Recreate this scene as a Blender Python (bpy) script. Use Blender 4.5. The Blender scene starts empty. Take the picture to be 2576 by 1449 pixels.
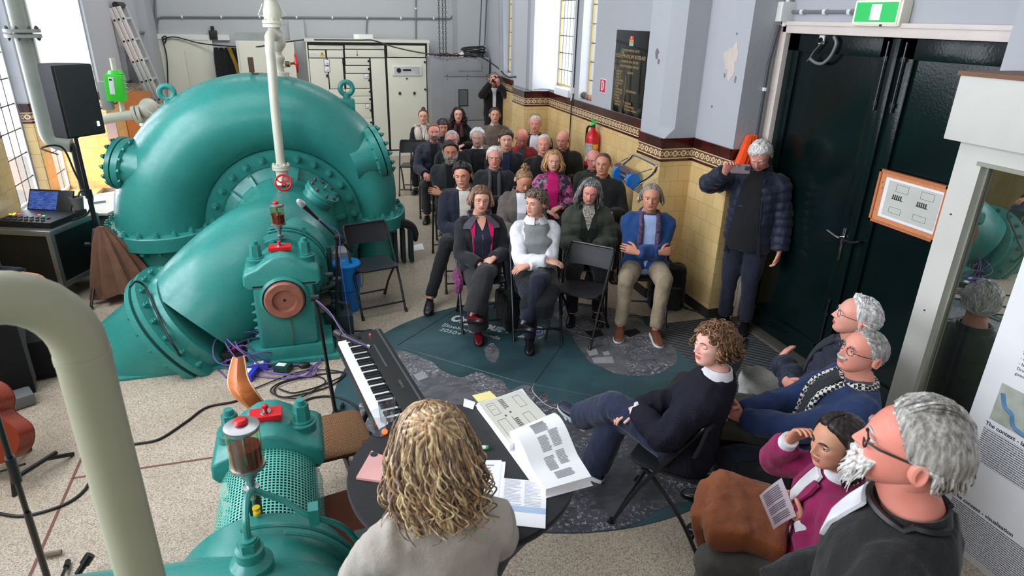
import bpy,bmesh,math,random
import numpy as np
from mathutils import Vector,Matrix,noise
rnd=random.Random(7)
S=bpy.context.scene
COL=S.collection
rad=math.radians
# ---------------------------------------------------------------- camera, world, light, exposure
CAMH,FPX,CX,CY=2.65,1628.5,1288.0,724.5
def cam_rot(yaw,pit,rol):
 cy,sy,cp,sp,cr,sr=math.cos(yaw),math.sin(yaw),math.cos(pit),math.sin(pit),math.cos(rol),math.sin(rol)
 B=np.array([[1,0,0],[0,0,-1],[0,1,0.]])
 return (np.array([[cr,-sr,0],[sr,cr,0],[0,0,1]])@np.array([[1,0,0],[0,cp,-sp],[0,sp,cp]])@B@np.array([[cy,sy,0],[-sy,cy,0],[0,0,1]]))
CR=cam_rot(-0.3108,0.3954,0.0246)
cam=bpy.data.cameras.new('camera')
cam_o=bpy.data.objects.new('camera',cam);COL.objects.link(cam_o)
cam.sensor_width=36.0;cam.lens=FPX/2576*36.0
cam.clip_start=0.05;cam.clip_end=100
mw=Matrix.Identity(4)
for i in range(3):
 mw[i][0]=CR[0][i];mw[i][1]=-CR[1][i];mw[i][2]=-CR[2][i]
mw[2][3]=CAMH
cam_o.matrix_world=mw
cam.dof.use_dof=True;cam.dof.focus_distance=4.6;cam.dof.aperture_fstop=5.6
S.camera=cam_o
def ray(px,py):return CR.T@np.array([(px-CX)/FPX,(py-CY)/FPX,1.0])
def onz(px,py,z=0.0):
 d=ray(px,py);return Vector(np.array([0,0,CAMH])+(z-CAMH)/d[2]*d)
def onx(px,py,x):
 d=ray(px,py);return Vector(np.array([0,0,CAMH])+x/d[0]*d)
def ony(px,py,y):
 d=ray(px,py);return Vector(np.array([0,0,CAMH])+y/d[1]*d)
S.view_settings.view_transform='Standard';S.view_settings.look='None'
S.view_settings.exposure=0.0;S.view_settings.gamma=1.0
S.view_settings.use_curve_mapping=False
S.cycles.max_bounces=6;S.cycles.diffuse_bounces=3;S.cycles.glossy_bounces=3
S.cycles.transparent_max_bounces=12;S.cycles.caustics_reflective=False;S.cycles.caustics_refractive=False
S.cycles.sample_clamp_indirect=4.0
W=bpy.data.worlds.new('sky');S.world=W;W.use_nodes=True
W.node_tree.nodes['Background'].inputs[0].default_value=(0.86,0.93,1.0,1)
W.node_tree.nodes['Background'].inputs[1].default_value=2.2
def area(name,loc,aim,sx,sy,power,color=(1,1,1)):
 l=bpy.data.lights.new(name,'AREA');l.shape='RECTANGLE';l.size=sx;l.size_y=sy
 l.energy=power;l.color=color
 o=bpy.data.objects.new(name,l);COL.objects.link(o)
 o.location=loc
 o.rotation_euler=(Vector(aim)-Vector(loc)).to_track_quat('-Z','Y').to_euler()
 return o
area('window_daylight_left',(-3.55,3.4,3.0),(0.5,3.4,0.6),6.5,3.0,500,(0.92,0.96,1.0))
area('window_daylight_far',(-3.7,9.9,1.9),(2.0,9.3,1.2),3.2,2.8,200,(0.95,0.97,1.0))
area('window_daylight_behind',(-1.0,-3.5,3.6),(0.8,5.0,0.9),4.5,2.6,80,(0.97,0.98,1.0))  # added fill lamp inside the room; the near wall has no window
area('window_daylight_wall',(4.75,8.9,2.6),(2.0,8.7,1.5),2.6,2.6,130,(0.95,0.97,1.0))
area('skylight',(0.0,5.0,5.35),(0.2,5.0,0.0),3.0,7.0,120,(0.96,0.98,1.0))  # added overhead fill under the closed ceiling, no roof opening there
area('skylight_back',(0.4,10.6,5.3),(0.6,13.6,0.8),4.5,1.6,210,(0.97,0.98,1.0))  # second added fill, brightens the back wall and cabinets
wl_=bpy.data.lights.new('warm_uplight','SPOT');wl_.energy=130;wl_.color=(1.0,0.33,0.06);wl_.spot_size=rad(70);wl_.spot_blend=0.9;wl_.shadow_soft_size=0.06
wo=bpy.data.objects.new('warm_uplight',wl_);COL.objects.link(wo);wo.location=(-2.3,9.5,0.25);wo.rotation_euler=(Vector((-2.56,10.0,0.75))-Vector((-2.3,9.5,0.25))).to_track_quat('-Z','Y').to_euler()
# ---------------------------------------------------------------- mesh helpers
def V3(*a):return Vector(a)
def frame(d,up=(0,0,1)):
 d=Vector(d).normalized();up=Vector(up)
 if abs(d.dot(up))>0.98*up.length:up=Vector((0,1,0)) if abs(d.y)<0.9 else Vector((1,0,0))
 x=d.cross(up).normalized();y=x.cross(d).normalized()
 return x,y,d
class MB:
 def __init__(s):s.v=[];s.f=[];s.m=[];s.mi=0
 def add(s,vs,fs,mi=None):
  b=len(s.v);s.v.extend([tuple(p) for p in vs])
  mi=s.mi if mi is None else mi
  for f in fs:s.f.append(tuple(i+b for i in f));s.m.append(mi)
  return b
 def box(s,c,d,M=None,mi=None,bev=0.0):
  hx,hy,hz=d[0]/2,d[1]/2,d[2]/2
  M3=M if M is not None else Matrix.Identity(3);c=Vector(c)
  if bev<=0:
   vs=[c+M3@Vector((x*hx,y*hy,z*hz)) for z in (-1,1) for y in (-1,1) for x in (-1,1)]
   s.add(vs,[(0,2,3,1),(4,5,7,6),(0,1,5,4),(2,6,7,3),(0,4,6,2),(1,3,7,5)],mi);return
  b=min(bev,hx*.95,hy*.95,hz*.95)
  bm=bmesh.new()
  bmesh.ops.create_cube(bm,size=1)
  for v in bm.verts:v.co=Vector((v.co.x*2*hx,v.co.y*2*hy,v.co.z*2*hz))
  bmesh.ops.bevel(bm,geom=bm.edges[:],offset=b,segments=2,profile=0.7,affect='EDGES')
  bm.verts.index_update()
  s.add([c+M3@v.co for v in bm.verts],[[v.index for v in f.verts] for f in bm.faces],mi);bm.free()
 def loft(s,rings,close=True,cap0=True,cap1=True,mi=None):
  n=len(rings[0]);vs=[p for r in rings for p in r];fs=[]
  for i in range(len(rings)-1):
   for j in range(n if close else n-1):
    k=(j+1)%n
    fs.append((i*n+j,i*n+k,(i+1)*n+k,(i+1)*n+j))
  if cap0 and close:fs.append(tuple(range(n-1,-1,-1)))
  if cap1 and close:fs.append(tuple((len(rings)-1)*n+j for j in range(n)))
  s.add(vs,fs,mi)
 def cyl(s,p0,p1,r0,r1=None,n=16,cap=True,mi=None):
  p0,p1=Vector(p0),Vector(p1);r1=r0 if r1 is None else r1
  x,y,d=frame(p1-p0)
  R=lambda c,r:[c+(x*math.cos(2*math.pi*k/n)+y*math.sin(2*math.pi*k/n))*r for k in range(n)]
  s.loft([R(p0,r0),R(p1,r1)][::1],True,cap,cap,mi)
 def lathe(s,o,axis,prof,n=24,mi=None,cap=True):
  o=Vector(o);x,y,d=frame(axis)
  s.loft([[o+d*h+(x*math.cos(2*math.pi*k/n)+y*math.sin(2*math.pi*k/n))*max(r,1e-4) for k in range(n)] for r,h in prof],True,cap,cap,mi)
 def tube(s,pts,r,n=8,mi=None,closed=False,flat=None):
  pts=[Vector(p) for p in pts];m=len(pts)
  if not isinstance(r,(list,tuple)):r=[r]*m
  rings=[];x=None
  for i,p in enumerate(pts):
   if closed:d=pts[(i+1)%m]-pts[i-1]
   else:d=pts[min(i+1,m-1)]-pts[max(i-1,0)]
   if d.length<1e-9:d=Vector((0,0,1))
   d.normalize()
   if x is None:x,y,_=frame(d)
   else:
    x=x-d*x.dot(d)
    if x.length<1e-6:x,y,_=frame(d)
    x.normalize();y=d.cross(x)
   y=d.cross(x)
   rings.append([p+(x*math.cos(2*math.pi*k/n)+y*math.sin(2*math.pi*k/n))*r[i] for k in range(n)])
  if closed:rings.append(rings[0])
  s.loft(rings,True,not closed,not closed,mi)
 def sphere(s,c,r,nu=16,nv=10,M=None,mi=None,v0=0.0,v1=1.0):
  c=Vector(c);r=r if isinstance(r,(list,tuple)) else (r,r,r);M=M if M is not None else Matrix.Identity(3)
  rings=[]
  for i in range(nv+1):
   t=math.pi*(v0+(v1-v0)*i/nv);st=max(math.sin(t),1e-4)
   rings.append([c+M@Vector((r[0]*st*math.cos(2*math.pi*k/nu),r[1]*st*math.sin(2*math.pi*k/nu),r[2]*math.cos(t))) for k in range(nu)])
  s.loft(rings[::-1],True,True,True,mi)
 def prism(s,poly,o,u,v,w,mi=None):
  o,u,v,w=Vector(o),Vector(u),Vector(v),Vector(w);n=len(poly)
  a=[o+u*p[0]+v*p[1] for p in poly]
  vs=a+[p+w for p in a]
  fs=[tuple(range(n-1,-1,-1)),tuple(range(n,2*n))]+[(i,(i+1)%n,n+(i+1)%n,n+i) for i in range(n)]
  s.add(vs,fs,mi)
 def hexnut(s,p,d,r,h,mi=None):s.cyl(p,Vector(p)+Vector(d).normalized()*h,r,r,6,True,mi)
 def bolt(s,p,d,r,mi=None):
  d=Vector(d).normalized();p=Vector(p)
  s.cyl(p,p+d*r*.3,r*1.25,r*1.25,10,True,mi)
  s.hexnut(p+d*r*.3,d,r,r*.9,mi);s.cyl(p+d*r*1.1,p+d*r*1.9,r*.55,r*.5,8,True,mi)
 def strip(s,pts0,pts1,mi=None):
  n=len(pts0);s.add(list(pts0)+list(pts1),[(i,i+1,n+i+1,n+i) for i in range(n-1)],mi)
 def build(s,name,mats,parent=None,ang=38,local=False,flat=False):
  me=bpy.data.meshes.new(name);me.from_pydata([tuple(p) for p in s.v],[],s.f)
  mats=mats if isinstance(mats,(list,tuple)) else [mats]
  for m in mats:me.materials.append(m)
  if len(mats)>1:me.polygons.foreach_set('material_index',[min(i,len(mats)-1) for i in s.m])
  return finish(name,me,parent,ang,local,flat)
_bm={}
def bolts(parent,name,items,mat,kind='bolt'):
 """one object per bolt, sharing a mesh per size"""
 for p,d,r in items:
  key=(kind,round(r,4),mat.name)
  if key not in _bm:
   b=MB()
   if kind=='bolt':b.bolt((0,0,0),(0,0,1),r)
   elif kind=='nut':b.hexnut((0,0,0),(0,0,1),r,r)
   elif kind=='clip':b.cyl((0,0,-.014),(0,0,.014),r,n=8)
   t=b.build('tmp',mat);_bm[key]=t.data;bpy.data.objects.remove(t)
  o=bpy.data.objects.new(name,_bm[key]);COL.objects.link(o);o.parent=parent
  x,y,z=frame(d);L=Matrix(((x.x,y.x,z.x,p[0]),(x.y,y.y,z.y,p[1]),(x.z,y.z,z.z,p[2]),(0,0,0,1)))
  o.matrix_basis=chain(parent).inverted()@L
def chain(o):
 M=Matrix.Identity(4)
 while o is not None:M=o.matrix_basis@M;o=o.parent
 return M
def finish(name,me,parent=None,ang=38,local=False,flat=False):
 bm=bmesh.new();bm.from_mesh(me);bmesh.ops.recalc_face_normals(bm,faces=bm.faces);bm.to_mesh(me);bm.free()
 if not flat:
  me.polygons.foreach_set('use_smooth',[True]*len(me.polygons))
  me.set_sharp_from_angle(angle=rad(ang))
 me.update()
 o=bpy.data.objects.new(name,me);COL.objects.link(o)
 if parent is not None:
  if not local:me.transform(chain(parent).inverted())
  o.parent=parent
 return o
def tag(o,label=None,cat=None,group=None,kind=None):
 if label:o['label']=label
 if cat:o['category']=cat
 if group:o['group']=group
 if kind:o['kind']=kind
 return o
def thing(name,label,cat,loc=(0,0,0),rz=0.0,group=None):
 o=bpy.data.objects.new(name,None);COL.objects.link(o);o.empty_display_size=0.1
 o.location=loc;o.rotation_euler=(0,0,rz)
 return tag(o,label,cat,group)
def struct(name,mb,mats,parent=None,**k):
 o=mb.build(name,mats,parent,**k)
 if parent is None:o['kind']='structure'
 return o
def copy_tree(o,parent=None):
 c=o.copy();COL.objects.link(c)
 if parent is not None:c.parent=parent
 for ch in list(o.children):copy_tree(ch,c)
 return c
def rounded(w,h,r,n=5):
 out=[]
 for cx,cy,a0 in ((w/2-r,h/2-r,0),(-w/2+r,h/2-r,90),(-w/2+r,-h/2+r,180),(w/2-r,-h/2+r,270)):
  for k in range(n+1):
   a=rad(a0+90*k/n);out.append((cx+r*math.cos(a),cy+r*math.sin(a)))
 return out
def text(s,size,o,right,up,mat,parent,name='lettering',align='LEFT',depth=0.0006,local=False,squash=1.0,bold=0.0):
 cu=bpy.data.curves.new('t','FONT');cu.body=s;cu.size=size;cu.align_x=align;cu.extrude=depth/2;cu.resolution_u=3
 cu.offset=bold
 to=bpy.data.objects.new('t',cu);COL.objects.link(to)
 bpy.context.view_layer.update()
 me=bpy.data.meshes.new_from_object(to.evaluated_get(bpy.context.evaluated_depsgraph_get()))
 bpy.data.objects.remove(to);bpy.data.curves.remove(cu)
 r,u=Vector(right).normalized(),Vector(up).normalized();n=r.cross(u)
 M=Matrix(((r.x*squash,u.x,n.x,o[0]),(r.y*squash,u.y,n.y,o[1]),(r.z*squash,u.z,n.z,o[2]),(0,0,0,1)))
 me.transform(M);me.name=name;me.materials.clear();me.materials.append(mat)
 return finish(name,me,parent,local=local,flat=True)
def bez(p,n=10):
 """smooth polyline through points (Catmull-Rom)"""
 p=[Vector(q) for q in p];out=[]
 for i in range(len(p)-1):
  a,b,c,d=p[max(i-1,0)],p[i],p[i+1],p[min(i+2,len(p)-1)]
  for k in range(n):
   t=k/n
   out.append(0.5*((2*b)+(c-a)*t+(2*a-5*b+4*c-d)*t*t+(3*b-a-3*c+d)*t**3))
 out.append(p[-1]);return out
# ---------------------------------------------------------------- materials
def srgb(r,g,b):
 f=lambda c:(c/255/12.92) if c/255<=0.04045 else ((c/255+0.055)/1.055)**2.4
 return (f(r),f(g),f(b),1)
class NT:
 def __init__(s,name):
  s.mat=bpy.data.materials.new(name);s.mat.use_nodes=True;s.t=s.mat.node_tree;s.b=s.t.nodes['Principled BSDF']
  s.out=s.t.nodes['Material Output']
 def n(s,typ,**k):
  o=s.t.nodes.new(typ)
  for a,b in k.items():setattr(o,a,b)
  return o
 def l(s,a,b):s.t.links.new(a,b)
 def pos(s):return s.n('ShaderNodeNewGeometry').outputs['Position']
 def obj(s):return s.n('ShaderNodeTexCoord').outputs['Object']
 def math(s,op,a,b=None,c=None):
  m=s.n('ShaderNodeMath',operation=op)
  for i,x in enumerate((a,b,c)):
   if x is None:continue
   if hasattr(x,'links'):s.l(x,m.inputs[i])
   else:m.inputs[i].default_value=x
  return m.outputs[0]
 def ramp(s,fac,stops,interp='LINEAR'):
  r=s.n('ShaderNodeValToRGB');r.color_ramp.interpolation=interp
  e=r.color_ramp.elements
  while len(e)<len(stops):e.new(0.5)
  for i,(p,c) in enumerate(stops):e[i].position=p;e[i].color=c
  s.l(fac,r.inputs[0]);return r.outputs[0]
 def mix(s,fac,a,b):
  m=s.n('ShaderNodeMix',data_type='RGBA')
  for i,x in ((0,fac),(6,a),(7,b)):
   if hasattr(x,'links'):s.l(x,m.inputs[i])
   else:m.inputs[i].default_value=x
  return m.outputs[2]
 def noise(s,vec,scale,detail=3,rough=0.5):
  t=s.n('ShaderNodeTexNoise');t.inputs['Scale'].default_value=scale;t.inputs['Detail'].default_value=detail;t.inputs['Roughness'].default_value=rough
  if vec is not None:s.l(vec,t.inputs['Vector'])
  return t.outputs['Fac']
 def mapped(s,vec,scale=(1,1,1),rot=(0,0,0),loc=(0,0,0)):
  m=s.n('ShaderNodeMapping');m.inputs['Scale'].default_value=scale;m.inputs['Rotation'].default_value=rot;m.inputs['Location'].default_value=loc
  s.l(vec,m.inputs['Vector']);return m.outputs[0]
 def bump(s,h,strength=0.3,dist=0.01):
  b=s.n('ShaderNodeBump');b.inputs['Strength'].default_value=strength;b.inputs['Distance'].default_value=dist
  s.l(h,b.inputs['Height']);s.l(b.outputs[0],s.b.inputs['Normal'])
 def set(s,col=None,rough=None,metal=None,spec=None):
  if col is not None:
   if hasattr(col,'links'):s.l(col,s.b.inputs['Base Color'])
   else:s.b.inputs['Base Color'].default_value=col
  if rough is not None:
   if hasattr(rough,'links'):s.l(rough,s.b.inputs['Roughness'])
   else:s.b.inputs['Roughness'].default_value=rough
  if metal is not None:s.b.inputs['Metallic'].default_value=metal
  if spec is not None:s.b.inputs['Specular IOR Level'].default_value=spec
  return s.mat
_mc={}
def paint(name,c,rough=0.5,metal=0.0,var=0.06,scale=6,bump=0.0,bscale=40,spec=None):
 """plain coloured surface with a little procedural unevenness"""
 if name in _mc:return _mc[name]
 t=NT(name);col=srgb(*c);v=t.obj()
 k=t.noise(v,scale,4)
 d=tuple(x*(1-var*2) for x in col[:3])+(1,);l=tuple(min(1,x*(1+var)) for x in col[:3])+(1,)
 t.set(t.ramp(k,[(0.3,d),(0.7,l)]),rough,metal,spec)
 if bump:t.bump(t.noise(v,bscale,3),bump,0.01)
 _mc[name]=t.mat;return t.mat
def glow(name,c,strength):
 if name in _mc:return _mc[name]
 t=NT(name);t.set((0,0,0,1),0.5);t.b.inputs['Emission Color'].default_value=srgb(*c);t.b.inputs['Emission Strength'].default_value=strength
 _mc[name]=t.mat;return t.mat
def glass(name,tint=(1,1,1,1),gloss=0.12,rough=0.02):
 if name in _mc:return _mc[name]
 t=NT(name);t.t.nodes.remove(t.b)
 a=t.n('ShaderNodeBsdfTransparent');a.inputs[0].default_value=tint
 g=t.n('ShaderNodeBsdfGlossy');g.inputs['Roughness'].default_value=rough;g.inputs[0].default_value=(1,1,1,1)
 m=t.n('ShaderNodeMixShader')
 fr=t.n('ShaderNodeFresnel');fr.inputs[0].default_value=1.5
 t.l(t.math('MULTIPLY',t.math('ADD',fr.outputs[0],gloss),t.math('SUBTRACT',1.0,t.n('ShaderNodeNewGeometry').outputs['Backfacing'])),m.inputs[0]);t.l(a.outputs[0],m.inputs[1]);t.l(g.outputs[0],m.inputs[2]);t.l(m.outputs[0],t.out.inputs[0])
 _mc[name]=t.mat;return t.mat
def fabric(name,c,rough=0.85,var=0.12,weave=0.0,scale=9,fold=0.5):
 if name in _mc:return _mc[name]
 t=NT(name);col=srgb(*c);v=t.obj()
 k=t.noise(v,scale,4);f=t.noise(v,260,2)
 d=tuple(x*(1-var*2) for x in col[:3])+(1,);l=tuple(min(1,x*(1+var)) for x in col[:3])+(1,)
 c1=t.ramp(k,[(0.3,d),(0.7,l)])
 t.set(c1,rough,0,0.25)
 h=t.math('ADD',t.math('MULTIPLY',t.noise(t.mapped(v,(1,1,0.5)),14,4,0.55),fold),t.math('MULTIPLY',f,0.06+weave))
 t.bump(h,0.8,0.03)
 t.b.inputs['Sheen Weight'].default_value=0.15
 _mc[name]=t.mat;return t.mat
def wall_paint(name,c,var=0.05):
 t=NT(name);p=t.pos();col=srgb(*c)
 k=t.noise(p,1.2,5,0.6);s2=t.noise(t.mapped(p,(2,2,0.35)),3,3)
 d=tuple(x*(1-var) for x in col[:3])+(1,)
 t.set(t.mix(t.math('MULTIPLY',t.ramp(s2,[(0.45,(0,0,0,1)),(0.8,(1,1,1,1))]),0.5),t.ramp(k,[(0.3,d),(0.7,col)]),d),0.55,0,0.35)
 t.bump(t.noise(p,22,4),0.12,0.02);return t.mat
def side_vec(t,axis):
 """(along the wall, up, 0) from world position; axis 'x' for walls facing left, 'y' for walls facing the room's near end"""
 sx=t.n('ShaderNodeSeparateXYZ');t.l(t.pos(),sx.inputs[0])
 cb=t.n('ShaderNodeCombineXYZ');t.l(sx.outputs[1 if axis=='x' else 0],cb.inputs[0]);t.l(sx.outputs[2],cb.inputs[1])
 return cb.outputs[0],(sx.outputs[1] if axis=='x' else sx.outputs[0]),sx.outputs[2]
def tile_mat(name,axis):
 t=NT(name);v,a,z=side_vec(t,axis)
 b=t.n('ShaderNodeTexBrick');b.offset=0.5;b.squash=1
 b.inputs['Scale'].default_value=1;b.inputs['Brick Width'].default_value=0.152;b.inputs['Row Height'].default_value=0.152
 b.inputs['Mortar Size'].default_value=0.0016;b.inputs['Mortar Smooth'].default_value=0.3;b.inputs['Bias'].default_value=0.0
 b.inputs['Color1'].default_value=srgb(226,196,138);b.inputs['Color2'].default_value=srgb(212,180,122);b.inputs['Mortar'].default_value=srgb(128,104,66)
 t.l(v,b.inputs['Vector'])
 k=t.noise(t.pos(),3,4)
 t.set(t.mix(t.math('MULTIPLY',k,0.35),b.outputs[0],srgb(236,206,146)),0.22,0,0.5)
 t.bump(t.math('ADD',t.math('MULTIPLY',b.outputs['Fac'],-1),t.math('MULTIPLY',t.noise(t.pos(),9,2),0.25)),0.25,0.004)
 return t.mat
def maroon_mat(name,axis):
 t=NT(name);v,a,z=side_vec(t,axis)
 b=t.n('ShaderNodeTexBrick');b.offset=0;b.inputs['Scale'].default_value=1;b.inputs['Brick Width'].default_value=0.152;b.inputs['Row Height'].default_value=3
 b.inputs['Mortar Size'].default_value=0.002;b.inputs['Color1'].default_value=srgb(74,26,22);b.inputs['Color2'].default_value=srgb(44,18,20);b.inputs['Mortar'].default_value=srgb(20,12,10)
 t.l(v,b.inputs['Vector']);t.set(b.outputs[0],0.15,0,0.55);return t.mat
def frieze_mat(name,axis):
 t=NT(name);v,a,z=side_vec(t,axis)
 P=0.092
 u=t.math('SUBTRACT',t.math('FRACT',t.math('DIVIDE',a,P)),0.5)
 w=t.math('DIVIDE',t.math('SUBTRACT',z,1.487),P)
 r=t.math('SQRT',t.math('ADD',t.math('MULTIPLY',u,u),t.math('MULTIPLY',w,w)))
 ringm=t.math('LESS_THAN',t.math('ABSOLUTE',t.math('SUBTRACT',r,0.24)),0.075)
 dot=t.math('LESS_THAN',r,0.06)
 diam=t.math('LESS_THAN',t.math('ABSOLUTE',t.math('SUBTRACT',t.math('ADD',t.math('ABSOLUTE',t.math('SUBTRACT',t.math('ABSOLUTE',u),0.5)),t.math('ABSOLUTE',w)),0.22)),0.05)
 edge=t.math('GREATER_THAN',t.math('ABSOLUTE',w),0.43)
 m=t.math('MAXIMUM',t.math('MAXIMUM',ringm,dot),t.math('MAXIMUM',diam,edge))
 base=t.mix(t.noise(t.pos(),60,2),srgb(120,66,46),srgb(92,78,56))
 t.set(t.mix(m,base,srgb(226,200,160)),0.25);return t.mat
M={}
M['wall']=wall_paint('grey_wall_paint',(180,182,187))
M['wall_back']=wall_paint('grey_back_wall_paint',(186,189,190))
M['white_wall']=wall_paint('white_reveal_paint',(232,234,238),0.03)
M['ceiling']=wall_paint('white_ceiling_paint',(215,216,214))
for ax in 'xy':
 M['tile'+ax]=tile_mat('yellow_glazed_tile_'+ax,ax);M['maroon'+ax]=maroon_mat('maroon_glazed_tile_'+ax,ax);M['frieze'+ax]=frieze_mat('ring_pattern_tile_'+ax,ax)
def floor_mat():
 t=NT('speckled_granolithic_floor');p=t.pos()
 vo=t.n('ShaderNodeTexVoronoi');vo.inputs['Scale'].default_value=185;t.l(p,vo.inputs['Vector'])
 sx=t.n('ShaderNodeSeparateColor');t.l(vo.outputs['Color'],sx.inputs[0])
 chips=t.ramp(sx.outputs[0],[(0.0,srgb(122,106,88)),(0.22,srgb(168,152,132)),(0.5,srgb(192,178,160)),(0.8,srgb(206,195,180)),(1.0,srgb(150,130,108))])
 big=t.noise(p,0.9,5,0.6)
 c=t.mix(t.math('MULTIPLY',t.ramp(big,[(0.42,(0,0,0,1)),(0.72,(1,1,1,1))]),0.45),chips,srgb(132,114,92))
 s3=t.n('ShaderNodeSeparateXYZ');t.l(p,s3.inputs[0])
 t.set(c,t.ramp(big,[(0.3,(0.5,0.5,0.5,1)),(0.7,(0.3,0.3,0.3,1))]),0,0.4)
 t.bump(vo.outputs['Distance'],0.08,0.003);return t.mat
M['floor']=floor_mat()
def teal_mat():
 t=NT('teal_machine_enamel');p=t.pos()
 a=t.noise(p,2.2,5,0.6);b=t.noise(p,26,3)
 c=t.ramp(a,[(0.3,srgb(44,126,118)),(0.7,srgb(54,140,131))])
 spots=t.ramp(t.noise(p,9,6,0.7),[(0.68,(0,0,0,1)),(0.8,(1,1,1,1))])
 c=t.mix(t.math('MULTIPLY',spots,0.04),c,srgb(42,116,106))
 t.set(c,t.ramp(b,[(0.3,(0.24,0.24,0.24,1)),(0.7,(0.36,0.36,0.36,1))]),0,0.5)
 t.bump(t.math('ADD',t.noise(p,5,4),t.math('MULTIPLY',b,0.3)),0.10,0.02);return t.mat
M['teal']=teal_mat()
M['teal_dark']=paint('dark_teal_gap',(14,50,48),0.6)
M['cream']=paint('cream_cabinet_paint',(222,222,205),0.4,var=0.02,scale=2)
M['cream_pipe']=paint('cream_pipe_paint',(200,198,180),0.35,var=0.03,bump=0.05)
M['beige_pipe']=paint('olive_beige_pipe_paint',(172,172,146),0.42,var=0.04,scale=3)
M['black']=paint('black_plastic',(22,22,23),0.45,var=0.1)
M['black_metal']=paint('black_metal',(24,24,26),0.32,var=0.1)
M['dark_gap']=paint('dark_gap',(14,14,14),0.8)
M['steel']=paint('bare_steel',(176,178,180),0.3,0.9,var=0.06)
M['chrome']=paint('chrome',(210,212,214),0.12,1.0,var=0.02)
M['red']=paint('red_enamel',(205,18,30),0.3,var=0.05)
M['grey_metal']=paint('grey_cabinet_paint',(142,145,148),0.4,var=0.04,scale=3)
M['grey_dark']=paint('dark_grey_paint',(72,74,78),0.5)
M['conduit']=paint('grey_conduit',(118,122,126),0.4)
M['white']=paint('white_plastic',(232,232,228),0.4,var=0.02)
M['paper']=paint('white_paper',(240,240,242),0.7,var=0.015)
M['door_green']=paint('very_dark_green_gloss',(10,24,24),0.14,var=0.15,scale=3,bump=0.06,bscale=60,spec=0.35)
M['frame_pink']=paint('pale_door_frame_paint',(222,210,202),0.4,var=0.03)
M['rust']=paint('brown_shaft_primer',(150,92,76),0.4,var=0.12,scale=14)
M['gold']=paint('gold_lettering',(205,170,110),0.4,0.3)
# ---------------------------------------------------------------- the setting
def bx(mb,x0,x1,y0,y1,z0,z1,mi=None,bev=0.0):
 mb.box(((x0+x1)/2,(y0+y1)/2,(z0+z1)/2),(abs(x1-x0),abs(y1-y0),abs(z1-z0)),None,mi,bev)
HC=5.4
m=MB();bx(m,-6,6.5,-5,14.6,-0.3,0);struct('floor',m,M['floor'])
jm=MB()
for a,b in ((onz(75,1449),onz(325,880)),(onz(185,1203),onz(545,1150)),(onz(545,900),onz(300,945))):
 d=(b-a).normalized();q=Vector((-d.y,d.x,0))*0.008
 jm.add([a-q+V3(0,0,.0015),a+q+V3(0,0,.0015),b+q+V3(0,0,.0015),b-q+V3(0,0,.0015)],[(0,1,2,3)])
struct('trim_1',jm,paint('red_brown_floor_joint',(112,66,58),0.6))
m=MB();bx(m,-3.2,4.35,-5,14.2,HC,HC+.2);struct('ceiling',m,M['ceiling'])
m=MB();bx(m,-3.2,4.35,-5.2,-5,0,HC);struct('wall_near',m,M['wall'])
# --- right wall: list of faces, far to near.  walls are solid blocks behind the faces
XR,XN,XA,XC,XD=3.80,3.60,3.22,3.56,3.90
wr=MB()
bx(wr,XN,XR,10.2,11.6,0,HC);bx(wr,XN,XR,11.6,12.2,0,1.66);bx(wr,XN,XR,11.6,12.2,4.4,HC);bx(wr,XN,XR,12.2,14.3,0,HC)
bx(wr,XA,XR,9.6,10.2,0,HC)
bx(wr,XN,XR,8.75,9.6,0,1.66);bx(wr,XN,XR,8.75,9.6,4.4,HC)
bx(wr,XN,XR,8.46,8.75,0,HC)
bx(wr,XN,XR,8.02,8.46,0,1.66);bx(wr,XN,XR,8.02,8.46,4.4,HC)
bx(wr,XN,XR,5.93,8.02,0,HC)
ch=0.11
wr.prism([(XR,5.93),(XA,5.93),(XA,5.47+ch),(XA+ch,5.47),(XR,5.47)],(0,0,1.72),(1,0,0),(0,1,0),(0,0,HC-1.72))
bx(wr,XA,XR,5.47,5.93,0,1.62)
wr.add([(XA,5.47+ch,1.72),(XA+ch,5.47,1.72),(XA,5.47,1.62),(XA,5.47+ch,1.62),(XA+ch,5.47,1.62)],[(0,1,2),(0,2,3),(1,4,2)])
bx(wr,XA,XR,5.47+ch,5.93,1.62,1.72);bx(wr,XA+ch,XR,5.47,5.47+ch,1.62,1.72)
bx(wr,XC,4.35,4.86,5.47,0,HC)
bx(wr,XD,4.35,2.69,4.86,2.62,HC);bx(wr,XD+.12,4.35,2.69,4.86,0,2.62)
bx(wr,XC,4.35,2.3,2.69,0,HC);bx(wr,XD,4.35,-5,2.3,0,HC)
WRO=struct('wall_right',wr,M['wall'])
tl=[MB(),MB()];fr=[MB(),MB()];mr=[MB(),MB()];pl=MB()
def dado(x0,y0,x1,y1,ax,base=True,z0=0.1,t=0.012):
 k=0 if ax=='x' else 1
 nx,ny=(-1,0) if ax=='x' else (0,-1)
 if ax=='x' and x0<0:nx=1
 def blk(mb,za,zb,th):
  xa,xb=min(x0,x1),max(x0,x1);ya,yb=min(y0,y1),max(y0,y1)
  if ax=='x':bx(mb,x0,x0+nx*th,ya-(th if False else 0),yb,za,zb)
  else:bx(mb,xa,xb,y0,y0-th,za,zb)
 blk(tl[k],z0,1.415,t);blk(mr[k],1.415,1.438,t+.008);blk(fr[k],1.438,1.536,t);blk(mr[k],1.536,1.61,t+.003);blk(mr[k],1.61,1.632,t+.01)
 if base:blk(pl,0,z0,t+.006)
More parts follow.
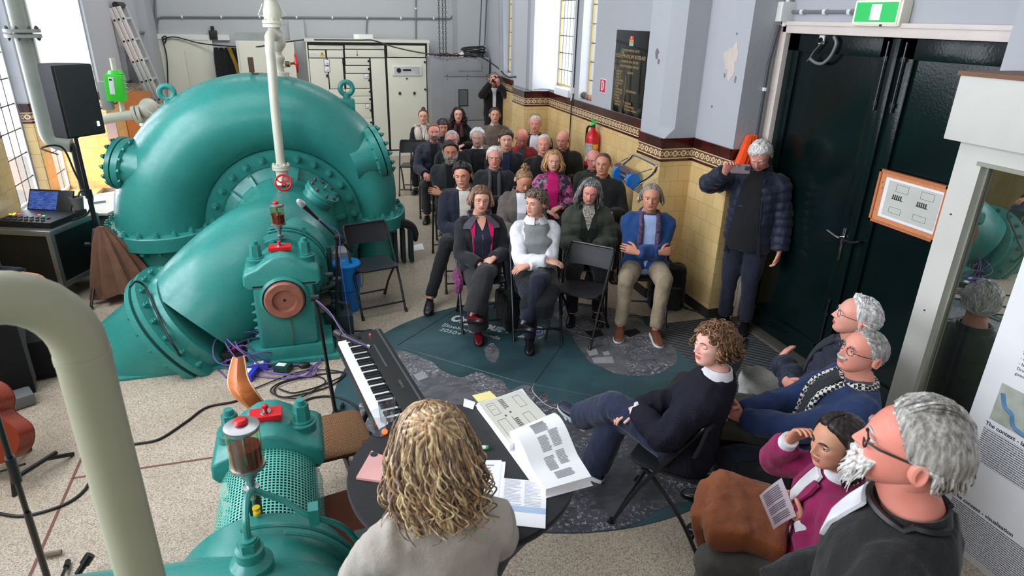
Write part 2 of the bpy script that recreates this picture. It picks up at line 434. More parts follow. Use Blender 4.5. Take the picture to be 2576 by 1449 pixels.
for a in ((XN,10.2,XN,13.85,'x'),(XA,9.6,XA,10.2,'x'),(XA,9.6,XN,9.6,'y'),(XN,5.93,XN,9.6,'x'),(XA,5.47,XA,5.93,'x'),(XA-.012,5.47,XC,5.47,'y'),(XC,4.86,XC,5.47,'x'),(XC-.012,4.86,XD-.05,4.86,'y')):dado(*a)
XL=-2.95
dado(XL,-1.0,XL,7.85,'x');dado(XL,8.81,XL,9.1,'x');dado(-2.5,10.0,-2.5,13.85,'x');dado(-3.12,10.0,-2.488,10.0,'y',z0=.36,base=False)
dado(-3.05,8.81,XL,8.81,'y')
for k,ax in enumerate('xy'):
 o=tl[k].build('tile_dado',M['tile'+ax],WRO);o=fr[k].build('ring_patterned_frieze',M['frieze'+ax],WRO);o=mr[k].build('maroon_border',M['maroon'+ax],WRO)
pl.build('plinth',paint('dark_plinth',(52,50,46),0.6),WRO)
pm=MB();pts=[]
for k in range(40):
 a=2*math.pi*k/40;r=1+0.22*math.sin(3*a+1)+.12*math.sin(7*a)+.08*rnd.uniform(-1,1)
 c=onx(1838,152,XC-.003);pts.append((c.y+.115*r*math.cos(a)*.8,c.z+.135*r*math.sin(a)))
pm.prism(pts,(XC+.001,0,0),(0,1,0),(0,0,1),(-.004,0,0));
pm.build('peeled_plaster',paint('bare_plaster',(206,192,182),0.8,bump=.4,bscale=30),WRO)
sm_=MB()
for px,py,w,h in ((1652,135,.03,.1),(1656,155,.02,.05),(1853,85,.012,.02),(1790,268,.012,.025),(1849,200,.012,.06),(1822,190,.01,.04),(1702,130,.02,.06)):
 xx=XA if px<1660 else XC
 c=onx(px,py,xx-.004);sm_.prism([(c.y+w*math.cos(a)*(1+.3*math.sin(5*a)),c.z+h*.5*math.sin(a)) for a in np.linspace(0,6.28,12)[:-1]],(xx,0,0),(0,1,0),(0,0,1),(-.002,0,0))
sm_.build('chipped_paint',paint('paint_chips',(120,116,116),0.8),WRO)
def window_bars(x,y0,y1,z0,z1,ny,dz,name,lip=None):
 e=MB();bx(e,x-.004,x+.004,y0,y1,z0,z1);w=e.build(name,glass('window_glass',(0.96,0.97,1,1),0.02));w['kind']='structure'
 b=MB()
 for i in range(ny+1):
  y=y0+(y1-y0)*i/ny;bx(b,x-.004,x+.004,y-.0025,y+.0025,z0,z1)
 z=z0
 while z<z1:bx(b,x-.006,x+.006,y0,y1,z-.006,z+.006);z+=dz
 b.build('glazing_bars',paint('rusty_dark_glazing_bar',(70,62,52),.5),w)
 f=MB()
 for (ya,yb,za,zb) in ((y0,y0+.03,z0,z1),(y1-.03,y1,z0,z1),(y0,y1,z0,z0+.04)):bx(f,x-.015,x+.015,ya,yb,za,zb)
 f.build('window_frame',lip or paint('ochre_window_frame',(196,176,120),.5),w)
 return w
w1=window_bars(3.74,8.75,9.6,1.72,4.4,7,.235,'window_1');w2=window_bars(3.74,8.02,8.46,1.66,4.4,3,.235,'window_2');w0=window_bars(3.76,11.6,12.2,1.7,4.4,4,.235,'window_3')
s=MB();bx(s,3.56,3.8,8.75,9.3,1.63,1.73,bev=.01);s.build('window_sill',M['white_wall'],w1)
rv=MB();bx(rv,XA+.1,XN+.14,9.588,9.6,1.64,4.4);bx(rv,XN,3.74,8.45,8.46,1.66,4.4);rv.build('white_reveal',M['white_wall'],w1)
# --- left wall
wl=MB()
bx(wl,-3.2,XL,-5,7.85,0,1.0);bx(wl,-3.2,XL,-5,0.2,1.0,HC);bx(wl,-3.2,XL,0.2,6.9,4.6,HC);bx(wl,-3.2,XL,6.9,7.85,1,HC)
for y in (2.2,4.5):bx(wl,-3.2,XL,y,y+.3,1.0,4.6)
bx(wl,-3.2,XL,7.85,8.81,0,.52);bx(wl,-3.2,XL,7.85,8.81,4.6,HC)
bx(wl,-3.1,XL,8.81,9.1,0,HC)
bx(wl,-3.2,XL,9.1,10.0,0,.34);bx(wl,-3.2,XL,9.1,10.0,4.6,HC)
bx(wl,-3.14,-2.5,10.0,14.3,0,HC);bx(wl,-2.5,-2.38,13.2,13.9,0,HC);bx(wl,-2.5,-2.42,12.3,12.6,0,HC)
WLO=struct('wall_left',wl,M['wall'])
rv=MB();bx(rv,-3.12,-2.54,9.985,10.0,1.64,HC);rv.build('white_reveal',M['white_wall'],WLO)
s=MB();bx(s,-3.3,-2.72,9.15,9.99,.33,.375);s.build('tiled_sill',M['tiley'],WLO)
w3=window_bars(-3.08,7.85,8.81,.56,4.6,5,.27,'window_4',M['white']);w4=window_bars(-3.12,9.1,10.0,.38,4.6,5,.27,'window_5',M['white'])
for i,(ya,yb) in enumerate(((.2,2.2),(2.5,4.5),(4.8,6.9))):window_bars(-3.1,ya,yb,1.0,4.6,8,.27,'window_%d'%(6+i),M['white'])
# --- back wall, with its white panelled door
YB=13.9
wb=MB();bx(wb,-3.14,3.8,YB,YB+.3,0,HC)
ps=ony(730,50,YB);bx(wb,ony(726,60,YB).x,ony(764,60,YB).x,YB-.12,YB,0,ony(740,50,YB).z)
bx(wb,3.05,3.6,YB-.5,YB,0,HC)
WBO=struct('wall_back',wb,M['wall_back'])
dl,dr,dt=ony(407,250,YB).x,ony(592,200,YB).x,ony(500,100,YB).z
dm=MB();bx(dm,dl,dl+.95,YB-.05,YB,0,dt,bev=.01)
for cx in (.28,.68):
 for z0,z1 in ((.25,.95),(1.1,1.95)):bx(dm,dl+cx-.15,dl+cx+.15,YB-.062,YB-.05,z0,z1,bev=.008)
D1=struct('door_1',dm,M['cream'])
f=MB();bx(f,dl-.08,dr,YB-.06,YB,dt,dt+.09);bx(f,dl-.09,dl,YB-.06,YB,0,dt);bx(f,dl+.95,dl+1.02,YB-.06,YB,0,dt);f.build('door_frame',M['white'],D1)
# --- the big double door
f=MB()
bx(f,XD-.05,XD+.08,4.79,4.86,0,2.67,bev=.008);bx(f,XD-.05,XD+.08,2.69,2.74,0,2.67,bev=.008);bx(f,XD-.05,XD+.08,2.69,4.86,2.585,2.67,bev=.008);bx(f,XD-.065,XD-.03,2.69,4.86,2.645,2.675,bev=.004);bx(f,XD-.065,XD-.03,4.835,4.858,0,2.675,bev=.004)
struct('trim_2',f,M['frame_pink'])
def leaf(y0,y1,name):
 d=MB();bx(d,XD+.02,XD+.07,y0,y1,.02,2.59)
 for a,b in ((y0,y0+.13),(y1-.13,y1)):bx(d,XD-.005,XD+.02,a,b,.02,2.59,bev=.006)
 bx(d,XD-.005,XD+.02,y0,y1,.02,.2,bev=.006);bx(d,XD-.005,XD+.02,y0,y1,2.45,2.59,bev=.006)
 return struct(name,d,M['door_green'])
ym=3.69
L1=leaf(ym+.015,4.79,'door_2');L2=leaf(2.74,ym-.015,'door_3')
b=MB();bx(b,XD-.03,XD+.0,ym-.03,ym+.035,.03,2.58,bev=.008);b.build('astragal',M['door_green'],L1)
h=onx(2108,590,XD-.01)
g=MB();g.box((XD-.012,ym+.085,h.z-.06),(.012,.03,.26),bev=.004);g.tube(bez([(XD-.01,ym+.085,h.z),(XD-.06,ym+.085,h.z),(XD-.065,ym+.12,h.z+.003),(XD-.06,ym+.21,h.z+.02)],6),.009,8)
g.build('lever_handle',M['chrome'],L1)
g=MB();g.tube(bez([(XD-.0,ym-.09,h.z+.02),(XD-.05,ym-.09,h.z+.02),(XD-.055,ym-.05,h.z),(XD-.05,ym+.03,h.z-.01)],6),.011,8);g.build('lever_handle',M['black_metal'],L2)
for LL,y in ((L1,ym+.075),(L2,ym-.075)):
 g=MB();g.cyl((XD-.018,y,.1),(XD-.018,y,.62),.008,n=8);g.cyl((XD-.018,y,2.1),(XD-.018,y,2.56),.008,n=8)
 for z in (.15,.5,.62,2.15,2.45):g.box((XD-.012,y,z),(.02,.035,.03))
 g.build('sliding_bolt',M['black_metal'],LL)
t=MB();bx(t,XD-.12,XD+.02,2.74,4.79,0,.018,bev=.004);struct('trim_3',t,paint('worn_threshold',(104,98,88),.45,.4))
# --- conduits and cables on the back wall
def wallpipe(name,label,pts,r,mat,clips=0,cat='conduit',group=None,n=8):
 mb=MB();mb.tube(pts,r,n);o=mb.build(name,mat);tag(o,label,cat,group)
 if clips:
  P=[Vector(p) for p in pts];it=[]
  for a,b_ in zip(P[:-1],P[1:]):
   L=(b_-a).length
   if L<.3:continue
   k=max(1,int(L/clips))
   for i in range(k):
    q=a.lerp(b_,(i+.5)/k);d=(b_-a).normalized();it.append((q,d,r*1.6))
  bolts(o,'pipe_clip',it,M['white'],'clip')
 return o
Yb=YB-.03
P_=lambda px,py:ony(px,py,Yb)
wallpipe('conduit','long grey conduit run clipped high along the back wall',[P_(395,95),P_(395,60),P_(398,46),P_(407,43),P_(700,43),P_(1131,47)],.017,M['conduit'],.55)
wallpipe('conduit','short grey conduit above the white panelled door',[P_(375,88),P_(400,91),P_(535,91)],.015,M['conduit'],.4)
wallpipe('conduit','vertical grey conduit dropping to the small lit emergency lamp',[P_(924,47),P_(922,70),P_(922,88)],.013,M['conduit'])
wallpipe('conduit','vertical grey conduit running down behind the cream cabinet end',[P_(1046,-60),P_(1046,100)],.013,M['conduit'],.6)
wallpipe('conduit','vertical conduit in the far left corner beside the ladder',[P_(386,-80),P_(392,60),P_(397,95)],.02,M['conduit'],.5)
wallpipe('downpipe','thick grey vertical pipe in the far right corner behind the photographer',[onx(1258,-60,3.52),onx(1262,190,3.52)],.045,M['grey_metal'],0,'pipe')
wallpipe('downpipe','pale vertical pipe on the pillar before the far window',[(XA+.07,9.54,5.3),(XA+.07,9.54,1.66)],.04,M['wall'],0,'pipe')
jb=MB();c=P_(1155,50);jb.box((c.x,YB-.04,c.z),(.13,.08,.11),bev=.01);tag(jb.build('junction_box',M['grey_metal']),'grey junction box at the end of the long conduit on the back wall','junction box')
wallpipe('cable','short grey cable looping from the conduit into the grey junction box',bez([P_(1131,47),P_(1142,36),P_(1150,33),P_(1154,44)]),.012,M['conduit'],0,'cable')
sk=MB();c=P_(537,88);sk.box((c.x,YB-.05,c.z),(.14,.08,.16),bev=.02);sk.cyl((c.x,YB-.05,c.z+.08),(c.x,YB-.05,c.z+.15),.03);tag(sk.build('wall_socket',M['black']),'dark wall socket above the white panelled door','socket')
wallpipe('cable','black cable hanging in a coil over the white door and trailing right',bez([ony(423,225,YB-.1),ony(420,150,YB-.1),ony(412,110,YB-.1),ony(408,95,YB-.1),ony(418,92,YB-.1),ony(415,108,YB-.1),ony(410,100,YB-.1),ony(440,93,YB-.1),ony(500,108,YB-.12),ony(560,115,YB-.3),ony(640,118,YB-.6),ony(700,108,YB-.6),ony(765,100,YB-.6)],8),.011,M['black'],0,'cable')
wallpipe('cable','black cable draped from the cabinet top across to the window sill',bez([ony(790,100,13.2),ony(900,101,13.2),ony(940,102,13.2),ony(990,118,13.1),ony(1060,133,12.9),ony(1120,139,12.8),ony(1200,141,12.8),ony(1245,165,12.2),ony(1275,192,11.4),onx(1296,193,XA-.02)],8),.012,M['black'],0,'cable')
cz=onx(1941,30,XD-.03)
jb=MB();jb.box((XD-.06,4.86-.035,cz.z),(.13,.07,.15),bev=.008)
jb.cyl((XD-.06,4.82,cz.z+.07),(XD-.06,4.82,cz.z+.12),.018);jb.cyl((XD-.06,4.82,cz.z-.07),(XD-.06,4.82,cz.z-.11),.018)
for dz in (-.045,.045):jb.cyl((XD-.128,4.83,cz.z+dz),(XD-.124,4.83,cz.z+dz),.014,n=10)
tag(jb.build('junction_box',M['white']),'white junction box above the corner of the big dark door','junction box')
wallpipe('conduit','grey vertical conduit down the pier beside the big dark door',[(XD-.09,4.84,cz.z-.1),(XD-.13,4.84,2.35),(XD-.13,4.84,1.5)],.013,M['grey_dark'],.35)
wallpipe('conduit','grey conduit from the white junction box to the lit exit sign',[(XD-.02,4.8,cz.z),(XD-.02,4.05,cz.z)],.014,M['conduit'],.22)
wallpipe('conduit','grey conduit rising from the white junction box above the dark door',[(XD-.06,4.82,cz.z+.1),(XD-.06,4.88,HC-.5)],.013,M['conduit'])
wallpipe('cable','thin dark cable running down between the two narrow wall windows',[(XN-.012,8.62,4.5),(XN-.012,8.62,1.66),(XN-.03,8.62,1.6),(XN-.03,8.62,.5)],.008,M['black'],0,'cable')
sb=MB();sb.box((XN-.025,8.64,1.74),(.05,.07,.08),bev=.012);sb.box((XN-.02,8.64,1.65),(.03,.03,.1),bev=.008);tag(sb.build('wall_socket',M['white']),'white socket box between the two narrow windows','socket')
wallpipe('rail','thin metal rod resting along the tiled border below the windows',bez([(XA-.03,10.15,1.67),(XA-.03,9.62,1.67),(XA+.02,9.54,1.67),(XN-.05,9.5,1.67),(XN-.03,9.0,1.66)],4),.008,M['steel'],0,'rod')
for k,(dy,r,c,n) in enumerate(((.33,.055,(92,84,80),'grey rounded stone at the far end of the narrow window sill'),(.2,.045,(120,104,96),'small brownish stone in the middle of the narrow window sill'),(.08,.05,(196,130,104),'orange brown stone at the near end of the narrow window sill'))):
 b=MB();b.sphere((XN+.05,8.04+dy,1.66+r*.8),(r,r*1.15,r*.85),16,10);tag(b.build('stone',paint('stone_%d'%k,c,.7,bump=.3)),n,'stone','stones on the window sill')
# ---------------------------------------------------------------- the two pumps
TEAL=M['teal']
AX,AZ,YC=-0.28,0.57,7.35
pump=thing('pump','large teal pump with round volute casing filling the room behind the bearing','pump',(AX,YC,0))
def vol_ring(th,n=44):
 t=th/math.pi;ri=.70;ro=1.18+.79*t-.30*t*t;b=.44+.16*t
 rc,a=(ri+ro)/2,(ro-ri)/2;d=Vector((math.cos(th),0,math.sin(th)));c=Vector((AX,YC,AZ))+d*rc
 return [c+d*(a*math.cos(2*math.pi*k/n))+Vector((0,1,0))*(b*math.sin(2*math.pi*k/n)) for k in range(n)],c,a,b
m=MB()
m.loft([vol_ring(math.pi*i/56)[0] for i in range(57)])
for th in (0,math.pi):
 r,c,a,b=vol_ring(th)
 m.loft([[p+V3(0,0,0) for p in r],[V3(p.x,p.y,0) for p in r]])
m.cyl((AX,YC-.33,AZ),(AX,YC+.3,AZ),.76,n=64);bx(m,AX-.72,AX+.72,YC-.25,YC+.3,0,AZ)
m.build('volute_casing',TEAL,pump)
for th,nb in ((math.pi,22),(0,16)):
 r,c,a,b=vol_ring(th);m=MB();n=48
 sc=lambda e,z:[V3(c.x+.02+(a+e-.02)*math.cos(2*math.pi*k/n),c.y+(b+e)*math.sin(2*math.pi*k/n),z) for k in range(n)]
 m.loft([sc(.1,AZ-.11),sc(.115,AZ-.1),sc(.115,AZ+.03),sc(.105,AZ+.04)])
 fo=m.build('split_flange',TEAL,pump);it=[];it2=[]
 for k in range(nb):
  an=2*math.pi*(k+.5)/nb;p=V3(c.x+(a+.065)*math.cos(an),c.y+(b+.065)*math.sin(an),AZ+.04)
  it.append((p,(0,0,1),.028));it2.append((V3(p.x,p.y,AZ-.11),(0,0,-1),.028))
 bolts(fo,'flange_bolt',it,TEAL);bolts(fo,'flange_nut',it2,TEAL,'nut')
m=MB();yf=YC-.33
m.lathe((AX,yf+.02,AZ),(0,-1,0),[(.79,0),(.79,.035),(.775,.05),(.64,.05),(.62,.035),(.52,.09),(.4,.16),(.3,.17)],72)
for k in range(16):
 an=2*math.pi*k/16+.12;d=V3(math.cos(an),0,math.sin(an));s_=V3(-math.sin(an),0,math.cos(an))*.016
 y0,y1=yf-.03,yf-.19
 A=[V3(AX,0,AZ)+d*.63+V3(0,y0,0),V3(AX,0,AZ)+d*.61+V3(0,y0-.06,0),V3(AX,0,AZ)+d*.42+V3(0,y1,0),V3(AX,0,AZ)+d*.42+V3(0,y0-.02,0)]
 m.add([p-s_ for p in A]+[p+s_ for p in A],[(0,1,2,3),(7,6,5,4),(0,4,5,1),(1,5,6,2),(2,6,7,3),(3,7,4,0)])
cv=m.build('cover_ring',TEAL,pump)
it=[]
for k in range(26):
 an=2*math.pi*(k+.5)/26;p=V3(AX+.71*math.cos(an),yf-.03,AZ+.71*math.sin(an))
 it.append((p,(0,-1,0),.033))
bolts(cv,'cover_bolt',it,TEAL)
for c,d,r in ((V3(-1.64,7.15,1.22),V3(-.92,.34,.2),.26),(V3(.63,7.1,1.26),V3(.93,.14,.28),.28)):
 d.normalize();m=MB();m.lathe(c-d*.12,d,[(r*.84,-.1),(r*.86,.12),(r,.14),(r,.2),(r*.97,.205)],40)
 m.lathe(c-d*.12,d,[(r,.215),(r,.26),(r*.9,.275),(.01,.28)],40)
 o=m.build('inspection_cover',TEAL,pump);x,y,_=frame(d);it=[];it2=[]
 for k in range(14):
  an=2*math.pi*k/14;it.append((c+d*.16+(x*math.cos(an)+y*math.sin(an))*r*.87,d,.02))
  it2.append((c+d*.02+(x*math.cos(an)+y*math.sin(an))*r*.93,-d,.02))
 bolts(o,'cover_bolt',it,TEAL);bolts(o,'cover_nut',it2,TEAL,'nut')
for c,d in ((V3(-1.27,7.35,1.655),V3(-.62,0,.78)),(V3(.46,7.35,1.685),V3(.62,0,.78))):
 m=MB();m.box(c+V3(0,0,.0),(.15,.16,.26),None,None,.02);m.cyl(c+V3(0,0,.1),c+V3(0,0,.18),.04,n=14)
 z=c+V3(0,0,.235);m.tube([z+V3(.065*math.cos(a),0,.065*math.sin(a)) for a in np.linspace(0,2*math.pi,25)[:-1]],.026,10,closed=True)
 m.build('lifting_eye',TEAL,pump)
path=bez([(AX,7.05,AZ),(AX,6.75,AZ),(AX-.01,6.50,.575),(-.37,6.20,.58),(-.56,5.90,.55),(-.80,5.62,.41),(-1.02,5.49,.21)],9)
rr=[.53-.04*min(1,i/22) for i in range(len(path))]
m=MB();m.tube(path,rr,48);el=m.build('suction_elbow',TEAL,pump)
fd=V3(-.781,.096,-.618).normalized();fc=V3(-1.053,5.477,.182)
m=MB();m.lathe(fc-fd*.06,fd,[(.49,-.1),(.505,-.02),(.60,0),(.60,.045)],56);m.lathe(fc-fd*.06,fd,[(.58,.05),(.58,.07)],56,1);m.lathe(fc-fd*.06,fd,[(.60,.075),(.60,.12),(.53,.13)],56)
fl=m.build('pipe_flange',[TEAL,M['teal_dark']],pump);x,y,_=frame(fd);it=[]
for k in range(22):
 an=2*math.pi*k/22;o_=(x*math.cos(an)+y*math.sin(an))*.553
 if (fc+o_).z<.05:continue
 it+=[(fc-fd*.06+o_,-fd,.025),(fc+fd*.06+o_,fd,.025)]
bolts(fl,'flange_bolt',it,TEAL)
m=MB();m.tube(bez([fc,fc+fd*.3,fc+fd*.7],6),.50,48);m.build('inlet_pipe',TEAL,pump)
hc,hd=V3(.08,6.52,.99),V3(.60,-.20,.78).normalized()
m=MB();m.lathe(hc-hd*.2,hd,[(.155,0),(.15,.2),(.17,.205),(.17,.235)],36);m.lathe(hc-hd*.2,hd,[(.17,.24),(.17,.27),(.06,.275)],36)
hx,hy,_=frame(hd)
m.tube([hc+hd*.11+hx*.028*math.cos(a)+hd*.028*math.sin(a) for a in np.linspace(0,6.28,14)[:-1]],.008,6,closed=True)
ho=m.build('inspection_hatch',TEAL,pump);it=[]
for k in range(8):it.append((hc+hd*.07+(hx*math.cos(k*.785+.3)+hy*math.sin(k*.785+.3))*.135,hd,.018))
bolts(ho,'hatch_bolt',it,M['grey_dark'])
m=MB();m.lathe((AX,5.82,AZ),(0,-1,0),[(.40,-.1),(.36,.12),(.345,.2),(.355,.22),(.355,.26),(.325,.27),(.32,.3),(.26,.3),(.25,.28)],56)
m.lathe((AX,5.57,AZ),(0,-1,0),[(.22,0),(.22,.05)],40)
sb=m.build('stuffing_box',TEAL,pump)
m=MB()
for k in range(60):
 an=2*math.pi*k/60;m.cyl((AX+.175*math.cos(an),5.54,AZ+.175*math.sin(an)),(AX+.175*math.cos(an),5.36,AZ+.175*math.sin(an)),.0075,n=6)
m.cyl((AX,5.54,AZ),(AX,5.36,AZ),.17,n=40);m.build('ribbed_gland',TEAL,sb)
it=[]
for k in range(8):it.append(((AX+.29*math.cos(k*.785+.25),5.52,AZ+.29*math.sin(k*.785+.25)),(0,-1,0),.026))
bolts(sb,'gland_bolt',it,TEAL)
m=MB();m.tube([V3(AX+.375*math.cos(a),5.67,AZ+.375*math.sin(a)) for a in np.linspace(-.3,2.0,30)],.012,6);m.tube([V3(AX+.362*math.cos(a),5.63,AZ+.362*math.sin(a)) for a in np.linspace(-.3,1.9,30)],.008,6)
m.box((AX+.36,5.65,AZ+.1),(.03,.05,.06));m.box((AX+.19,5.65,AZ+.33),(.03,.03,.08));m.build('lubrication_line',TEAL,sb)
def pedestal(cx,cz,y0,y1,s,fdir,par,zb):
 """bearing pedestal: body, cap, studs, oil cover; fdir = side (y) the shaft end faces"""
 hw=.225*s
 def rings(prof,r=.02):
  out=[]
  for y,e in ((y0,r),(y0+r*.4,r*.3),(y0+r,0),(y1-r,0),(y1-r*.4,r*.3),(y1,r)):
   out.append([V3(cx+(x-math.copysign(min(e,abs(x)),x))*s,y,cz+(z-(e if z>0 else -e)*.7)*s) for x,z in prof])
  return out
 b=MB();H=(cz-zb)/s
 b.loft(rings([(-.225,.10),(-.225,-H+.02),(-.20,-H),(.20,-H),(.225,-H+.02),(.225,.10)],.015))
 bo=b.build('bearing_body',TEAL,par)
 b=MB();pr=[(-.29,.13),(-.285,.20),(-.26,.225),(-.19,.25),(-.12,.30),(-.06,.335),(0,.345),(.06,.335),(.12,.30),(.19,.25),(.26,.225),(.285,.20),(.29,.13),(.27,.108),(-.27,.108)]
 b.loft(rings(pr,.016))
 cap=b.build('bearing_cap',TEAL,par,ang=45)
 for xx in (-.17,.19):
  for yy in (y0-.001,y1+.001):g=MB();g.box((cx+xx*s,yy,cz+.112*s),(.11*s,.006,.012*s));g.build('parting_gap',M['dark_gap'],cap)
 ym_=(y0+y1)/2
 for xx in (-.185,.185):
  q=MB();z0=cz+.225*s
  q.lathe((cx+xx*s,ym_,z0),(0,0,1),[(.075*s,-.03),(.072*s,.045*s),(.078*s,.05*s),(.078*s,.062*s),(.06*s,.064*s),(.06*s,.075*s)],24)
  q.hexnut((cx+xx*s,ym_,z0+.075*s),(0,0,1),.046*s,.05*s);q.hexnut((cx+xx*s,ym_,z0+.125*s),(0,0,1),.043*s,.045*s);q.cyl((cx+xx*s,ym_,z0+.17*s),(cx+xx*s,ym_,z0+.20*s),.028*s,.024*s,14)
  q.build('stud_nut',TEAL,cap)
 q=MB();q.box((cx,ym_,cz+.358*s),(.17*s,.10*s,.03),bev=.004);rp=q.build('oil_cover',M['red'],cap)
 q=MB();q.lathe((cx,ym_,cz+.358*s+.015),(0,0,1),[(.026,0),(.026,.005),(.012,.007)],18,0);q.lathe((cx,ym_,cz+.358*s+.02),(0,0,1),[(.009,0),(.009,.012),(.015,.018),(.016,.026),(.012,.034),(.003,.038)],16,1)
 q.build('cover_knob',[M['chrome'],M['red']],rp)
 yf_=y0 if fdir<0 else y1
 q=MB();q.lathe((cx,yf_,cz),(0,fdir,0),[(.185*s,-.02),(.185*s,.02),(.165*s,.035),(.155*s,.01)],48);q.build('bearing_collar',TEAL,bo)
 q=MB();q.lathe((cx,yf_,cz),(0,fdir,0),[(.152*s,-.05),(.152*s,.055),(.14*s,.07),(.093*s,.07),(.083*s,.045),(.011,.045),(.01,.02)],48);q.cyl((cx,yf_+fdir*.046,cz),(cx,yf_+fdir*.047,cz),.011,n=14,mi=1)
 q.build('shaft_end',[M['rust'],M['dark_gap']],par,ang=25)
 bolts(bo,'side_bolt',[((cx-.226*s,y0+.05,cz-.05-.07*k),(-1,0,0),.016) for k in range(5)],TEAL)
bear=thing('bearing_pedestal','teal bearing pedestal with brown shaft end in front of the big pump','bearing',(AX,5.2,0))
pedestal(AX,.565,5.0,5.38,1.0,-1,bear,.14)
m=MB();bx(m,AX-.33,AX+.34,4.97,5.6,0.0,.14,bev=.02);bx(m,AX-.36,AX+.38,4.93,5.7,0,.04,bev=.01);m.build('base_block',TEAL,bear)
m=MB();m.tube(bez([(AX+.02,4.99,.43),(AX+.03,4.985,.3),(AX+.02,4.985,.15)],4),.004,5);m.build('drip_stain',paint('oil_rust_stain',(92,96,60),.5),bear)
m=MB()
bx(m,-1.62,-.66,5.0,5.9,0,.02);tag(m.build('floor_plate',TEAL),'flat teal steel plate on the floor under the pump inlet pipe','plate')
def oiler(c,s,label,base):
 t=thing('oil_cup',label,'oiler',c)
 c=Vector(c)
 q=MB();q.lathe(c,(0,0,1),[(.058*s,0),(.06*s,.015*s),(.06*s,.16*s)],28);q.build('glass_cup',glass('amber_glass',(.86,.84,.6,1),.06),t)
 q=MB();q.lathe(c,(0,0,1),[(.054*s,.004),(.055*s,.085*s),(.01,.086*s)],24);q.build('oil',paint('dark_red_oil',(104,34,18),.15),t)
 q=MB();q.lathe(c+V3(0,0,.16*s),(0,0,1),[(.062*s,-.004),(.064*s,.004),(.062*s,.012*s),(.02,.024*s)],28);q.cyl(c+V3(0,0,.02),c+V3(0,0,.16*s),.006,n=8);lid=q.build('cup_lid',M['steel'],t)
 q=MB();q.lathe(c+V3(0,0,.182*s),(0,0,1),[(.024*s,0),(.027*s,.008),(.02*s,.018*s),(.008,.02*s)],18);q.build('fill_cap',M['red'],lid)
 q=MB();q.lathe(c,(0,0,1),[(.064*s,.004),(.064*s,-.008),(.03*s,-.014),(.028*s,-.055*s),(.016*s,-.06*s),(.016*s,-.1*s),(.03*s,-.102*s),(.03*s,-.125*s),(.014*s,-.13*s),(.012*s,-.16*s)],18);q.build('valve_stem',M['steel'],t)
 q=MB();q.tube(bez([c+V3(0,0,-.15*s)]+[Vector(b) for b in base],6),.008*s,8);q.build('oil_pipe',base and TEAL,t)
 return t
oiler((-.285,5.50,1.03),.95,'oil cup with amber glass above the far bearing',[(-.285,5.52,.86)])
# --- near pump (only its head is in the picture)
BX,BZ=-.305,.575
near=thing('near_pump','teal pump with perforated guard in the lower left foreground','pump',(BX,2.2,0))
pedestal(BX,BZ,2.66,2.99,.86,1,near,.12)
m=MB();bx(m,BX-.32,BX+.32,1.3,3.1,0,.12,bev=.02);m.build('base_block',TEAL,near)
def perf_mat():
 t=NT('perforated_teal_sheet');t.mat.blend_method='HASHED' if hasattr(t.mat,'blend_method') else None
 sx=t.n('ShaderNodeSeparateXYZ');t.l(t.pos(),sx.inputs[0])
 ang=t.math('ARCTAN2',t.math('SUBTRACT',sx.outputs[2],BZ),t.math('SUBTRACT',sx.outputs[0],BX))
 u=t.math('ABSOLUTE',t.math('SUBTRACT',t.math('FRACT',t.math('MULTIPLY',ang,.225/.0155)),.5));v=t.math('ABSOLUTE',t.math('SUBTRACT',t.math('FRACT',t.math('DIVIDE',sx.outputs[1],.0185)),.5))
 hole=t.math('MULTIPLY',t.math('LESS_THAN',u,.31),t.math('LESS_THAN',v,.31))
 t.set(srgb(96,178,162),.35,0,.4)
 t.l(t.math('SUBTRACT',1.0,hole),t.b.inputs['Alpha']);return t.mat
m=MB();aa=np.linspace(-.25,math.pi+.25,49)
rg=lambda y,r:[V3(BX+r*math.cos(a),y,BZ+r*math.sin(a)) for a in aa]
A_,B_=rg(2.66,.228),rg(2.08,.228);m.strip(A_,B_);gd=m.build('perforated_guard',perf_mat(),near)
m=MB();m.cyl((BX,2.66,BZ),(BX,2.0,BZ),.10,n=24);m.lathe((BX,2.45,BZ),(0,-1,0),[(.17,0),(.17,.06),(.12,.08),(.12,.14),(.17,.16),(.17,.22)],30);m.build('shaft',M['teal_dark'],near)
m=MB();m.lathe((BX,2.12,BZ),(0,-1,0),[(.29,0),(.325,.012),(.338,.04),(.345,.2),(.36,.34),(.42,.46)],56);m.build('stuffing_box',TEAL,near)
path=bez([(BX,.9,.52),(BX,1.35,.52),(BX-.03,1.62,.52),(-.62,1.72,.52),(-1.05,1.78,.5),(-1.5,1.80,.42)],8)
m=MB();m.tube(path,[.49]*14+[.49-.06*min(1,(i-13)/12) for i in range(14,len(path))],48);m.build('suction_elbow',TEAL,near)
m=MB()
m.lathe((-.30,1.78,.96),(0,0,1),[(.07,-.02),(.068,.03),(.045,.05),(.045,.085),(.028,.09),(.028,.13)],24);m.hexnut((-.30,1.78,1.05),(0,0,1),.036,.03)
m.build('grease_nipple',TEAL,near)
m=MB();m.tube(bez([(-.30,1.78,1.08),(-.30,1.80,1.14),(-.30,1.88,1.16),(-.295,2.0,1.10)],6),.012,8);m.tube(bez([(-.295,2.0,1.10),(-.2,1.98,1.05),(-.12,1.95,.99),(0.0,1.95,.9),(.06,1.95,.75),(.08,1.95,.5)],6),.011,8)
m.box((-.10,1.95,.99),(.035,.05,.07));m.tube([V3(BX+.372*math.cos(a),1.99,BZ+.372*math.sin(a)) for a in np.linspace(-.4,1.7,26)],.01,6)
m.tube([V3(BX+.372*math.cos(a),1.95,BZ+.372*math.sin(a)) for a in np.linspace(-.4,1.3,26)],.01,6)
m.build('lubrication_line',TEAL,near)
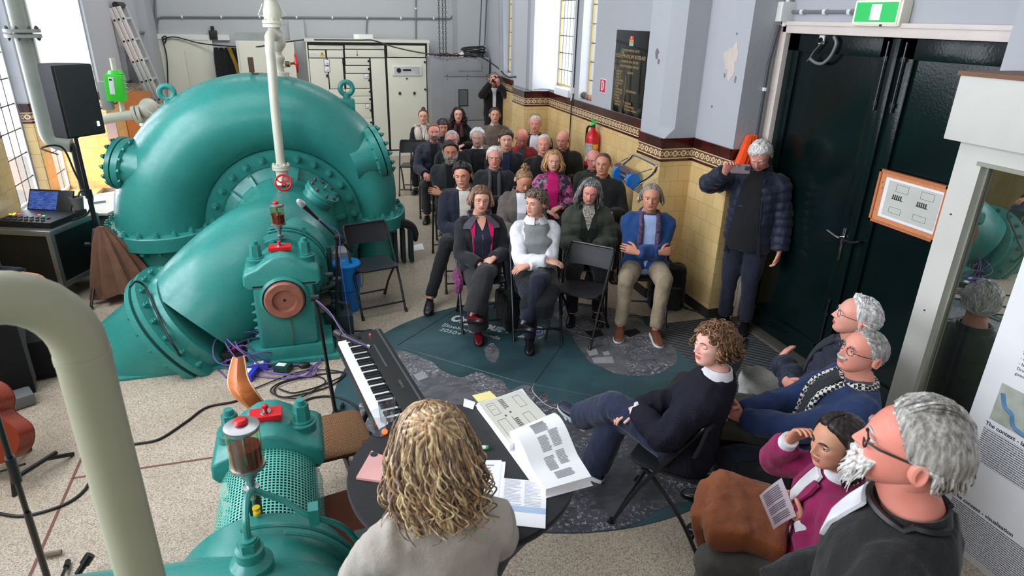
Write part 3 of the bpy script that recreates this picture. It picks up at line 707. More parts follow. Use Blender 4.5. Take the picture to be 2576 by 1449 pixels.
m=MB();bx(m,.03,.16,1.75,2.1,.1,.75,bev=.02);m.build('pump_bracket',M['teal_dark'],near)
ol=oiler((-.315,2.12,1.125),.98,'oil cup with red cap above the perforated guard in front',[(-.315,2.12,.92),(-.31,2.08,.88)])
q=MB();bx(q,-.335,-.295,2.12,2.17,.80,.99);q.build('oiler_bracket',M['teal_dark'],ol)
q=MB()
for k in range(2):q.lathe((-.305,2.085,.945-.022*k),(0,0,1),[(.014,0),(.014,.011)],12)
q.build('yellow_marking',paint('yellow_mark',(228,190,40),.4),ol)
# --- white pipework on top of the big pump
wp=thing('valve_pipework','cream vertical pipe with flanges and red handwheels on top of the pump','pipe',(-.25,6.65,1.15))
vx,vy=-.255,6.62
m=MB();m.tube(bez([(vx,vy,1.27),(vx+.005,vy,1.8),(vx+.02,vy,2.22),(vx+.02,vy+.02,2.36),(vx+.03,vy+.16,2.45),(vx+.05,vy+.42,2.45),(-.205,7.3,2.42)],8),.042,18);m.build('pipe',M['cream_pipe'],wp)
m=MB()
for z in (1.24,1.265):m.cyl((vx,vy,z),(vx,vy,z+.022),.085,n=28)
m.lathe((vx,vy,1.24),(0,0,-1),[(.06,0),(.055,.1),(.075,.14)],20);v1=m.build('valve_body',M['cream_pipe'],wp)
bolts(v1,'flange_bolt',[((vx+.066*math.cos(k*1.047),vy+.066*math.sin(k*1.047),1.287),(0,0,1),.011) for k in range(6)],M['cream_pipe'])
def handwheel(c,d,r,par):
 c,d=Vector(c),Vector(d).normalized();x,y,_=frame(d);q=MB()
 q.tube([c+(x*math.cos(a)+y*math.sin(a))*r for a in np.linspace(0,2*math.pi,29)[:-1]],r*.14,10,closed=True)
 q.cyl(c-d*.02,c+d*.02,r*.26,n=14)
 for k in range(5):
  a=k*2*math.pi/5;p=[c+(x*math.cos(a+t*.6)+y*math.sin(a+t*.6))*(r*(.2+.75*t)) for t in (0,.35,.7,1)]
  q.tube(p,r*.09,6)
 q.build('handwheel',M['red'],par)
handwheel((vx+.01,vy-.15,1.145),(.05,-1,.3),.072,wp)
q=MB();q.cyl((vx,vy,1.12),(vx+.01,vy-.15,1.145),.02,n=10);q.build('valve_spindle',M['steel'],wp)
rx,ry=-.20,7.35
m=MB()
m.lathe((rx,ry,2.03),(0,0,1),[(.10,0),(.10,.05),(.055,.06),(.05,.14),(.07,.17),(.07,.2),(.05,.22),(.05,.27)],24,0)
m.lathe((rx,ry,2.33),(0,0,1),[(.045,-.06),(.09,0),(.10,.04),(.10,.10),(.06,.15),(.055,.18)],24,0)
for z in (2.51,2.545,2.80,2.835):m.cyl((rx,ry,z),(rx,ry,z+.028),.105,n=26)
m.lathe((rx,ry,2.56),(0,0,1),[(.075,0),(.09,.05),(.085,.12),(.06,.2),(.06,.25)],24)
m.tube([(rx,ry,2.8),(rx,ry,4.0),(rx,ry,HC)],.045,16)
m.cyl((rx,ry,2.14),(rx+.12,ry,2.16),.025,n=12)
rs=m.build('riser_pipe',M['cream_pipe'],wp)
bolts(rs,'flange_bolt',[((rx+.084*math.cos(k*1.047+.5),ry+.084*math.sin(k*1.047+.5),z),(0,0,1),.011) for z in (2.573,2.863) for k in range(6)],M['cream_pipe'])
q=MB()
for sx in (-1,1):q.tube([(rx+sx*.06,ry-.03,2.6),(rx+sx*.13,ry-.03,2.62),(rx+sx*.08,ry-.03,2.72)],.008,6)
q.build('flange_bracket',M['cream_pipe'],rs)
q=MB();q.cyl((rx+.05,ry,2.16),(rx+.17,ry,2.17),.012,n=10);q.lathe((rx+.07,ry,2.16),(1,0,0),[(.03,0),(.03,.04),(.016,.05)],12);q.build('valve_spindle',paint('brass',(120,92,52),.35,.8),wp)
handwheel((rx+.18,ry,2.17),(1,0,.05),.085,wp)
q=MB();q.cyl((rx-.25,ry-.1,2.03),(rx-.25,ry-.1,2.10),.012,n=8);q.box((rx-.25,ry-.1,2.16),(.05,.05,.14));q.box((rx-.22,ry-.1,2.07),(.06,.02,.02));tag(q.build('gauge_cock',paint('dark_brass',(84,66,48),.4,.6)),'small dark gauge cock standing on top of the big pump','valve')
# --- beige pipe with elbow across the left foreground
fx,fy=-.445,1.28
m=MB();pth=[V3(fx,fy,.97),V3(fx,fy,1.4),V3(fx,fy,2.05)]+[V3(fx-.12*.9+.12*.9*math.cos(a),fy-.12*.5+.12*.5*math.cos(a),2.05+.14*math.sin(a)) for a in np.linspace(.2,1.45,7)]+[V3(fx-.125,fy-.069,2.193),V3(-1.0,.97,2.215),V3(-1.8,.52,2.25)]
m.tube(pth,.047,32);bp=m.build('bent_pipe',M['beige_pipe']);tag(bp,'olive beige pipe with elbow crossing the left foreground','pipe')
q=MB();q.cyl((fx,fy,2.03),(fx,fy,2.045),.0485,n=32);q.build('weld_seam',M['beige_pipe'],bp)
# ---------------------------------------------------------------- back of the hall
YF=13.3
def zp(a,b):return ony(a/4.287+700,b/4.287,YF)
cab=thing('switchgear_cabinet','wide cream switchgear cabinet with many panels along the back wall','cabinet',(1.3,13.55,0))
m=MB();bx(m,.16,2.45,YF+.02,13.82,.06,2.2);bx(m,.14,2.47,YF-.01,13.82,2.16,2.21);m.build('body',M['cream'],cab)
m=MB();bx(m,.18,2.43,YF+.008,YF+.021,.1,2.15);m.build('panel_gap',M['dark_gap'],cab)
m=MB();bx(m,.16,.185,YF-.005,YF+.03,.06,2.2);bx(m,2.42,2.45,YF-.005,YF+.03,.06,2.2);bx(m,.16,2.45,YF-.004,YF+.03,.0,.1);m.build('frame',M['cream'],cab)
zb=.13
def zrect(x0,y0,x1,y1=None):
 a=zp(x0,y0);b=zp(x1,y1 if y1 else y0);xm0=(a.x);return xm0,b.x,(b.z if y1 else zb),a.z
PAN=[(325,487,703,533),(325,541,513,622),(521,541,705,622),(330,630,524,None),(534,630,716,955),(540,962,722,None),(716,487,1145,530),(717,536,1148,619),(722,629,986,702),(722,711,988,788),(724,795,990,950),(726,958,998,1033),(728,1040,1002,1112),(730,1120,1008,1272),(732,1280,1014,None),(995,629,1150,None),(1172,488,1588,615),(1172,626,1592,None)]
KN={4:[(700,672)],8:[(972,658)],9:[(975,742)],10:[(980,865)],11:[(987,987)],12:[(990,1069)],13:[(995,1188)],14:[(1000,1320)],17:[(1577,668),(1582,963)]}
for i,r in enumerate(PAN):
 x0,x1,z0,z1=zrect(*r);m=MB();bx(m,x0,x1-.004,YF-.006,YF+.01,z0,z1,bev=.004)
 d=m.build('panel_door' if i in KN or r[3] is None else 'cover_panel',M['cream'],cab)
 for k in KN.get(i,[]):
  p=zp(*k);q=MB();q.cyl((p.x,YF-.01,p.z),(p.x,YF-.03,p.z),.02,.016,12);q.box((p.x+.012,YF-.03,p.z),(.03,.012,.012));q.build('latch_knob',M['black'],d)
for a,b,s in ((522,672,.105),(527,745,.105),(947,818,.085),(962,1142,.085)):
 p=zp(a,b);m=MB();m.box((p.x,YF-.012,p.z),(s,.02,s),bev=.008);o=m.build('panel_meter',M['grey_metal'],cab)
 q=MB();q.box((p.x,YF-.024,p.z),(s*.82,.006,s*.82));q.build('meter_dial',M['paper'],o);q=MB();q.box((p.x+.01,YF-.028,p.z-.015),(s*.4,.003,.008));q.build('meter_needle',M['dark_gap'],o)
for a,b in ((530,815),(1310,1005),(1467,1005)):
 p=zp(a,b);m=MB();m.box((p.x,YF-.01,p.z),(.055,.008,.06));m.cyl((p.x,YF-.012,p.z),(p.x,YF-.035,p.z),.018,n=12,mi=1);m.box((p.x,YF-.036,p.z),(.012,.02,.045),mi=1);m.build('rotary_switch',[M['grey_metal'],M['black']],cab)
x0,x1,z0,z1=zrect(1228,707,1545,812);m=MB();bx(m,x0,x1,YF-.035,YF,z0,z1,bev=.006);o=m.build('control_unit',M['white'],cab)
m=MB();bx(m,x0+.03,x1-.03,YF-.038,YF-.03,z0+.02,z1-.02);m.build('fascia',paint('pale_grey_fascia',(196,198,196),.4),o)
p=zp(1298,757);m=MB();m.cyl((p.x,YF-.036,p.z),(p.x,YF-.055,p.z),.045,.04,20);m.build('dial_knob',M['black'],o)
p=zp(1385,755);m=MB();m.box((p.x,YF-.04,p.z),(.16,.006,.035));m.build('display',paint('display_dark',(40,46,48),.2),o)
p=zp(1385,846);m=MB();m.box((p.x,YF-.012,p.z),(.035,.02,.02));m.build('lock',M['black'],cab)
p=zp(473,583);m=MB();m.prism([(-.045,-.035),(.045,-.035),(0,.045)],(p.x,YF-.008,p.z),(1,0,0),(0,0,1),(0,-.002,0));o=m.build('warning_triangle',paint('warning_yellow',(236,196,30),.4),cab)
m=MB();m.prism([(-.006,.02),(.008,.02),(.001,.004),(.009,.004),(-.006,-.025),(-.001,-.003),(-.01,-.003)],(p.x,YF-.0105,p.z),(1,0,0),(0,0,1),(0,-.001,0));m.build('lightning_bolt',M['dark_gap'],o)
p=zp(383,577);m=MB();m.prism(rounded(.155,.04,.018),(p.x,YF-.008,p.z),(1,0,0),(0,0,1),(0,-.002,0));o=m.build('name_plate',M['paper'],cab);text('installatietechniek',.018,(p.x,YF-.0115,p.z-.005),(1,0,0),(0,0,1),M['grey_dark'],o,align='CENTER')
p=zp(850,570);m=MB();m.box((p.x,YF-.009,p.z+.01),(.006,.003,.1));m.prism([(-.016,0),(.016,0),(0,-.03)],(p.x,YF-.008,p.z-.03),(1,0,0),(0,0,1),(0,-.003,0));m.build('arrow_mark',M['dark_gap'],cab)
lam=thing('emergency_lamp','small white emergency lamp with green light on the cream cabinet top','lamp',(ony(916,100,YF).x,YF+.1,2.21))
m=MB();a=ony(915,96,YF);m.box((a.x,YF+.1,2.255),(.36,.12,.09),bev=.02);m.build('housing',M['white'],lam)
m=MB();m.sphere((a.x-.14,YF+.035,2.26),.022,12,8);m.build('green_led',glow('led_green',(120,255,150),9),lam)
cb=thing('cupboard','tall cream cupboard with mesh top left of the white cabinet, behind the pump','cupboard',(-.7,13.5,0))
m=MB();bx(m,-1.04,-.05,13.3,13.76,0,2.16);m.build('body',M['cream'],cb);m=MB();bx(m,-1.0,-.42,13.285,13.3,.1,2.14,bev=.004);m.build('door',M['cream'],cb)
m=MB();bx(m,-1.04,-.4,13.31,13.33,2.16,2.3);m.build('mesh_top',paint('grey_mesh',(160,164,166),.5),cb)
cr=thing('hanging_coat','dark coat hanging in the gap beside the white panelled door','coat',(-1.25,13.7,1.0))
m=MB()
for k in range(5):m.tube(bez([(-1.42+.09*k,13.72,2.02),(-1.42+.09*k,13.66,1.5),(-1.42+.095*k,13.68,.7)],5),[.04,.05,.055,.06,.06,.06,.06,.06,.065,.065,.06],8)
m.build('coat_body',fabric('dark_coat',(30,32,34)),cr)
m=MB();m.tube(bez([(-1.2,13.66,2.04),(-1.1,13.6,1.7),(-1.06,13.62,1.3)],5),.035,8);m.build('ochre_lining',fabric('ochre',(168,140,52)),cr)
st=thing('steel_cabinet','grey steel cabinet with small window standing in the far corner','cabinet',(3.05,13.2,0))
X0,X1,Y0=2.66,3.56,12.85
m=MB();bx(m,X0-.26,X1,Y0+.02,13.75,.05,1.93,bev=.01);m.build('body',M['grey_metal'],st)
m=MB();bx(m,X0,X1-.01,Y0,Y0+.03,1.58,1.9,bev=.006);o=m.build('top_panel',M['grey_metal'],st)
m=MB();bx(m,X0+.28,X0+.74,Y0-.012,Y0,1.68,1.8,bev=.003);m.build('label_plate',M['grey_metal'],o)
m=MB();bx(m,X0,X1-.01,Y0,Y0+.03,.75,1.56,bev=.006);o=m.build('door',M['grey_metal'],st)
m=MB();bx(m,X0+.27,X0+.46,Y0-.012,Y0,1.02,1.34,bev=.004);o2=m.build('window_frame',M['black'],o);m=MB();bx(m,X0+.285,X0+.445,Y0-.016,Y0-.008,1.035,1.325);m.build('window_pane',paint('smoky_pane',(96,102,104),.2),o2)
m=MB();bx(m,X0,X1-.01,Y0,Y0+.03,.08,.73,bev=.006);m.build('lower_panel',M['grey_metal'],st)
bolts(st,'panel_screw',[((x,Y0-.002,z),(0,-1,0),.008) for x in (X0+.05,X0+.45,X1-.06) for z in (1.87,1.6,1.53,.78)],M['grey_dark'])
m=MB()
for k in range(9):
 r=.17+.012*(k%4);m.tube([V3(3.28+r*math.cos(a)*1.15,13.05+r*math.sin(a),1.95+.018*k+.03*math.sin(a+k)) for a in np.linspace(0,6.28,28)[:-1]],.013,6,closed=True)
tag(m.build('cable_coil',M['black']),'coil of black cable lying on top of the grey steel cabinet','cable')
m=MB();m.lathe((3.03,12.98,1.97),(.9,-.5,0),[(.02,-.12),(.025,-.03),(.05,0),(.055,.03),(.03,.05)],16);tag(m.build('work_lamp',M['white']),'small white lamp lying on the grey steel cabinet','lamp')
m=MB()
for k in range(7):m.tube(bez([(2.5+.06*k,12.95+.05*rnd.random(),1.94),(2.55+.06*k,12.95,1.96+.04*rnd.random()),(2.62+.07*k,13.0,1.94)],4),.012,5,mi=k%3==0)
tag(m.build('loose_wiring',[M['black'],paint('dull_red',(130,40,34),.5)]),'tangle of black and red wiring on the grey steel cabinet','wiring',kind='stuff')
def chain_obj(x,y,z0,z1,label,r=.014):
 m=MB();n=int((z1-z0)/.045)
 for k in range(n):
  z=z0+.045*k;p=[]
  for a in np.linspace(0,6.283,9)[:-1]:p.append(V3(x+(r*math.cos(a) if k%2 else 0),y+(0 if k%2 else r*math.cos(a)),z+.03*math.sin(a)))
  m.tube(p,.005,5,closed=True)
 tag(m.build('chain',paint('dark_chain',(84,82,78),.4,.7)),label,'chain','hoist chains')
for i,(px,t) in enumerate(((1104.5,'hoist chain hanging over the steel cabinet, farthest from the corner'),(1114,'middle hoist chain hanging over the steel cabinet'),(1121,'hoist chain hanging over the steel cabinet, closest to the corner'))):
 a=ony(px,60,12.95);chain_obj(a.x,12.95,1.95,HC,t)
for px,t in ((1206,'thin dark cord hanging in the far corner above the cable coil'),(1219,'second thin dark cord hanging near the corner pipe')):
 wallpipe('cord',t,[ony(px+8,-60,13.1),ony(px,115,13.1)],.012,M['grey_dark'],0,'cord')
ld=thing('ladder','aluminium extension ladder leaning on the far left wall','ladder',(-1.9,11.3,0))
lt,lb=V3(-2.44,11.3,2.66),V3(-1.80,11.3,.0);dd=(lt-lb).normalized();pp=V3(dd.z,0,-dd.x)
alu=paint('ladder_aluminium',(206,206,204),.35,.5,var=.03)
Ml=Matrix((pp,(0,1,0),dd)).transposed();L=(lt-lb).length
for k in range(3):
 off=pp*(k-1)*.062;q=MB()
 for y in (0,.40):q.box((lt+lb)/2+off+V3(0,y,0),(.056,.025,L),Ml,bev=.006)
 s=q.build('stile_pair',alu,ld)
 n=9
 for j in range(n):
  c=lb+dd*(.25+j*.29)+off
  q=MB();q.box(c+V3(0,.2,0),(.03,.40,.03),Ml);q.box(c+V3(0,-.0135,0),(.026,.004,.026),Ml,1);q.build('rung',[alu,M['dark_gap']],ld)
q=MB();q.cyl(lt+V3(.03,-.01,.03),lt+V3(.03,.42,.03),.045,n=14);q.build('top_roller',M['black'],ld)
m=MB();a=ony(322,172,11.9);bx(m,-2.5,-2.28,11.7,12.0,a.z-.2,a.z+.16,bev=.01);tag(m.build('switch_box',M['grey_metal']),'grey switch box on the far left wall behind the ladder','box')
wallpipe('conduit','bent grey conduit loop above the switch box behind the ladder',bez([(-2.47,11.8,1.9),(-2.47,11.8,2.2),(-2.47,12.0,2.3),(-2.47,13.2,2.28)],5),.02,M['conduit'])
m=MB();bx(m,-2.48,-2.1,10.9,10.95,0,1.55);bx(m,-2.48,-2.1,11.05,11.2,0,1.3,bev=.004);tag(m.build('wooden_board',paint('brown_board',(150,118,84),.6,var=.1)),'brown wooden boards standing upright behind the green valve drive','board')
gv=thing('valve_actuator','bright green valve drive on cream pipes beside the big pump','valve',(-2.15,9.4,0))
gx,gy=-2.17,9.4
g=paint('bright_green',(60,214,52),.3,var=.03)
m=MB();c=ony(292,220,gy);m.box((c.x,gy,c.z),(.20,.2,.32),Matrix.Rotation(.06,3,'Y'),bev=.025);m.cyl((c.x+.02,gy+.02,c.z+.16),(c.x+.02,gy+.02,c.z+.20),.09,.07,20);ac=m.build('drive_housing',g,gv)
m=MB();m.box((c.x-.02,gy-.102,c.z+.03),(.055,.008,.2),Matrix.Rotation(.06,3,'Y'),bev=.004);m.build('label_panel',M['paper'],ac)
m=MB();m.box((c.x-.02,gy-.107,c.z+.1),(.03,.004,.02));m.build('display',M['black'],ac)
bolts(ac,'housing_screw',[((c.x+.12,gy-.06,c.z+.1-.05*k),(1,0,0),.012) for k in range(4)],M['steel'])
m=MB();pz=c.z-.36
m.tube([(c.x-.40,gy,pz-.06),(c.x-.1,gy,pz+.0),(c.x+.12,gy,pz+.03)],.062,18)
m.cyl((c.x+.14,gy,pz+.02),(c.x+.18,gy,pz+.03),.115,n=28);m.cyl((c.x+.19,gy,pz+.03),(c.x+.23,gy,pz+.035),.115,n=28)
m.cyl((c.x+.02,gy,pz),(c.x+.02,gy,c.z+.34),.03,n=14);m.sphere((c.x+.32,gy,pz+.1),(.12,.11,.13),20,12)
m.cyl((c.x+.3,gy,pz-.1),(c.x+.3,gy,pz-.06),.125,n=28);m.tube([(c.x+.3,gy,pz-.1),(c.x+.33,gy,.0)],.06,18)
m.tube([(c.x+.42,gy,pz+.12),(c.x+.46,gy,pz+.02),(c.x+.36,gy,pz-.1)],.012,6);m.tube([(c.x+.3,gy-.1,pz+.1),(c.x+.42,gy-.14,pz+.02),(c.x+.3,gy-.1,pz-.05)],.01,6)
m.build('pipework',M['cream_pipe'],gv)
handwheel((c.x+.52,gy-.02,pz+.15),(1,-.25,.1),.075,gv)
m=MB();m.cyl((c.x+.4,gy,pz+.13),(c.x+.52,gy-.02,pz+.15),.014,n=8);m.tube([(c.x+.36,gy-.1,pz+.02),(c.x+.50,gy-.16,pz-.16)],.016,8);m.tube([(c.x+.50,gy-.16,pz-.16),(c.x+.56,gy-.18,pz-.26)],.017,8,mi=1);m.build('lever',[M['cream_pipe'],M['red']],gv)
m=MB();m.box((c.x-.14,gy+.05,c.z-.1),(.12,.12,.34),bev=.02);m.build('terminal_box',M['grey_metal'],gv)
m=MB();a=ony(300,330,10.2);bx(m,-2.52,-2.40,9.96,9.99,.4,1.3);tag(m.build('cable_tray',M['grey_metal']),'perforated grey cable tray on the tiled pillar by the green valve','cable tray')
vp=thing('vertical_pipe','thick grey green pipe with bolted flange by the left windows','pipe',(-2.72,8.45,0))
m=MB();m.tube([V3(-2.72,8.45,HC),V3(-2.72,8.45,1.5)]+bez([(-2.72,8.45,1.4),(-2.71,8.45,1.32),(-2.66,8.45,1.26),(-2.52,8.45,1.22)],5),.085,24);m.build('pipe',paint('grey_green_pipe',(150,154,144),.4),vp)
m=MB();fz=onx(45,85,-2.72).z;m.cyl((-2.72,8.45,fz+.012),(-2.72,8.45,fz+.045),.165,n=30);m.cyl((-2.72,8.45,fz-.04),(-2.72,8.45,fz-.005),.165,n=30);o=m.build('flange',paint('grey_green_pipe',(150,154,144),.4),vp)
bolts(o,'flange_bolt',[((-2.72+.14*math.cos(k*.785),8.45+.14*math.sin(k*.785),fz+.045),(0,0,1),.016) for k in range(8)]+[((-2.72+.14*math.cos(k*.785),8.45+.14*math.sin(k*.785),fz-.04),(0,0,-1),.016) for k in range(8)],M['grey_dark'])
m=MB();m.tube([(-2.52,8.45,1.22),(-2.5,8.45,1.2),(-2.5,8.45,0)],.04,12);m.build('drop_pipe',M['black_metal'],vp)
# ---------------------------------------------------------------- right wall fittings
ex=thing('exit_sign','lit green emergency exit sign above the dark double door','exit sign',(XD-.02,3.86,2.66))
cz=(onx(2215,33,XD-.06).z);yc=3.86
m=MB();m.box((XD-.045,yc,cz),(.09,.42,.175),bev=.03);m.build('housing',paint('warm_white_plastic',(236,232,214),.35),ex)
m=MB();m.box((XD-.092,yc,cz+.005),(.006,.36,.125));pn=m.build('lit_panel',glow('sign_green',(40,190,96),1.3),ex)
m=MB();m.box((XD-.0955,yc,cz+.005),(.004,.085,.10));m.build('lit_arrow',glow('sign_white',(214,255,224),2.2),pn)
m=MB()
for dy in (-.185,.185):m.box((XD-.096,yc+dy,cz+.005),(.004,.008,.14))
for dz in (-.066,.076):m.box((XD-.096,yc,cz+dz),(.004,.378,.008))
m.build('panel_rim',glow('sign_rim',(230,240,225),1.2),ex)
m=MB();m.cyl((XD-.085,yc-.06,cz-.075),(XD-.095,yc-.06,cz-.08),.008,n=10);m.build('test_button',M['grey_dark'],ex)
pq=thing('plaque','tall black stone plaque with gold lettering on the grey wall','plaque',(XN-.01,7.0,1.64))
m=MB();bx(m,XN-.022,XN-.001,6.61,7.385,1.64,2.55,bev=.003);stone=m.build('stone_slab',paint('polished_black_stone',(20,21,22),.06,var=.1,spec=.6),pq)
px_=XN-.0225
Tt=lambda s,size,y,z,al='LEFT',sq=.8:text(s,size,(px_,y,z),(0,-1,0),(0,0,1),M['gold'],pq,'gold_lettering',al,squash=sq)
Tt('DE WATERSCHAPSZAAL VAN HET',.036,7.0,2.325,'CENTER');Tt('HOOGHEEMRAADSCHAP WATERLAND',.058,7.0,2.255,'CENTER',.72);Tt('IS VERNIEUWD IN HET JAAR 1930',.036,7.0,2.205,'CENTER');Tt('DOOR HET DAGELIJKSCH BESTUUR',.036,7.0,2.155,'CENTER')
for i,(a) in enumerate(('J.KESTELIJK','S.BART JZ','J.TRIPS JZ','K.VAN REEDEN','D.MOENS KZ','D.SMIT','C.KISTEMAKER','J.VAN WAARD','J.WALS KZ','K.DE GIER','C.KNOOP CZ','C.MARTENS')):Tt(a,.036,7.31,2.09-i*.034)
Tt('DIJKGRAAF',.036,7.03,2.09);Tt('HOOGHEEMRADEN',.036,7.03,1.89);Tt('SECRETARIS',.036,7.03,1.755);Tt('PENNINGMEESTER',.036,7.03,1.72);Tt('TECHN. HOOFD - AMBTENAAR',.034,7.03,1.686,sq=.62)
m=MB();m.box((px_,7.06,1.91),(.001,.004,.3));m.build('gold_bracket',M['gold'],pq)
for z,c,n in ((2.475,(196,40,70),'red_shield'),(2.44,(196,164,60),'gold_shield'),(2.405,(150,190,190),'pale_blue_shield')):
 m=MB();m.box((px_-.0005,6.99,z),(.002,.1,.034));m.build(n,paint('shield_'+n,c,.4),pq)
m=MB();m.cyl((px_-.0022,6.99,2.476),(px_-.003,6.99,2.476),.012,n=10);m.build('white_emblem',M['paper'],pq)
fs=thing('fire_sign','small red square sign with a white hose reel symbol on the grey wall','sign',(XN-.005,7.68,1.83))
m=MB();bx(m,XN-.012,XN-.001,7.595,7.765,1.81,1.975);m.build('sign_plate',M['paper'],fs);m=MB();bx(m,XN-.014,XN-.011,7.602,7.758,1.817,1.968);m.build('red_face',paint('sign_red',(214,30,66),.35),fs)
m=MB();m.tube(bez([(XN-.016,7.71,1.93),(XN-.016,7.68,1.95),(XN-.016,7.65,1.92),(XN-.016,7.65,1.87),(XN-.016,7.69,1.84)],5),.009,5);m.tube([(XN-.016,7.70,1.92),(XN-.016,7.70,1.84)],.007,5);m.build('white_symbol',M['paper'],fs)
ey,exx=7.66,XN-.11
fe=thing('fire_extinguisher','red fire extinguisher with green handle hanging on the tiled wall','fire extinguisher',(exx,ey,.86))
m=MB();m.lathe((exx,ey,.86),(0,0,1),[(.055,.0),(.082,.02),(.085,.06),(.085,.40),(.075,.45),(.045,.485),(.028,.50),(.028,.53)],32);m.build('cylinder',M['red'],fe)
m=MB();m.lathe((exx,ey,.86),(0,0,1),[(.05,-.02),(.087,0),(.087,.06)],32,None,False);m.build('black_foot',M['black'],fe)
m=MB();aa=np.linspace(2.55,4.4,14);m.strip([V3(exx+.0862*math.cos(a),ey+.0862*math.sin(a),.97) for a in aa],[V3(exx+.0862*math.cos(a),ey+.0862*math.sin(a),1.2) for a in aa]);m.build('grey_label',paint('extinguisher_label',(176,176,172),.5,var=.25,scale=60),fe)
m=MB();aa=np.linspace(4.45,5.4,8);m.strip([V3(exx+.0862*math.cos(a),ey+.0862*math.sin(a),1.13) for a in aa],[V3(exx+.0862*math.cos(a),ey+.0862*math.sin(a),1.19) for a in aa]);m.build('yellow_label',paint('label_yellow',(236,190,40),.5),fe)
m=MB();m.box((exx-.02,ey-.03,1.43),(.03,.13,.02),Matrix.Rotation(-.3,3,'X'),bev=.006);m.box((exx-.01,ey-.02,1.47),(.03,.15,.018),Matrix.Rotation(.2,3,'X'),bev=.006);m.build('squeeze_handle',paint('handle_green',(40,190,70),.4),fe)
m=MB();m.tube(bez([(exx,ey+.02,1.40),(exx-.03,ey+.10,1.38),(exx-.03,ey+.13,1.25),(exx-.02,ey+.12,1.0)],6),.014,8);m.cyl((exx,ey,1.37),(exx,ey,1.42),.024,n=12);m.build('hose',M['black'],fe)
rx0=XA-.12
RP=lambda px,py:onx(px,py,rx0)
rsn=thing('roll_holder','chrome tubular roll holder with blue end discs on the tiled wall','roll holder',(rx0,6.3,.7))
m=MB();m.tube(bez([RP(1545,432),RP(1585,400),RP(1598,391),RP(1645,413),RP(1652,422),RP(1640,440),RP(1606,463)],5),.012,8);m.tube(bez([RP(1543,430),RP(1575,460),RP(1590,473),RP(1625,492),RP(1640,497)],5),.012,8);m.tube([RP(1606,463),RP(1640,497)],.01,8);m.tube([RP(1545,415),RP(1580,397)],.005,6);m.tube([RP(1597,438),RP(1640,425)],.005,6)
m.build('tube_frame',M['chrome'],rsn)
a,b=RP(1552,432),RP(1592,455);d=(b-a).normalized()
m=MB();m.cyl(a,b,.018,n=12);m.build('spindle',M['steel'],rsn)
blue=paint('bright_blue',(30,120,214),.35)
for p_ in (a+d*.06,b):
 m=MB();m.cyl(p_-d*.02,p_+d*.02,.075,n=24);m.build('end_disc',blue,rsn)
m=MB();m.box((a+b)/2+V3(0,0,.07),(.05,(b-a).length,.05),Matrix.Rotation(math.asin(d.z)*-1,3,'X'));m.build('paper_cutter',M['steel'],rsn)
ov=MB();
zt=onx(1890,345,XC+.1)
for k in range(3):ov.tube(bez([(XC+.12+.03*k,4.82,zt.z+.0),(XC+.08+.03*k,4.79,zt.z-.12),(XC+.02+.05*k,4.78,zt.z-.3)],5),[.03,.035,.04,.045,.05,.05,.052,.054,.055,.05,.045],8)
tag(ov.build('safety_vest',fabric('hi_vis_orange',(255,84,22),.7)),'bright orange vest hanging on the pier behind the man with a phone','vest')
sk=MB();a=onx(2070,100,XD+.0);sk.box((XD+.0,a.y,a.z),(.03,.055,.065),bev=.004);sk.cyl((XD-.015,a.y,a.z),(XD-.05,a.y,a.z-.01),.018,n=10,mi=1);tag(sk.build('wall_socket',[M['white'],M['black']]),'white socket with black plug at the top of the dark door','socket')
Dp=lambda px,py,o=.03:onx(px,py,XD-o)
wallpipe('hose','grey hose hanging in a loop from the top of the dark door',bez([Dp(2098,92),Dp(2104,108),Dp(2096,130),Dp(2084,148),Dp(2068,160),Dp(2052,158),Dp(2038,148)],6),.012,M['conduit'],0,'hose')
wallpipe('cable','thin frayed cable hanging from the socket on the dark door',bez([Dp(2070,104),Dp(2058,118),Dp(2046,132),Dp(2036,148),Dp(2030,154)],5),.006,M['steel'],0,'cable')
nb=thing('notice_board','orange cork noticeboard with a technical drawing on the dark door','noticeboard',(XD-.02,3.3,1.36))
nx=XD-.012
m=MB();bx(m,nx-.02,nx,3.03,3.555,1.36,1.715);m.build('cork_panel',paint('cork',(214,142,96),.8,var=.08,scale=60),nb)
m=MB()
for (ya,yb,za,zb_) in ((3.02,3.565,1.35,1.368),(3.02,3.565,1.707,1.725),(3.547,3.565,1.35,1.725),(3.02,3.038,1.35,1.725)):bx(m,nx-.03,nx,ya,yb,za,zb_)
m.build('wood_frame',paint('orange_wood_frame',(196,116,70),.5),nb)
m=MB();bx(m,nx-.023,nx-.02,3.04,3.50,1.40,1.68);sh=m.build('drawing_sheet',M['paper'],nb)
m=MB();bx(m,nx-.0245,nx-.0225,3.05,3.47,1.42,1.665);m.build('drawing_field',paint('aged_drawing',(202,202,194),.7,var=.03),sh)
m=MB()
def rline(y0,z0,y1,z1,w=.0016):
 for (ya,yb,za,zb_) in ((y0,y1,z0,z0+w),(y0,y1,z1-w,z1),(y0,y0+w,z0,z1),(y1-w,y1,z0,z1)):bx(m,nx-.0255,nx-.0243,ya,yb,za,zb_)
for k in range(2):
 o_=-.2*k
 rline(3.30+o_,1.60,3.40+o_,1.65);rline(3.32+o_,1.45,3.42+o_,1.49)
 for j in range(5):bx(m,nx-.0258,nx-.0243,3.34+o_+.016*j,3.35+o_+.016*j,1.55,1.578)
 bx(m,nx-.0258,nx-.0243,3.33+o_,3.42+o_,1.544,1.55)
m.build('ink_lines',paint('drawing_ink',(60,60,58),.7),sh)
bolts(nb,'push_pin',[((nx-.024,y,z),(-1,0,0),.006) for y,z in ((3.53,1.64),(3.52,1.60))],paint('pin_yellow',(220,196,60),.4))
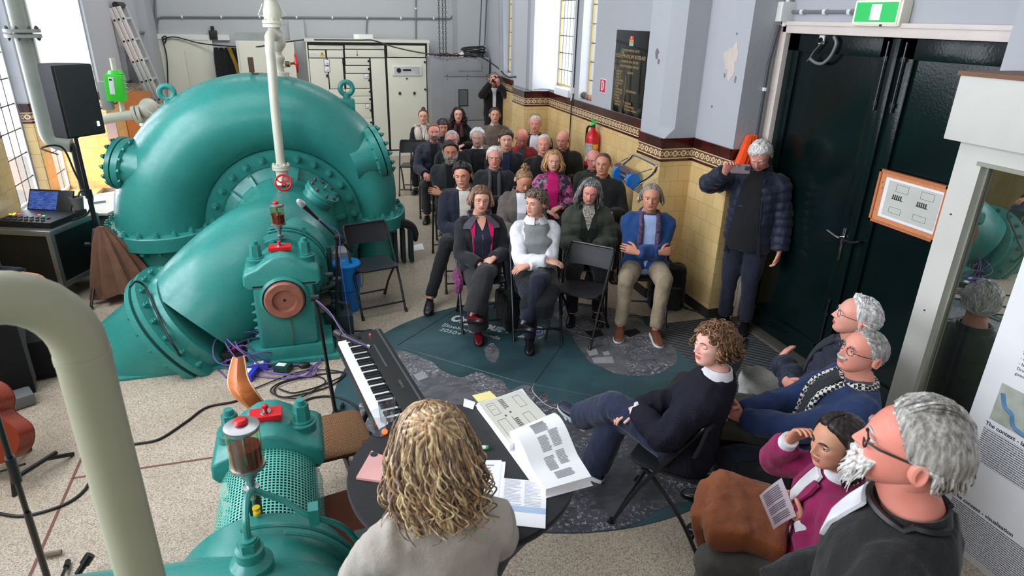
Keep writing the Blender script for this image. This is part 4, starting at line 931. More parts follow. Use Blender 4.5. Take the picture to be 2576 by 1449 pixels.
# ---------------------------------------------------------------- glazed white kiosk on the near side
KX=3.2
ky=onx(2405,400,KX).y
kk=thing('kiosk','white timber kiosk with glass front and boxed top beside the dark door','kiosk',(KX+.3,1.8,0))
zt0=onx(2364,342,KX).z;zt1=onx(2411,186,KX).z
white_wood=paint('white_kiosk_paint',(206,204,196),.4,var=.02)
g0=onx(2468,418,KX);gy1=g0.y
m=MB();bx(m,KX,KX+.14,gy1,ky,0,zt0);bx(m,KX,KX+.14,.3,gy1,g0.z,zt0);bx(m,KX,KX+.14,.3,gy1,0,.14);m.build('frame',white_wood,kk)
m=MB();bx(m,KX+.02,3.54,ky-.08,ky-.02,0,zt0);m.build('side_panel',white_wood,kk)
m=MB();bx(m,KX-.06,3.54,.3,ky+.055,zt0,zt1,bev=.008);m.build('boxed_top',white_wood,kk)
m=MB();bx(m,KX-.07,3.54,.3,ky+.065,zt1,zt1+.02);m.build('top_board',paint('brown_board_top',(120,82,58),.6),kk)
m=MB();bx(m,KX+.035,KX+.06,gy1-.018,gy1,.14,g0.z);bx(m,KX-.008,KX+.02,.3,gy1+.02,g0.z,g0.z+.02);m.build('glazing_bead',paint('grey_green_bead',(150,152,136),.4),kk)
m=MB();bx(m,KX+.05,KX+.056,.3,gy1-.01,.14,g0.z);m.build('glass_front',glass('kiosk_glass',(.72,.76,.72,1),.32,.01),kk)
m=MB();bx(m,KX+.06,3.53,.3,gy1,.10,.14);bx(m,3.49,3.53,.3,gy1,.14,zt0);m.build('inner_back',paint('kiosk_inside',(150,150,128),.6),kk)
bolts(kk,'screw_head',[((KX-.001,ky-.06,1.75),(-1,0,0),.004),((KX-.001,ky-.07,1.2),(-1,0,0),.004)],M['grey_dark'])
for (y,z,sx,sz,c,n) in ((2.05,.14,.34,.5,(96,140,152),'blue grey box standing inside the glazed kiosk'),(1.72,.14,.26,.74,(84,130,150),'taller blue box inside the kiosk behind the poster'),(2.26,.14,.2,.34,(150,146,130),'small beige box inside the kiosk by the corner post')):
 m=MB();bx(m,KX+.08,KX+.28,y-sx/2,y+sx/2,z,z+sz,bev=.006);tag(m.build('storage_box',paint('box_%d'%int(y*100),c,.6)),n,'box','boxes inside the kiosk')
po=thing('poster','large white printed poster with text blocks hanging on the kiosk front','poster',(KX-.01,1.4,.2))
e1=onx(2488,900,KX-.004)
py1=e1.y
m=MB();bx(m,KX-.006,KX-.004,.35,py1,.16,1.78);m.build('poster_sheet',M['paper'],po)
ink=paint('poster_ink',(44,46,54),.7);pxx=KX-.0068
def stripes(name):
 t=NT(name);sx=t.n('ShaderNodeSeparateXYZ');t.l(t.pos(),sx.inputs[0])
 ln=t.math('LESS_THAN',t.math('FRACT',t.math('DIVIDE',sx.outputs[2],.0118)),.52)
 cb=t.n('ShaderNodeCombineXYZ');t.l(t.math('MULTIPLY',sx.outputs[1],260),cb.inputs[0]);t.l(t.math('FLOOR',t.math('DIVIDE',sx.outputs[2],.0118)),cb.inputs[1])
 wn=t.n('ShaderNodeTexNoise');wn.inputs['Scale'].default_value=1.0;wn.inputs['Detail'].default_value=1;t.l(cb.outputs[0],wn.inputs['Vector'])
 t.set(t.mix(t.math('MULTIPLY',ln,t.math('GREATER_THAN',wn.outputs['Fac'],.42)),srgb(236,236,240),srgb(88,90,98)),.7);return t.mat
SM=stripes('small_print')
Q=lambda px,py:onx(px,py,KX-.007)
h1=Q(2478,1066);h2=Q(2398,1243)
text('The context - large scale',.031,(pxx,h1.y,h1.z),(0,-1,0),(0,0,1),ink,po,'heading',bold=.0006);text('The context - visualisation',.031,(pxx,h2.y,h2.z),(0,-1,0),(0,0,1),ink,po,'heading',bold=.0006)
m=MB();bx(m,KX-.0068,KX-.006,.5,h1.y,h1.z-.21,h1.z-.012);m.build('text_block',SM,po)
m=MB();bx(m,KX-.0068,KX-.006,.5,h2.y,h2.z-.26,h2.z-.012);m.build('text_block',SM,po)
m=MB();bx(m,KX-.0068,KX-.006,.5,h1.y-.01,h1.z+.04,h1.z+.25);mp=m.build('printed_map',paint('map_land',(178,184,170),.7,var=.1,scale=14),po)
m=MB();m.tube(bez([(pxx,h1.y-.03,h1.z+.2),(pxx,h1.y-.06,h1.z+.14),(pxx,h1.y-.1,h1.z+.12),(pxx,h1.y-.14,h1.z+.06),(pxx,h1.y-.3,h1.z+.05)],5),.012,4);m.build('map_water',paint('map_water',(96,140,180),.7),mp)
for k,s_ in enumerate(('Making the pump','The station and','- housing','- landscape','Drawings by','gamma of maps')):
 text(s_,.022,(pxx,h1.y-.05,h1.z+.46-.028*k),(0,-1,0),(0,0,1),ink,po,'small_text')
# ---------------------------------------------------------------- floor coverings
mc,mrad=V3(1.62,4.13,0),1.62
def map_mat(name,a,b,c,sc,edge=None):
 t=NT(name);p=t.pos();k=t.noise(p,sc,5,.6)
 t.set(t.ramp(k,[(.25,srgb(*a)),(.5,srgb(*b)),(.75,srgb(*c))]),.42,0,.4)
 t.bump(t.noise(p,3.2,2),.25,.03);return t.mat
def land_mat(name,a,b,w):
 t=NT(name);p=t.pos()
 v1=t.n('ShaderNodeTexVoronoi');v1.inputs['Scale'].default_value=9;v1.distance='MANHATTAN';t.l(t.mapped(p,(1,1.7,1),(0,0,.5)),v1.inputs['Vector'])
 s=t.n('ShaderNodeSeparateColor');t.l(v1.outputs['Color'],s.inputs[0])
 c=t.mix(t.noise(p,7,6,.75),t.ramp(s.outputs[0],[(0,srgb(*a)),(.7,srgb(*b)),(1,srgb(*b))]),srgb(*[x*.62 for x in a]))
 n2=t.noise(p,34,8,.82)
 wh=t.ramp(n2,[(.53,(0,0,0,1)),(.60,(1,1,1,1))])
 reg=t.ramp(t.noise(p,1.9,2),[(.46,(0,0,0,1)),(.58,(1,1,1,1))])
 t.set(t.mix(t.math('MULTIPLY',t.math('MULTIPLY',wh,reg),w),c,srgb(196,196,206)),.45,0,.4)
 t.bump(t.noise(p,3.2,2),.2,.03);return t.mat
fm=thing('floor_map','round printed map of a lake lying on the floor between the chairs','floor map',(mc.x,mc.y,0))
m=MB();m.loft([[mc+V3(mrad*math.cos(a),mrad*math.sin(a),z) for a in np.linspace(0,2*math.pi,97)[:-1]] for z in (.0,.004)]);m.build('map_sheet',map_mat('printed_teal_water',(26,42,46),(44,72,78),(66,100,108),1.1),fm)
def land(pts,name,mat,z=.0052):
 v=bez([onz(*p) for p in pts]+[onz(*pts[0])],5)[:-1];out=[]
 for i,p in enumerate(v):
  k=V3(noise.noise(p*6),noise.noise(p*6+V3(5,5,5)),0)*.035;q=Vector((p.x,p.y,0))+k;d=q-mc
  if d.length>mrad-.006:q=mc+d.normalized()*(mrad-.006)
  out.append((q.x,q.y))
 mb=MB();mb.prism(out,(0,0,z-.002),(1,0,0),(0,1,0),(0,0,.002));return mb.build(name,mat,fm,flat=True)
lg=land_mat('printed_land_grey',(92,94,100),(128,126,128),1.0);lk=land_mat('printed_land_dark',(64,66,72),(92,92,98),.8)
land([(880,1075),(930,960),(960,890),(1000,880),(1075,905),(1120,935),(1165,950),(1200,940),(1260,955),(1275,985),(1320,970),(1345,990),(1350,1010),(1280,1030),(1180,1060),(1000,1120),(900,1130)],'printed_land',lg)
land([(1420,820),(1395,790),(1440,770),(1560,770),(1640,830),(1700,890),(1690,925),(1640,945),(1560,940),(1490,915),(1460,880)],'printed_land',lg)
land([(1345,1060),(1360,990),(1390,1010),(1420,1050),(1440,1065),(1560,1080),(1700,1060),(1850,1040),(1900,1100),(1850,1250),(1720,1262),(1560,1330),(1400,1345),(1250,1335),(1250,1200)],'printed_land',lk)
land([(1215,880),(1240,862),(1252,885),(1250,912),(1232,905)],'printed_island',lg)
wt=paint('map_white_line',(196,200,200),.6)
m=MB();m.tube([p+V3(0,0,.0035) for p in bez([onz(1345,965),onz(1340,985),onz(1375,1020),onz(1415,1035),onz(1425,1055)],8)],.0045,4);m.build('printed_coast_line',wt,fm)
for pts in (((1475,880),(1500,878),(1505,893),(1482,897)),((1488,902),(1540,898),(1545,915),(1495,915)),((1515,888),(1530,884),(1535,894),(1520,896)),((1040,945),(1062,935),(1078,950),(1052,960))):
 m=MB();m.prism([(onz(*p).x,onz(*p).y) for p in pts],(0,0,.0052),(1,0,0),(0,1,0),(0,0,.001));m.build('printed_field',paint('map_field',(150,150,152),.6),fm)
for pts in (((1470,835),(1510,830),(1520,845),(1490,852)),((1560,835),(1600,828),(1612,838),(1585,850))):
 m=MB();m.prism([(onz(*p).x,onz(*p).y) for p in pts],(0,0,.0052),(1,0,0),(0,1,0),(0,0,.001));m.build('printed_pond',paint('map_dark',(14,15,17),.6),fm)
a,b=onz(1130,806),onz(1280,842);rt=(b-a);rt.z=0;L_=rt.length;rt.normalize();up=V3(-rt.y,rt.x,0)
lw=paint('map_lettering',(188,194,196),.6)
text('Ongeroute',.185,(a.x,a.y,.0058),rt,up,lw,fm,'printed_title',squash=L_/.86,bold=.010)
a2=onz(1110,820);text('IJsselmeeragenda',.088,(a2.x,a2.y,.0058),rt,up,lw,fm,'printed_subtitle',squash=1.0);a3=onz(1103,832);text('2050+',.088,(a3.x,a3.y,.0058),rt,up,lw,fm,'printed_subtitle',squash=1.0)
m=MB()
for pts in (((1303,849),(1330,850),(1347,858)),((1303,849),(1322,843),(1332,840)),((1372,832),(1370,845),(1355,853)),((1372,832),(1358,825),(1340,823)),((1335,870),(1333,862),(1345,852))):
 m.tube([p+V3(0,0,.0055) for p in bez([onz(*p) for p in pts],5)],.008,4)
m.build('printed_outline',lw,fm)
c=onz(1350,836);m=MB();m.lathe((c.x,c.y,.0052),(0,0,1),[(.062,0),(.062,.0012)],24,0);m.lathe((c.x,c.y,.0062),(0,0,1),[(.05,0),(.05,.0012)],24,1)
m.tube([c+V3(.028*math.cos(t),.028*math.sin(t),.0085) for t in np.linspace(0,4,12)],.007,4,0);m.build('printed_swirl',[lw,paint('map_blue',(36,104,176),.5)],fm)
m=MB()
for p,q in (((1000,870),(1150,778)),((1330,985),(1420,860)),((960,860),(1300,960)),((1300,960),(1560,1010))):
 A,B=onz(*p),onz(*q);m.tube([A+V3(0,0,.0035),B+V3(0,0,.0035)],.005,4)
m.build('fold_line',paint('map_fold',(40,62,68),.5),fm)
m=MB();bx(m,2.92,XD-.14,3.62,4.84,0,.009,bev=.003)
t=NT('ribbed_grey_mat');w_=t.n('ShaderNodeTexWave');w_.inputs['Scale'].default_value=9;w_.bands_direction='DIAGONAL';t.l(t.pos(),w_.inputs['Vector']);t.set(t.ramp(w_.outputs['Fac'],[(.2,srgb(48,50,52)),(.8,srgb(84,86,88))]),.7);t.bump(w_.outputs['Fac'],.6,.01)
m2=m.build('door_mat',t.mat);tag(m2,'dark grey ribbed rubber mat in front of the big dark door','mat')
# ---------------------------------------------------------------- things on the floor
sx,sy=-2.04,7.0
ss=thing('speaker_stand','black tripod speaker stand beside the big pump','speaker stand',(sx,sy,0))
m=MB();m.cyl((sx,sy,.25),(sx,sy,1.0),.022,n=14);m.cyl((sx,sy,.9),(sx,sy,1.60),.017,n=14);m.build('pole',M['black_metal'],ss)
m=MB();m.cyl((sx,sy,.96),(sx,sy,1.04),.032,n=16);m.cyl((sx,sy,.42),(sx,sy,.54),.032,n=16);m.cyl((sx,sy,.48),(sx-.09,sy,.5),.012,n=8);m.cyl((sx-.09,sy,.5),(sx-.13,sy,.5),.022,n=10);m.build('collar',M['black'],ss)
for k,a in enumerate((.4,2.5,4.6)):
 d=V3(math.cos(a),math.sin(a),0);m=MB();m.tube([V3(sx,sy,.5)+d*.03,V3(sx,sy,.02)+d*.5],.014,8);m.tube([V3(sx,sy,.26)+d*.02,V3(sx,sy,.22)+d*.29],.009,6);l=m.build('leg',M['black_metal'],ss)
 q=MB();q.sphere(V3(sx,sy,.022)+d*.5,.022,10,8);q.build('rubber_foot',M['black'],l)
sp=thing('loudspeaker','black loudspeaker on the tripod stand by the left windows','loudspeaker',(sx,sy,1.56),rad(50))
spm=paint('speaker_black',(34,34,36),.7,var=.06,bump=.2,bscale=300)
w_,d_,h_=.37,.34,.62
poly=[(-w_/2,-d_/2),(w_/2,-d_/2),(w_/2,0),(w_/2-.10,d_/2),(-w_/2+.10,d_/2),(-w_/2,0)]
def wedge(mb,z0,z1,e=0):mb.loft([[V3(x*(1-(.03 if z in (z0,z1) else 0)),y*(1-(.03 if z in (z0,z1) else 0)),z) for x,y in poly] for z in (z0,z0+.015,z1-.015,z1)])
m=MB();wedge(m,0,h_);sb_=m.build('cabinet',spm,sp,local=True)
m=MB();m.box((0,-d_/2-.006,h_/2),(w_-.04,.016,h_-.03),bev=.006);m.build('front_grille',paint('grille_black',(26,26,28),.55,var=.1,bump=.6,bscale=400),sp,local=True)
m=MB();m.box((.12,-d_/2-.016,.10),(.022,.004,.045));m.build('lit_badge',glow('badge_white',(220,232,255),2.5),sp,local=True)
m=MB();m.cyl((0,0,-.03),(0,0,0),.03,n=14);m.build('pole_socket',M['black'],sp,local=True)
wallpipe('cable','black cable drooping from the loudspeaker along its stand',bez([(-2.5,7.9,1.22),(-2.3,6.9,1.46),(sx-.12,sy-.02,1.45),(sx-.06,sy-.03,1.2),(sx+.0,sy-.045,.98),(sx+.03,sy-.045,.7),(sx+.10,sy-.05,.45),(sx+.2,sy,.1)],6),.009,M['black'],0,'cable')
ct=MB();T=V3(-1.93,6.75,.74);n=60;rings=[]
for i in range(15):
 t=i/14;r=.03+.25*t**.8;c=T+V3(.11*t,-.05*t,-.66*t)
 rings.append([c+V3((r*(1+.22*math.sin(9*a+1.5*t))*math.cos(a)),r*.55*(1+.22*math.sin(9*a+1.5*t))*math.sin(a),.03*math.sin(3*a)*t) for a in np.linspace(0,2*math.pi,n+1)[:-1]])
ct.loft(rings);ctt=thing('hanging_jacket','brown jacket hanging in folds from the speaker stand','jacket',(T.x,T.y,0));ct.build('jacket_body',fabric('brown_jacket',(112,78,60)),ctt)
m=MB()
for dx in (.02,-.06):m.tube(bez([T+V3(dx,.08,-.05),T+V3(dx-.06,.10,-.3),T+V3(dx-.05,.1,-.57)],6),[.04]*12+[.05],8)
m.build('dark_sleeves',fabric('dark_jacket_sleeve',(52,54,60)),ctt)
wc=thing('white_topped_case','grey equipment cabinet with white lid standing under the left windows','cabinet',(-2.45,8.2,0))
m=MB();m.prism([(-2.62,7.7),(-2.1,7.62),(-1.95,8.0),(-2.2,8.55),(-2.62,8.3)],(0,0,.0),(1,0,0),(0,1,0),(0,0,.62));m.build('cabinet_body',paint('warm_grey_case',(128,122,114),.5),wc)
m=MB();m.prism([(-2.65,7.66),(-2.08,7.58),(-1.92,8.0),(-2.18,8.6),(-2.65,8.34)],(0,0,.62),(1,0,0),(0,1,0),(0,0,.025));m.build('white_lid',M['white'],wc)
m=MB();m.tube([(-2.35,8.0,.655),(-2.2,8.06,.655)],.012,8);m.build('lid_handle',M['steel'],wc)
dk=thing('mixing_desk_table','black flight case table carrying the mixing console at the left edge','table',(-2.55,7.0,0))
m=MB();m.box((-2.52,7.15,.42),(.60,.62,.56),Matrix.Rotation(rad(-22),3,'Z'),bev=.02);m.build('case_body',M['black'],dk)
m=MB();R_=Matrix.Rotation(rad(-22),3,'Z');cc=V3(-2.52,7.15,0)
for z in (.18,.70):m.box(cc+V3(0,0,z),(.64,.66,.05),R_,bev=.008)
for a,b in ((-.30,-.31),(.30,-.31),(.30,.31),(-.30,.31)):m.box(cc+R_@V3(a,b,.44),(.05,.05,.56),R_,bev=.008)
m.build('aluminium_edging',paint('case_edging',(150,152,152),.3,.7),dk)
m=MB()
for a,b in ((-.25,-.26),(.25,-.26),(.25,.26),(-.25,.26)):m.cyl(cc+R_@V3(a,b,0.0)+V3(0,-.015,.05),cc+R_@V3(a,b,0)+V3(0,.015,.05),.05,n=14);m.box(cc+R_@V3(a,b,.12),(.06,.05,.08))
m.build('caster',M['black'],dk)
mx=thing('mixing_console','digital mixing console with blue touch screen on the flight case','mixer',(-2.6,7.1,.725))
zt=.725
m=MB();m.box(cc+V3(0,0,zt+.03),(.56,.50,.06),R_,bev=.015);m.build('console_body',M['black'],mx)
sc=cc+R_@V3(-.04,.20,zt+.14);RS=R_@Matrix.Rotation(rad(-62),3,'X')
m=MB();m.box(sc,(.46,.022,.22),R_@Matrix.Rotation(rad(28),3,'X') if False else R_@Matrix.Rotation(rad(-28),3,'X'),bev=.008);scr=m.build('screen_housing',M['black'],mx)
m=MB();Rx_=R_@Matrix.Rotation(rad(-28),3,'X');m.box(sc+Rx_@V3(-.07,-.0125,.0),(.29,.004,.18),Rx_)
t=NT('console_screen');v=t.n('ShaderNodeTexBrick');v.inputs['Scale'].default_value=16;v.inputs['Color1'].default_value=(.03,.06,.3,1);v.inputs['Color2'].default_value=(.08,.16,.5,1);v.inputs['Mortar'].default_value=(.01,.02,.06,1);t.l(t.mapped(t.obj(),(1,1,1),(rad(90),0,0)),v.inputs['Vector']);t.l(v.outputs[0],t.b.inputs['Emission Color']);t.b.inputs['Emission Strength'].default_value=.9;t.set((.02,.03,.08,1),.6,0,.1)
m.build('lit_screen',t.mat,scr)
for k,(a,b,c) in enumerate(((-.28,-.05,(255,170,60)),(-.24,-.06,(255,150,40)),(-.26,-.02,(255,220,60)),(-.21,-.03,(255,70,50)),(.0,-.03,(255,80,60)),(.06,-.05,(90,255,120)))):
 m=MB();m.box(cc+R_@V3(a,b,zt+.063),(.02,.014,.006),R_);m.build('lit_button',glow('console_led_%d'%k,c,3),mx)
m=MB()
for i in range(8):
 for j in range(2):
  m=MB();m.box(cc+R_@V3(-.22+.056*i,-.13-.07*j,zt+.066),(.02,.03,.014),R_);m.build('fader_cap',M['grey_dark'],mx)
m=MB();m.lathe(cc+R_@V3(.22,.22,.785),(0,0,1),[(.045,0),(.06,.12),(.062,.125),(.052,.125),(.04,.02)],20);tag(m.build('pot',paint('grey_pot',(120,116,110),.4)),'small grey cup standing at the back corner of the mixing console','cup')
wallpipe('cable','loop of black cable at the back of the mixing console',bez([cc+R_@V3(.2,.2,.8),cc+R_@V3(.22,.3,.95),cc+R_@V3(.33,.3,.9),cc+R_@V3(.36,.15,.77),cc+R_@V3(.3,.0,.74)],6),.01,M['black'],0,'cable')
bgb=MB();bgb.box((-2.05,5.35,.17),(.5,.36,.34),Matrix.Rotation(.2,3,'Z'),bev=.09);bgb.box((-2.35,5.15,.3),(.42,.5,.6),Matrix.Rotation(.3,3,'Z'),bev=.05)
tag(bgb.build('equipment_bag',fabric('black_bag',(20,20,22))),'black equipment bag on the floor at the left edge','bag')
gt=thing('acoustic_guitar','reddish brown acoustic guitar leaning on a low stand at the left edge','guitar',(-1.98,4.05,.1))
wood=NT('guitar_top_wood');p_=wood.obj();wv=wood.n('ShaderNodeTexWave');wv.inputs['Scale'].default_value=30;wv.inputs['Distortion'].default_value=2;wood.l(p_,wv.inputs['Vector']);wood.set(wood.ramp(wv.outputs['Fac'],[(.2,srgb(128,48,28)),(.8,srgb(138,54,32))]),.3);wood=wood.mat
go=V3(-1.91,3.90,.13);gz=V3(-.22,.42,.88).normalized();gx_=V3(.80,-.42,.28);gx_=(gx_-gz*gx_.dot(gz)).normalized();gn=gx_.cross(gz)
out=[]
for k in range(64):
 t=k/64*2*math.pi;yy=.245-.245*math.cos(t);
 hw=.205*math.sqrt(max(0,math.sin(t/1.0)**2)) if False else None
 s=yy/.49;w=(.20*math.sqrt(max(0,1-((s-.30)/.30)**2)) if s<.30 else (.15+.05*math.cos((s-.30)/.30*math.pi)*.98 if s<.6 else.142*math.sqrt(max(0,1-((s-.74)/.26)**2)) if s>.74 else.101+.041*math.sin((s-.6)/.14*math.pi/2)))
 out.append(((w if t<math.pi else -w),yy))
m=MB();m.prism(out,go,gx_,gz,-gn*.095);m.build('body',wood,gt)
m=MB();m.prism([(.042*math.cos(a),.33+.042*math.sin(a)) for a in np.linspace(0,6.28,25)[:-1]],go+gn*.001,gx_,gz,gn*.001);m.prism([(.05*math.cos(a),.33+.05*math.sin(a)) for a in np.linspace(0,6.28,25)[:-1]],go+gn*.0003,gx_,gz,gn*.0005,1);m.build('sound_hole',[M['dark_gap'],M['paper']],gt)
m=MB();m.box(go+gz*.16+gn*.006,(.15,.012,.03),Matrix((gx_,gn,gz)).transposed(),bev=.003);m.build('bridge',paint('bridge_wood',(196,150,110),.5),gt)
m=MB();m.box(go+gz*.72+gn*.012,(.055,.025,.62),Matrix((gx_,gn,gz)).transposed(),bev=.006);m.box(go+gz*1.1+gn*.01,(.07,.02,.17),Matrix((gx_,gn,gz)).transposed(),bev=.006);m.build('neck',paint('neck_wood',(74,48,34),.4),gt)
m=MB()
for k in range(6):m.tube([go+gz*.165+gx_*(-.025+.01*k)+gn*.014,go+gz*1.0+gx_*(-.018+.007*k)+gn*.028],.0012,4)
m.build('strings',M['steel'],gt)
m=MB();m.prism([(x*.98,y) for x,y in out],go-gn*.1,gx_,gz,-gn*.002);m.build('back',wood,gt)
gs=thing('guitar_stand','low black folding guitar stand under the guitar','stand',(-1.95,4.1,0))
m=MB()
for a in (-.16,.17):
 b0=go+gx_*a+gn*.06-V3(0,0,.03);b0.z=.1;m.tube([b0,b0-gn*.26+V3(0,0,.06)],.014,8);m.tube([b0+gn*.03,V3(b0.x+gn.x*.05,b0.y+gn.y*.05,.0)],.014,8);f_=b0-gn*.36;m.tube([b0-gn*.2+V3(0,0,.04),V3(f_.x,f_.y,0.01)],.014,8)
m.tube([go+gx_*-.16+V3(0,0,-.05),go+gx_*.17+V3(0,0,-.05)],.007,6);m.build('stand_frame',M['black_metal'],gs)
m=MB();c=onz(60,1010,.03);m.box(c+V3(-.05,.0,.02),(.22,.16,.09),Matrix.Rotation(.5,3,'Z'),bev=.025);tag(m.build('floor_wedge',paint('grey_rubber',(110,112,112),.6)),'small grey rubber block on the floor behind the guitar','block')
def mic(par,p,d,head_m,L=.17,name='microphone'):
 p,d=Vector(p),Vector(d).normalized()
 m=MB();m.lathe(p,d,[(.011,-L),(.0145,-L*.6),(.02,-.03),(.021,-.01)],16);m.lathe(p-d*L,-d,[(.011,0),(.011,.02)],10,2);m.lathe(p,d,[(.025,-.012),(.027,0),(.026,.02),(.021,.045),(.01,.055)],18,1);o=m.build(name,[M['black'],head_m,M['steel']],par)
 return o
def micstand(label,base,top,legs,boom=None):
 t=thing('microphone_stand',label,'microphone stand',base)
 b=Vector(base);tp=Vector(top);m=MB();m.tube([b+V3(0,0,.10),tp],.011,10);m.tube([b+V3(0,0,.1),b.lerp(tp,.55)],.014,10);m.build('pole',M['black_metal'],t)
 m=MB();m.lathe(b+V3(0,0,.05),(0,0,1),[(.03,0),(.04,.03),(.034,.09),(.018,.12)],16);m.build('base_hub',M['black'],t)
 for a in legs:
  d=V3(math.cos(a),math.sin(a),0);m=MB();m.tube([b+V3(0,0,.09),b+d*.30+V3(0,0,.012)],.009,8);l=m.build('leg',M['black_metal'],t)
  q=MB();q.tube([b+d*.27+V3(0,0,.02),b+d*.32+V3(0,0,.012)],.014,8);q.build('rubber_foot',M['black'],l)
 return t
silver=paint('silver_mesh',(196,198,200),.35,.6)
b1=onz(840,880);y1=b1.y
tA=V3(.165,5.25,.96)
s1=micstand('black microphone stand with boom in front of the pump bearing',(.10,5.28,0),tA,(.3,2.3,4.6))
mh=ony(760,514,5.1);bd=(mh-tA).normalized()
m=MB();m.tube([tA-bd*.22,tA+bd*.34],.008,8);m.tube([tA-bd*.22,tA-bd*.10],.015,8);m.cyl(tA+V3(-.02,0,0),tA+V3(.03,0,0),.026,n=12);m.tube([tA+bd*.34,tA+bd*.37],.014,8);m.build('boom',M['black_metal'],s1)
mi=thing('microphone','microphone with silver head on the boom in front of the pump','microphone',mh);mic(mi,mh,bd,silver,.19,'body')
wallpipe('cable','purple microphone cable twisting along the boom stand by the pump',bez([mh-bd*.2,mh-bd*.3+V3(.03,0,.0),tA+V3(.02,-.03,.03),tA+V3(.015,-.03,-.2),tA+V3(.03,-.04,-.5),tA+V3(.05,-.05,-.9)],8),.004,paint('purple_cable',(110,84,150),.5),0,'cable')
b2=onz(850,1085);t2=V3(b2.x-.05,b2.y+.04,.90)
s2=micstand('black microphone stand with boom over the electric piano',(b2.x,b2.y,0),t2,(-.5,1.4,3.6))
mh2=V3(.135,3.62,1.0);mh2=ony(858,842,3.6);bs=ony(790,750,3.95);bd2=(mh2-bs).normalized()
m=MB();m.tube([t2,bs,bs+V3(.002,0,0)],.009,8);m.tube([bs,bs+(ony(840,800,3.85)-bs)],.009,8);m.cyl(bs+V3(-.02,0,0),bs+V3(.03,0,0),.022,n=12);m.build('boom',M['black_metal'],s2)
mi2=thing('microphone','black microphone with dark head lying over the piano keys','microphone',mh2);e2=ony(930,872,3.45);mic(mi2,mh2,mh2-e2,M['black'],.2,'body')
m=MB();m.tube([ony(838,798,3.86),mh2.lerp(e2,.4)+V3(0,0,-.03)],.008,6);m.build('mic_clip',M['black'],mi2)
wallpipe('cable','purple cable running along the boom over the electric piano',bez([bs,bs.lerp(mh2,.5)+V3(.02,0,.02),mh2+V3(.02,-.05,.02),e2+V3(-.02,0,.01),e2],8),.003,paint('purple_cable',(110,84,150),.5),0,'cable')
b3=onz(130,1449,.05);tp3=V3(-1.02,2.12,1.4)
a3=ony(10,1105,2.55);c3=ony(112,1430,2.72);dn=(c3-a3).normalized()
ft3=c3+dn*((.08-c3.z)/dn.z)
s3=micstand('black microphone stand at the lower left corner',(ft3.x,ft3.y,0),a3-dn*.15,(-.2,1.7,3.9))
m=MB();m.tube([a3+dn*.1,a3+dn*.24],.018,10);m.build('height_clutch',M['black'],s3)
m=MB();p0,p1=onz(195,1445,.05),onz(228,1395,.12);m.tube([p0,p1],.016,8);m.tube([p1-(p1-p0).normalized()*.05,p1],.024,10);tag(m.build('stand_foot',M['black_metal']),'black rubber-tipped stand leg sticking up near the bottom edge','stand leg')
m=MB();m.tube([onz(112,1396,.02),onz(155,1388,.02)],.014,6);tag(m.build('wooden_stick',paint('weathered_stick',(126,112,96),.7)),'short brownish stick on the floor behind the lower left mic stand','stick')
pc=[onz(845,850,.76),onz(915,808,.76)]
u=V3(.155,-1.10,0);u=(onz(960,1092,.76)-onz(848,858,.76));u.z=0;u.normalize();v=V3(-u.y,u.x,0);v=v if v.x>0 else -v
ko=onz(845,850,.76);KL,KW=1.32,.29
ep=thing('electric_piano','black electric piano with white keys behind the curly haired woman','keyboard',(ko.x,ko.y,.70))
KM=Matrix((v,-u if False else u.cross(V3(0,0,1))*0+u,V3(0,0,1))).transposed()
kp=lambda a,b,z=0:ko+u*a+v*b+V3(0,0,z-.01)
KMx=Matrix((v,u,(0,0,1))).transposed()
m=MB();m.box(kp(KL/2,KW/2,-.045),(KW,KL,.07),KMx,bev=.012);m.box(kp(KL/2,KW-.075,.0),(.15,KL,.05),KMx,bev=.015);m.box(kp(.025,.09,.0),(.18,.05,.035),KMx,bev=.01);m.box(kp(KL-.025,.09,.0),(.18,.05,.035),KMx,bev=.01);m.build('case',M['black'],ep)
KL2=KL-.10;nw=52;kw=KL2/nw;wm,bm_=MB(),MB()
for i in range(nw):
 m=MB();m.box(kp(.05+kw*(i+.5),.07,-.002),(.135,kw-.0014,.02),KMx,bev=.0015);m.build('white_key',M['paper'],ep)
for i in range(nw-1):
 if i%7 in (1,4):continue
 m=MB();m.box(kp(.05+kw*(i+1),.095,.013),(.088,kw*.55,.014),KMx,bev=.002);m.build('black_key',M['black'],ep)
m=MB();m.sphere(kp(.07,.20,.028),.006,8,6);m.build('power_light',glow('power_red',(255,40,40),5),ep)
m=MB();m.box(kp(.36,KW-.1,.0262),(.012,.30,.002),KMx);m.box(kp(.5,KW-.03,.026),(.012,1.0,.002),KMx);m.build('control_strip',M['grey_dark'],ep)
text('YAMAHA',.022,kp(.72,KW-.085,.0262),-u if u.y>0 else u,v,M['steel'],ep,'lettering',align='CENTER')
ks=thing('piano_stand','black folding X stand under the electric piano','stand',(ko.x+.2,ko.y-.6,0))
for a in (.25,.95):
 m=MB();m.tube([kp(a,.02,-.09),V3(kp(a,.34).x,kp(a,.34).y,.02)],.018,8);m.build('stand_leg',M['black_metal'],ks);m=MB();m.tube([kp(a,.28,-.09),V3(kp(a,-.05).x,kp(a,-.05).y,.02)],.018,8);m.build('stand_leg',M['black_metal'],ks)
for a,b in ((.34,0),(-.05,0),(.02,1),(.28,1)):
 m=MB();q0,q1=kp(.12,a,-.085),kp(1.08,a,-.085)
 if not b:q0.z=q1.z=.02
 m.tube([q0,q1],.015,8);m.build('stand_rail',M['black_metal'],ks)
def onfl(px,py):
 d=Vector(ray(px,py));o=V3(0,0,CAMH);q=fc-fd*.10;return o+d*((q-o).dot(fd)/d.dot(fd))+V3(.0,-.025,.01)
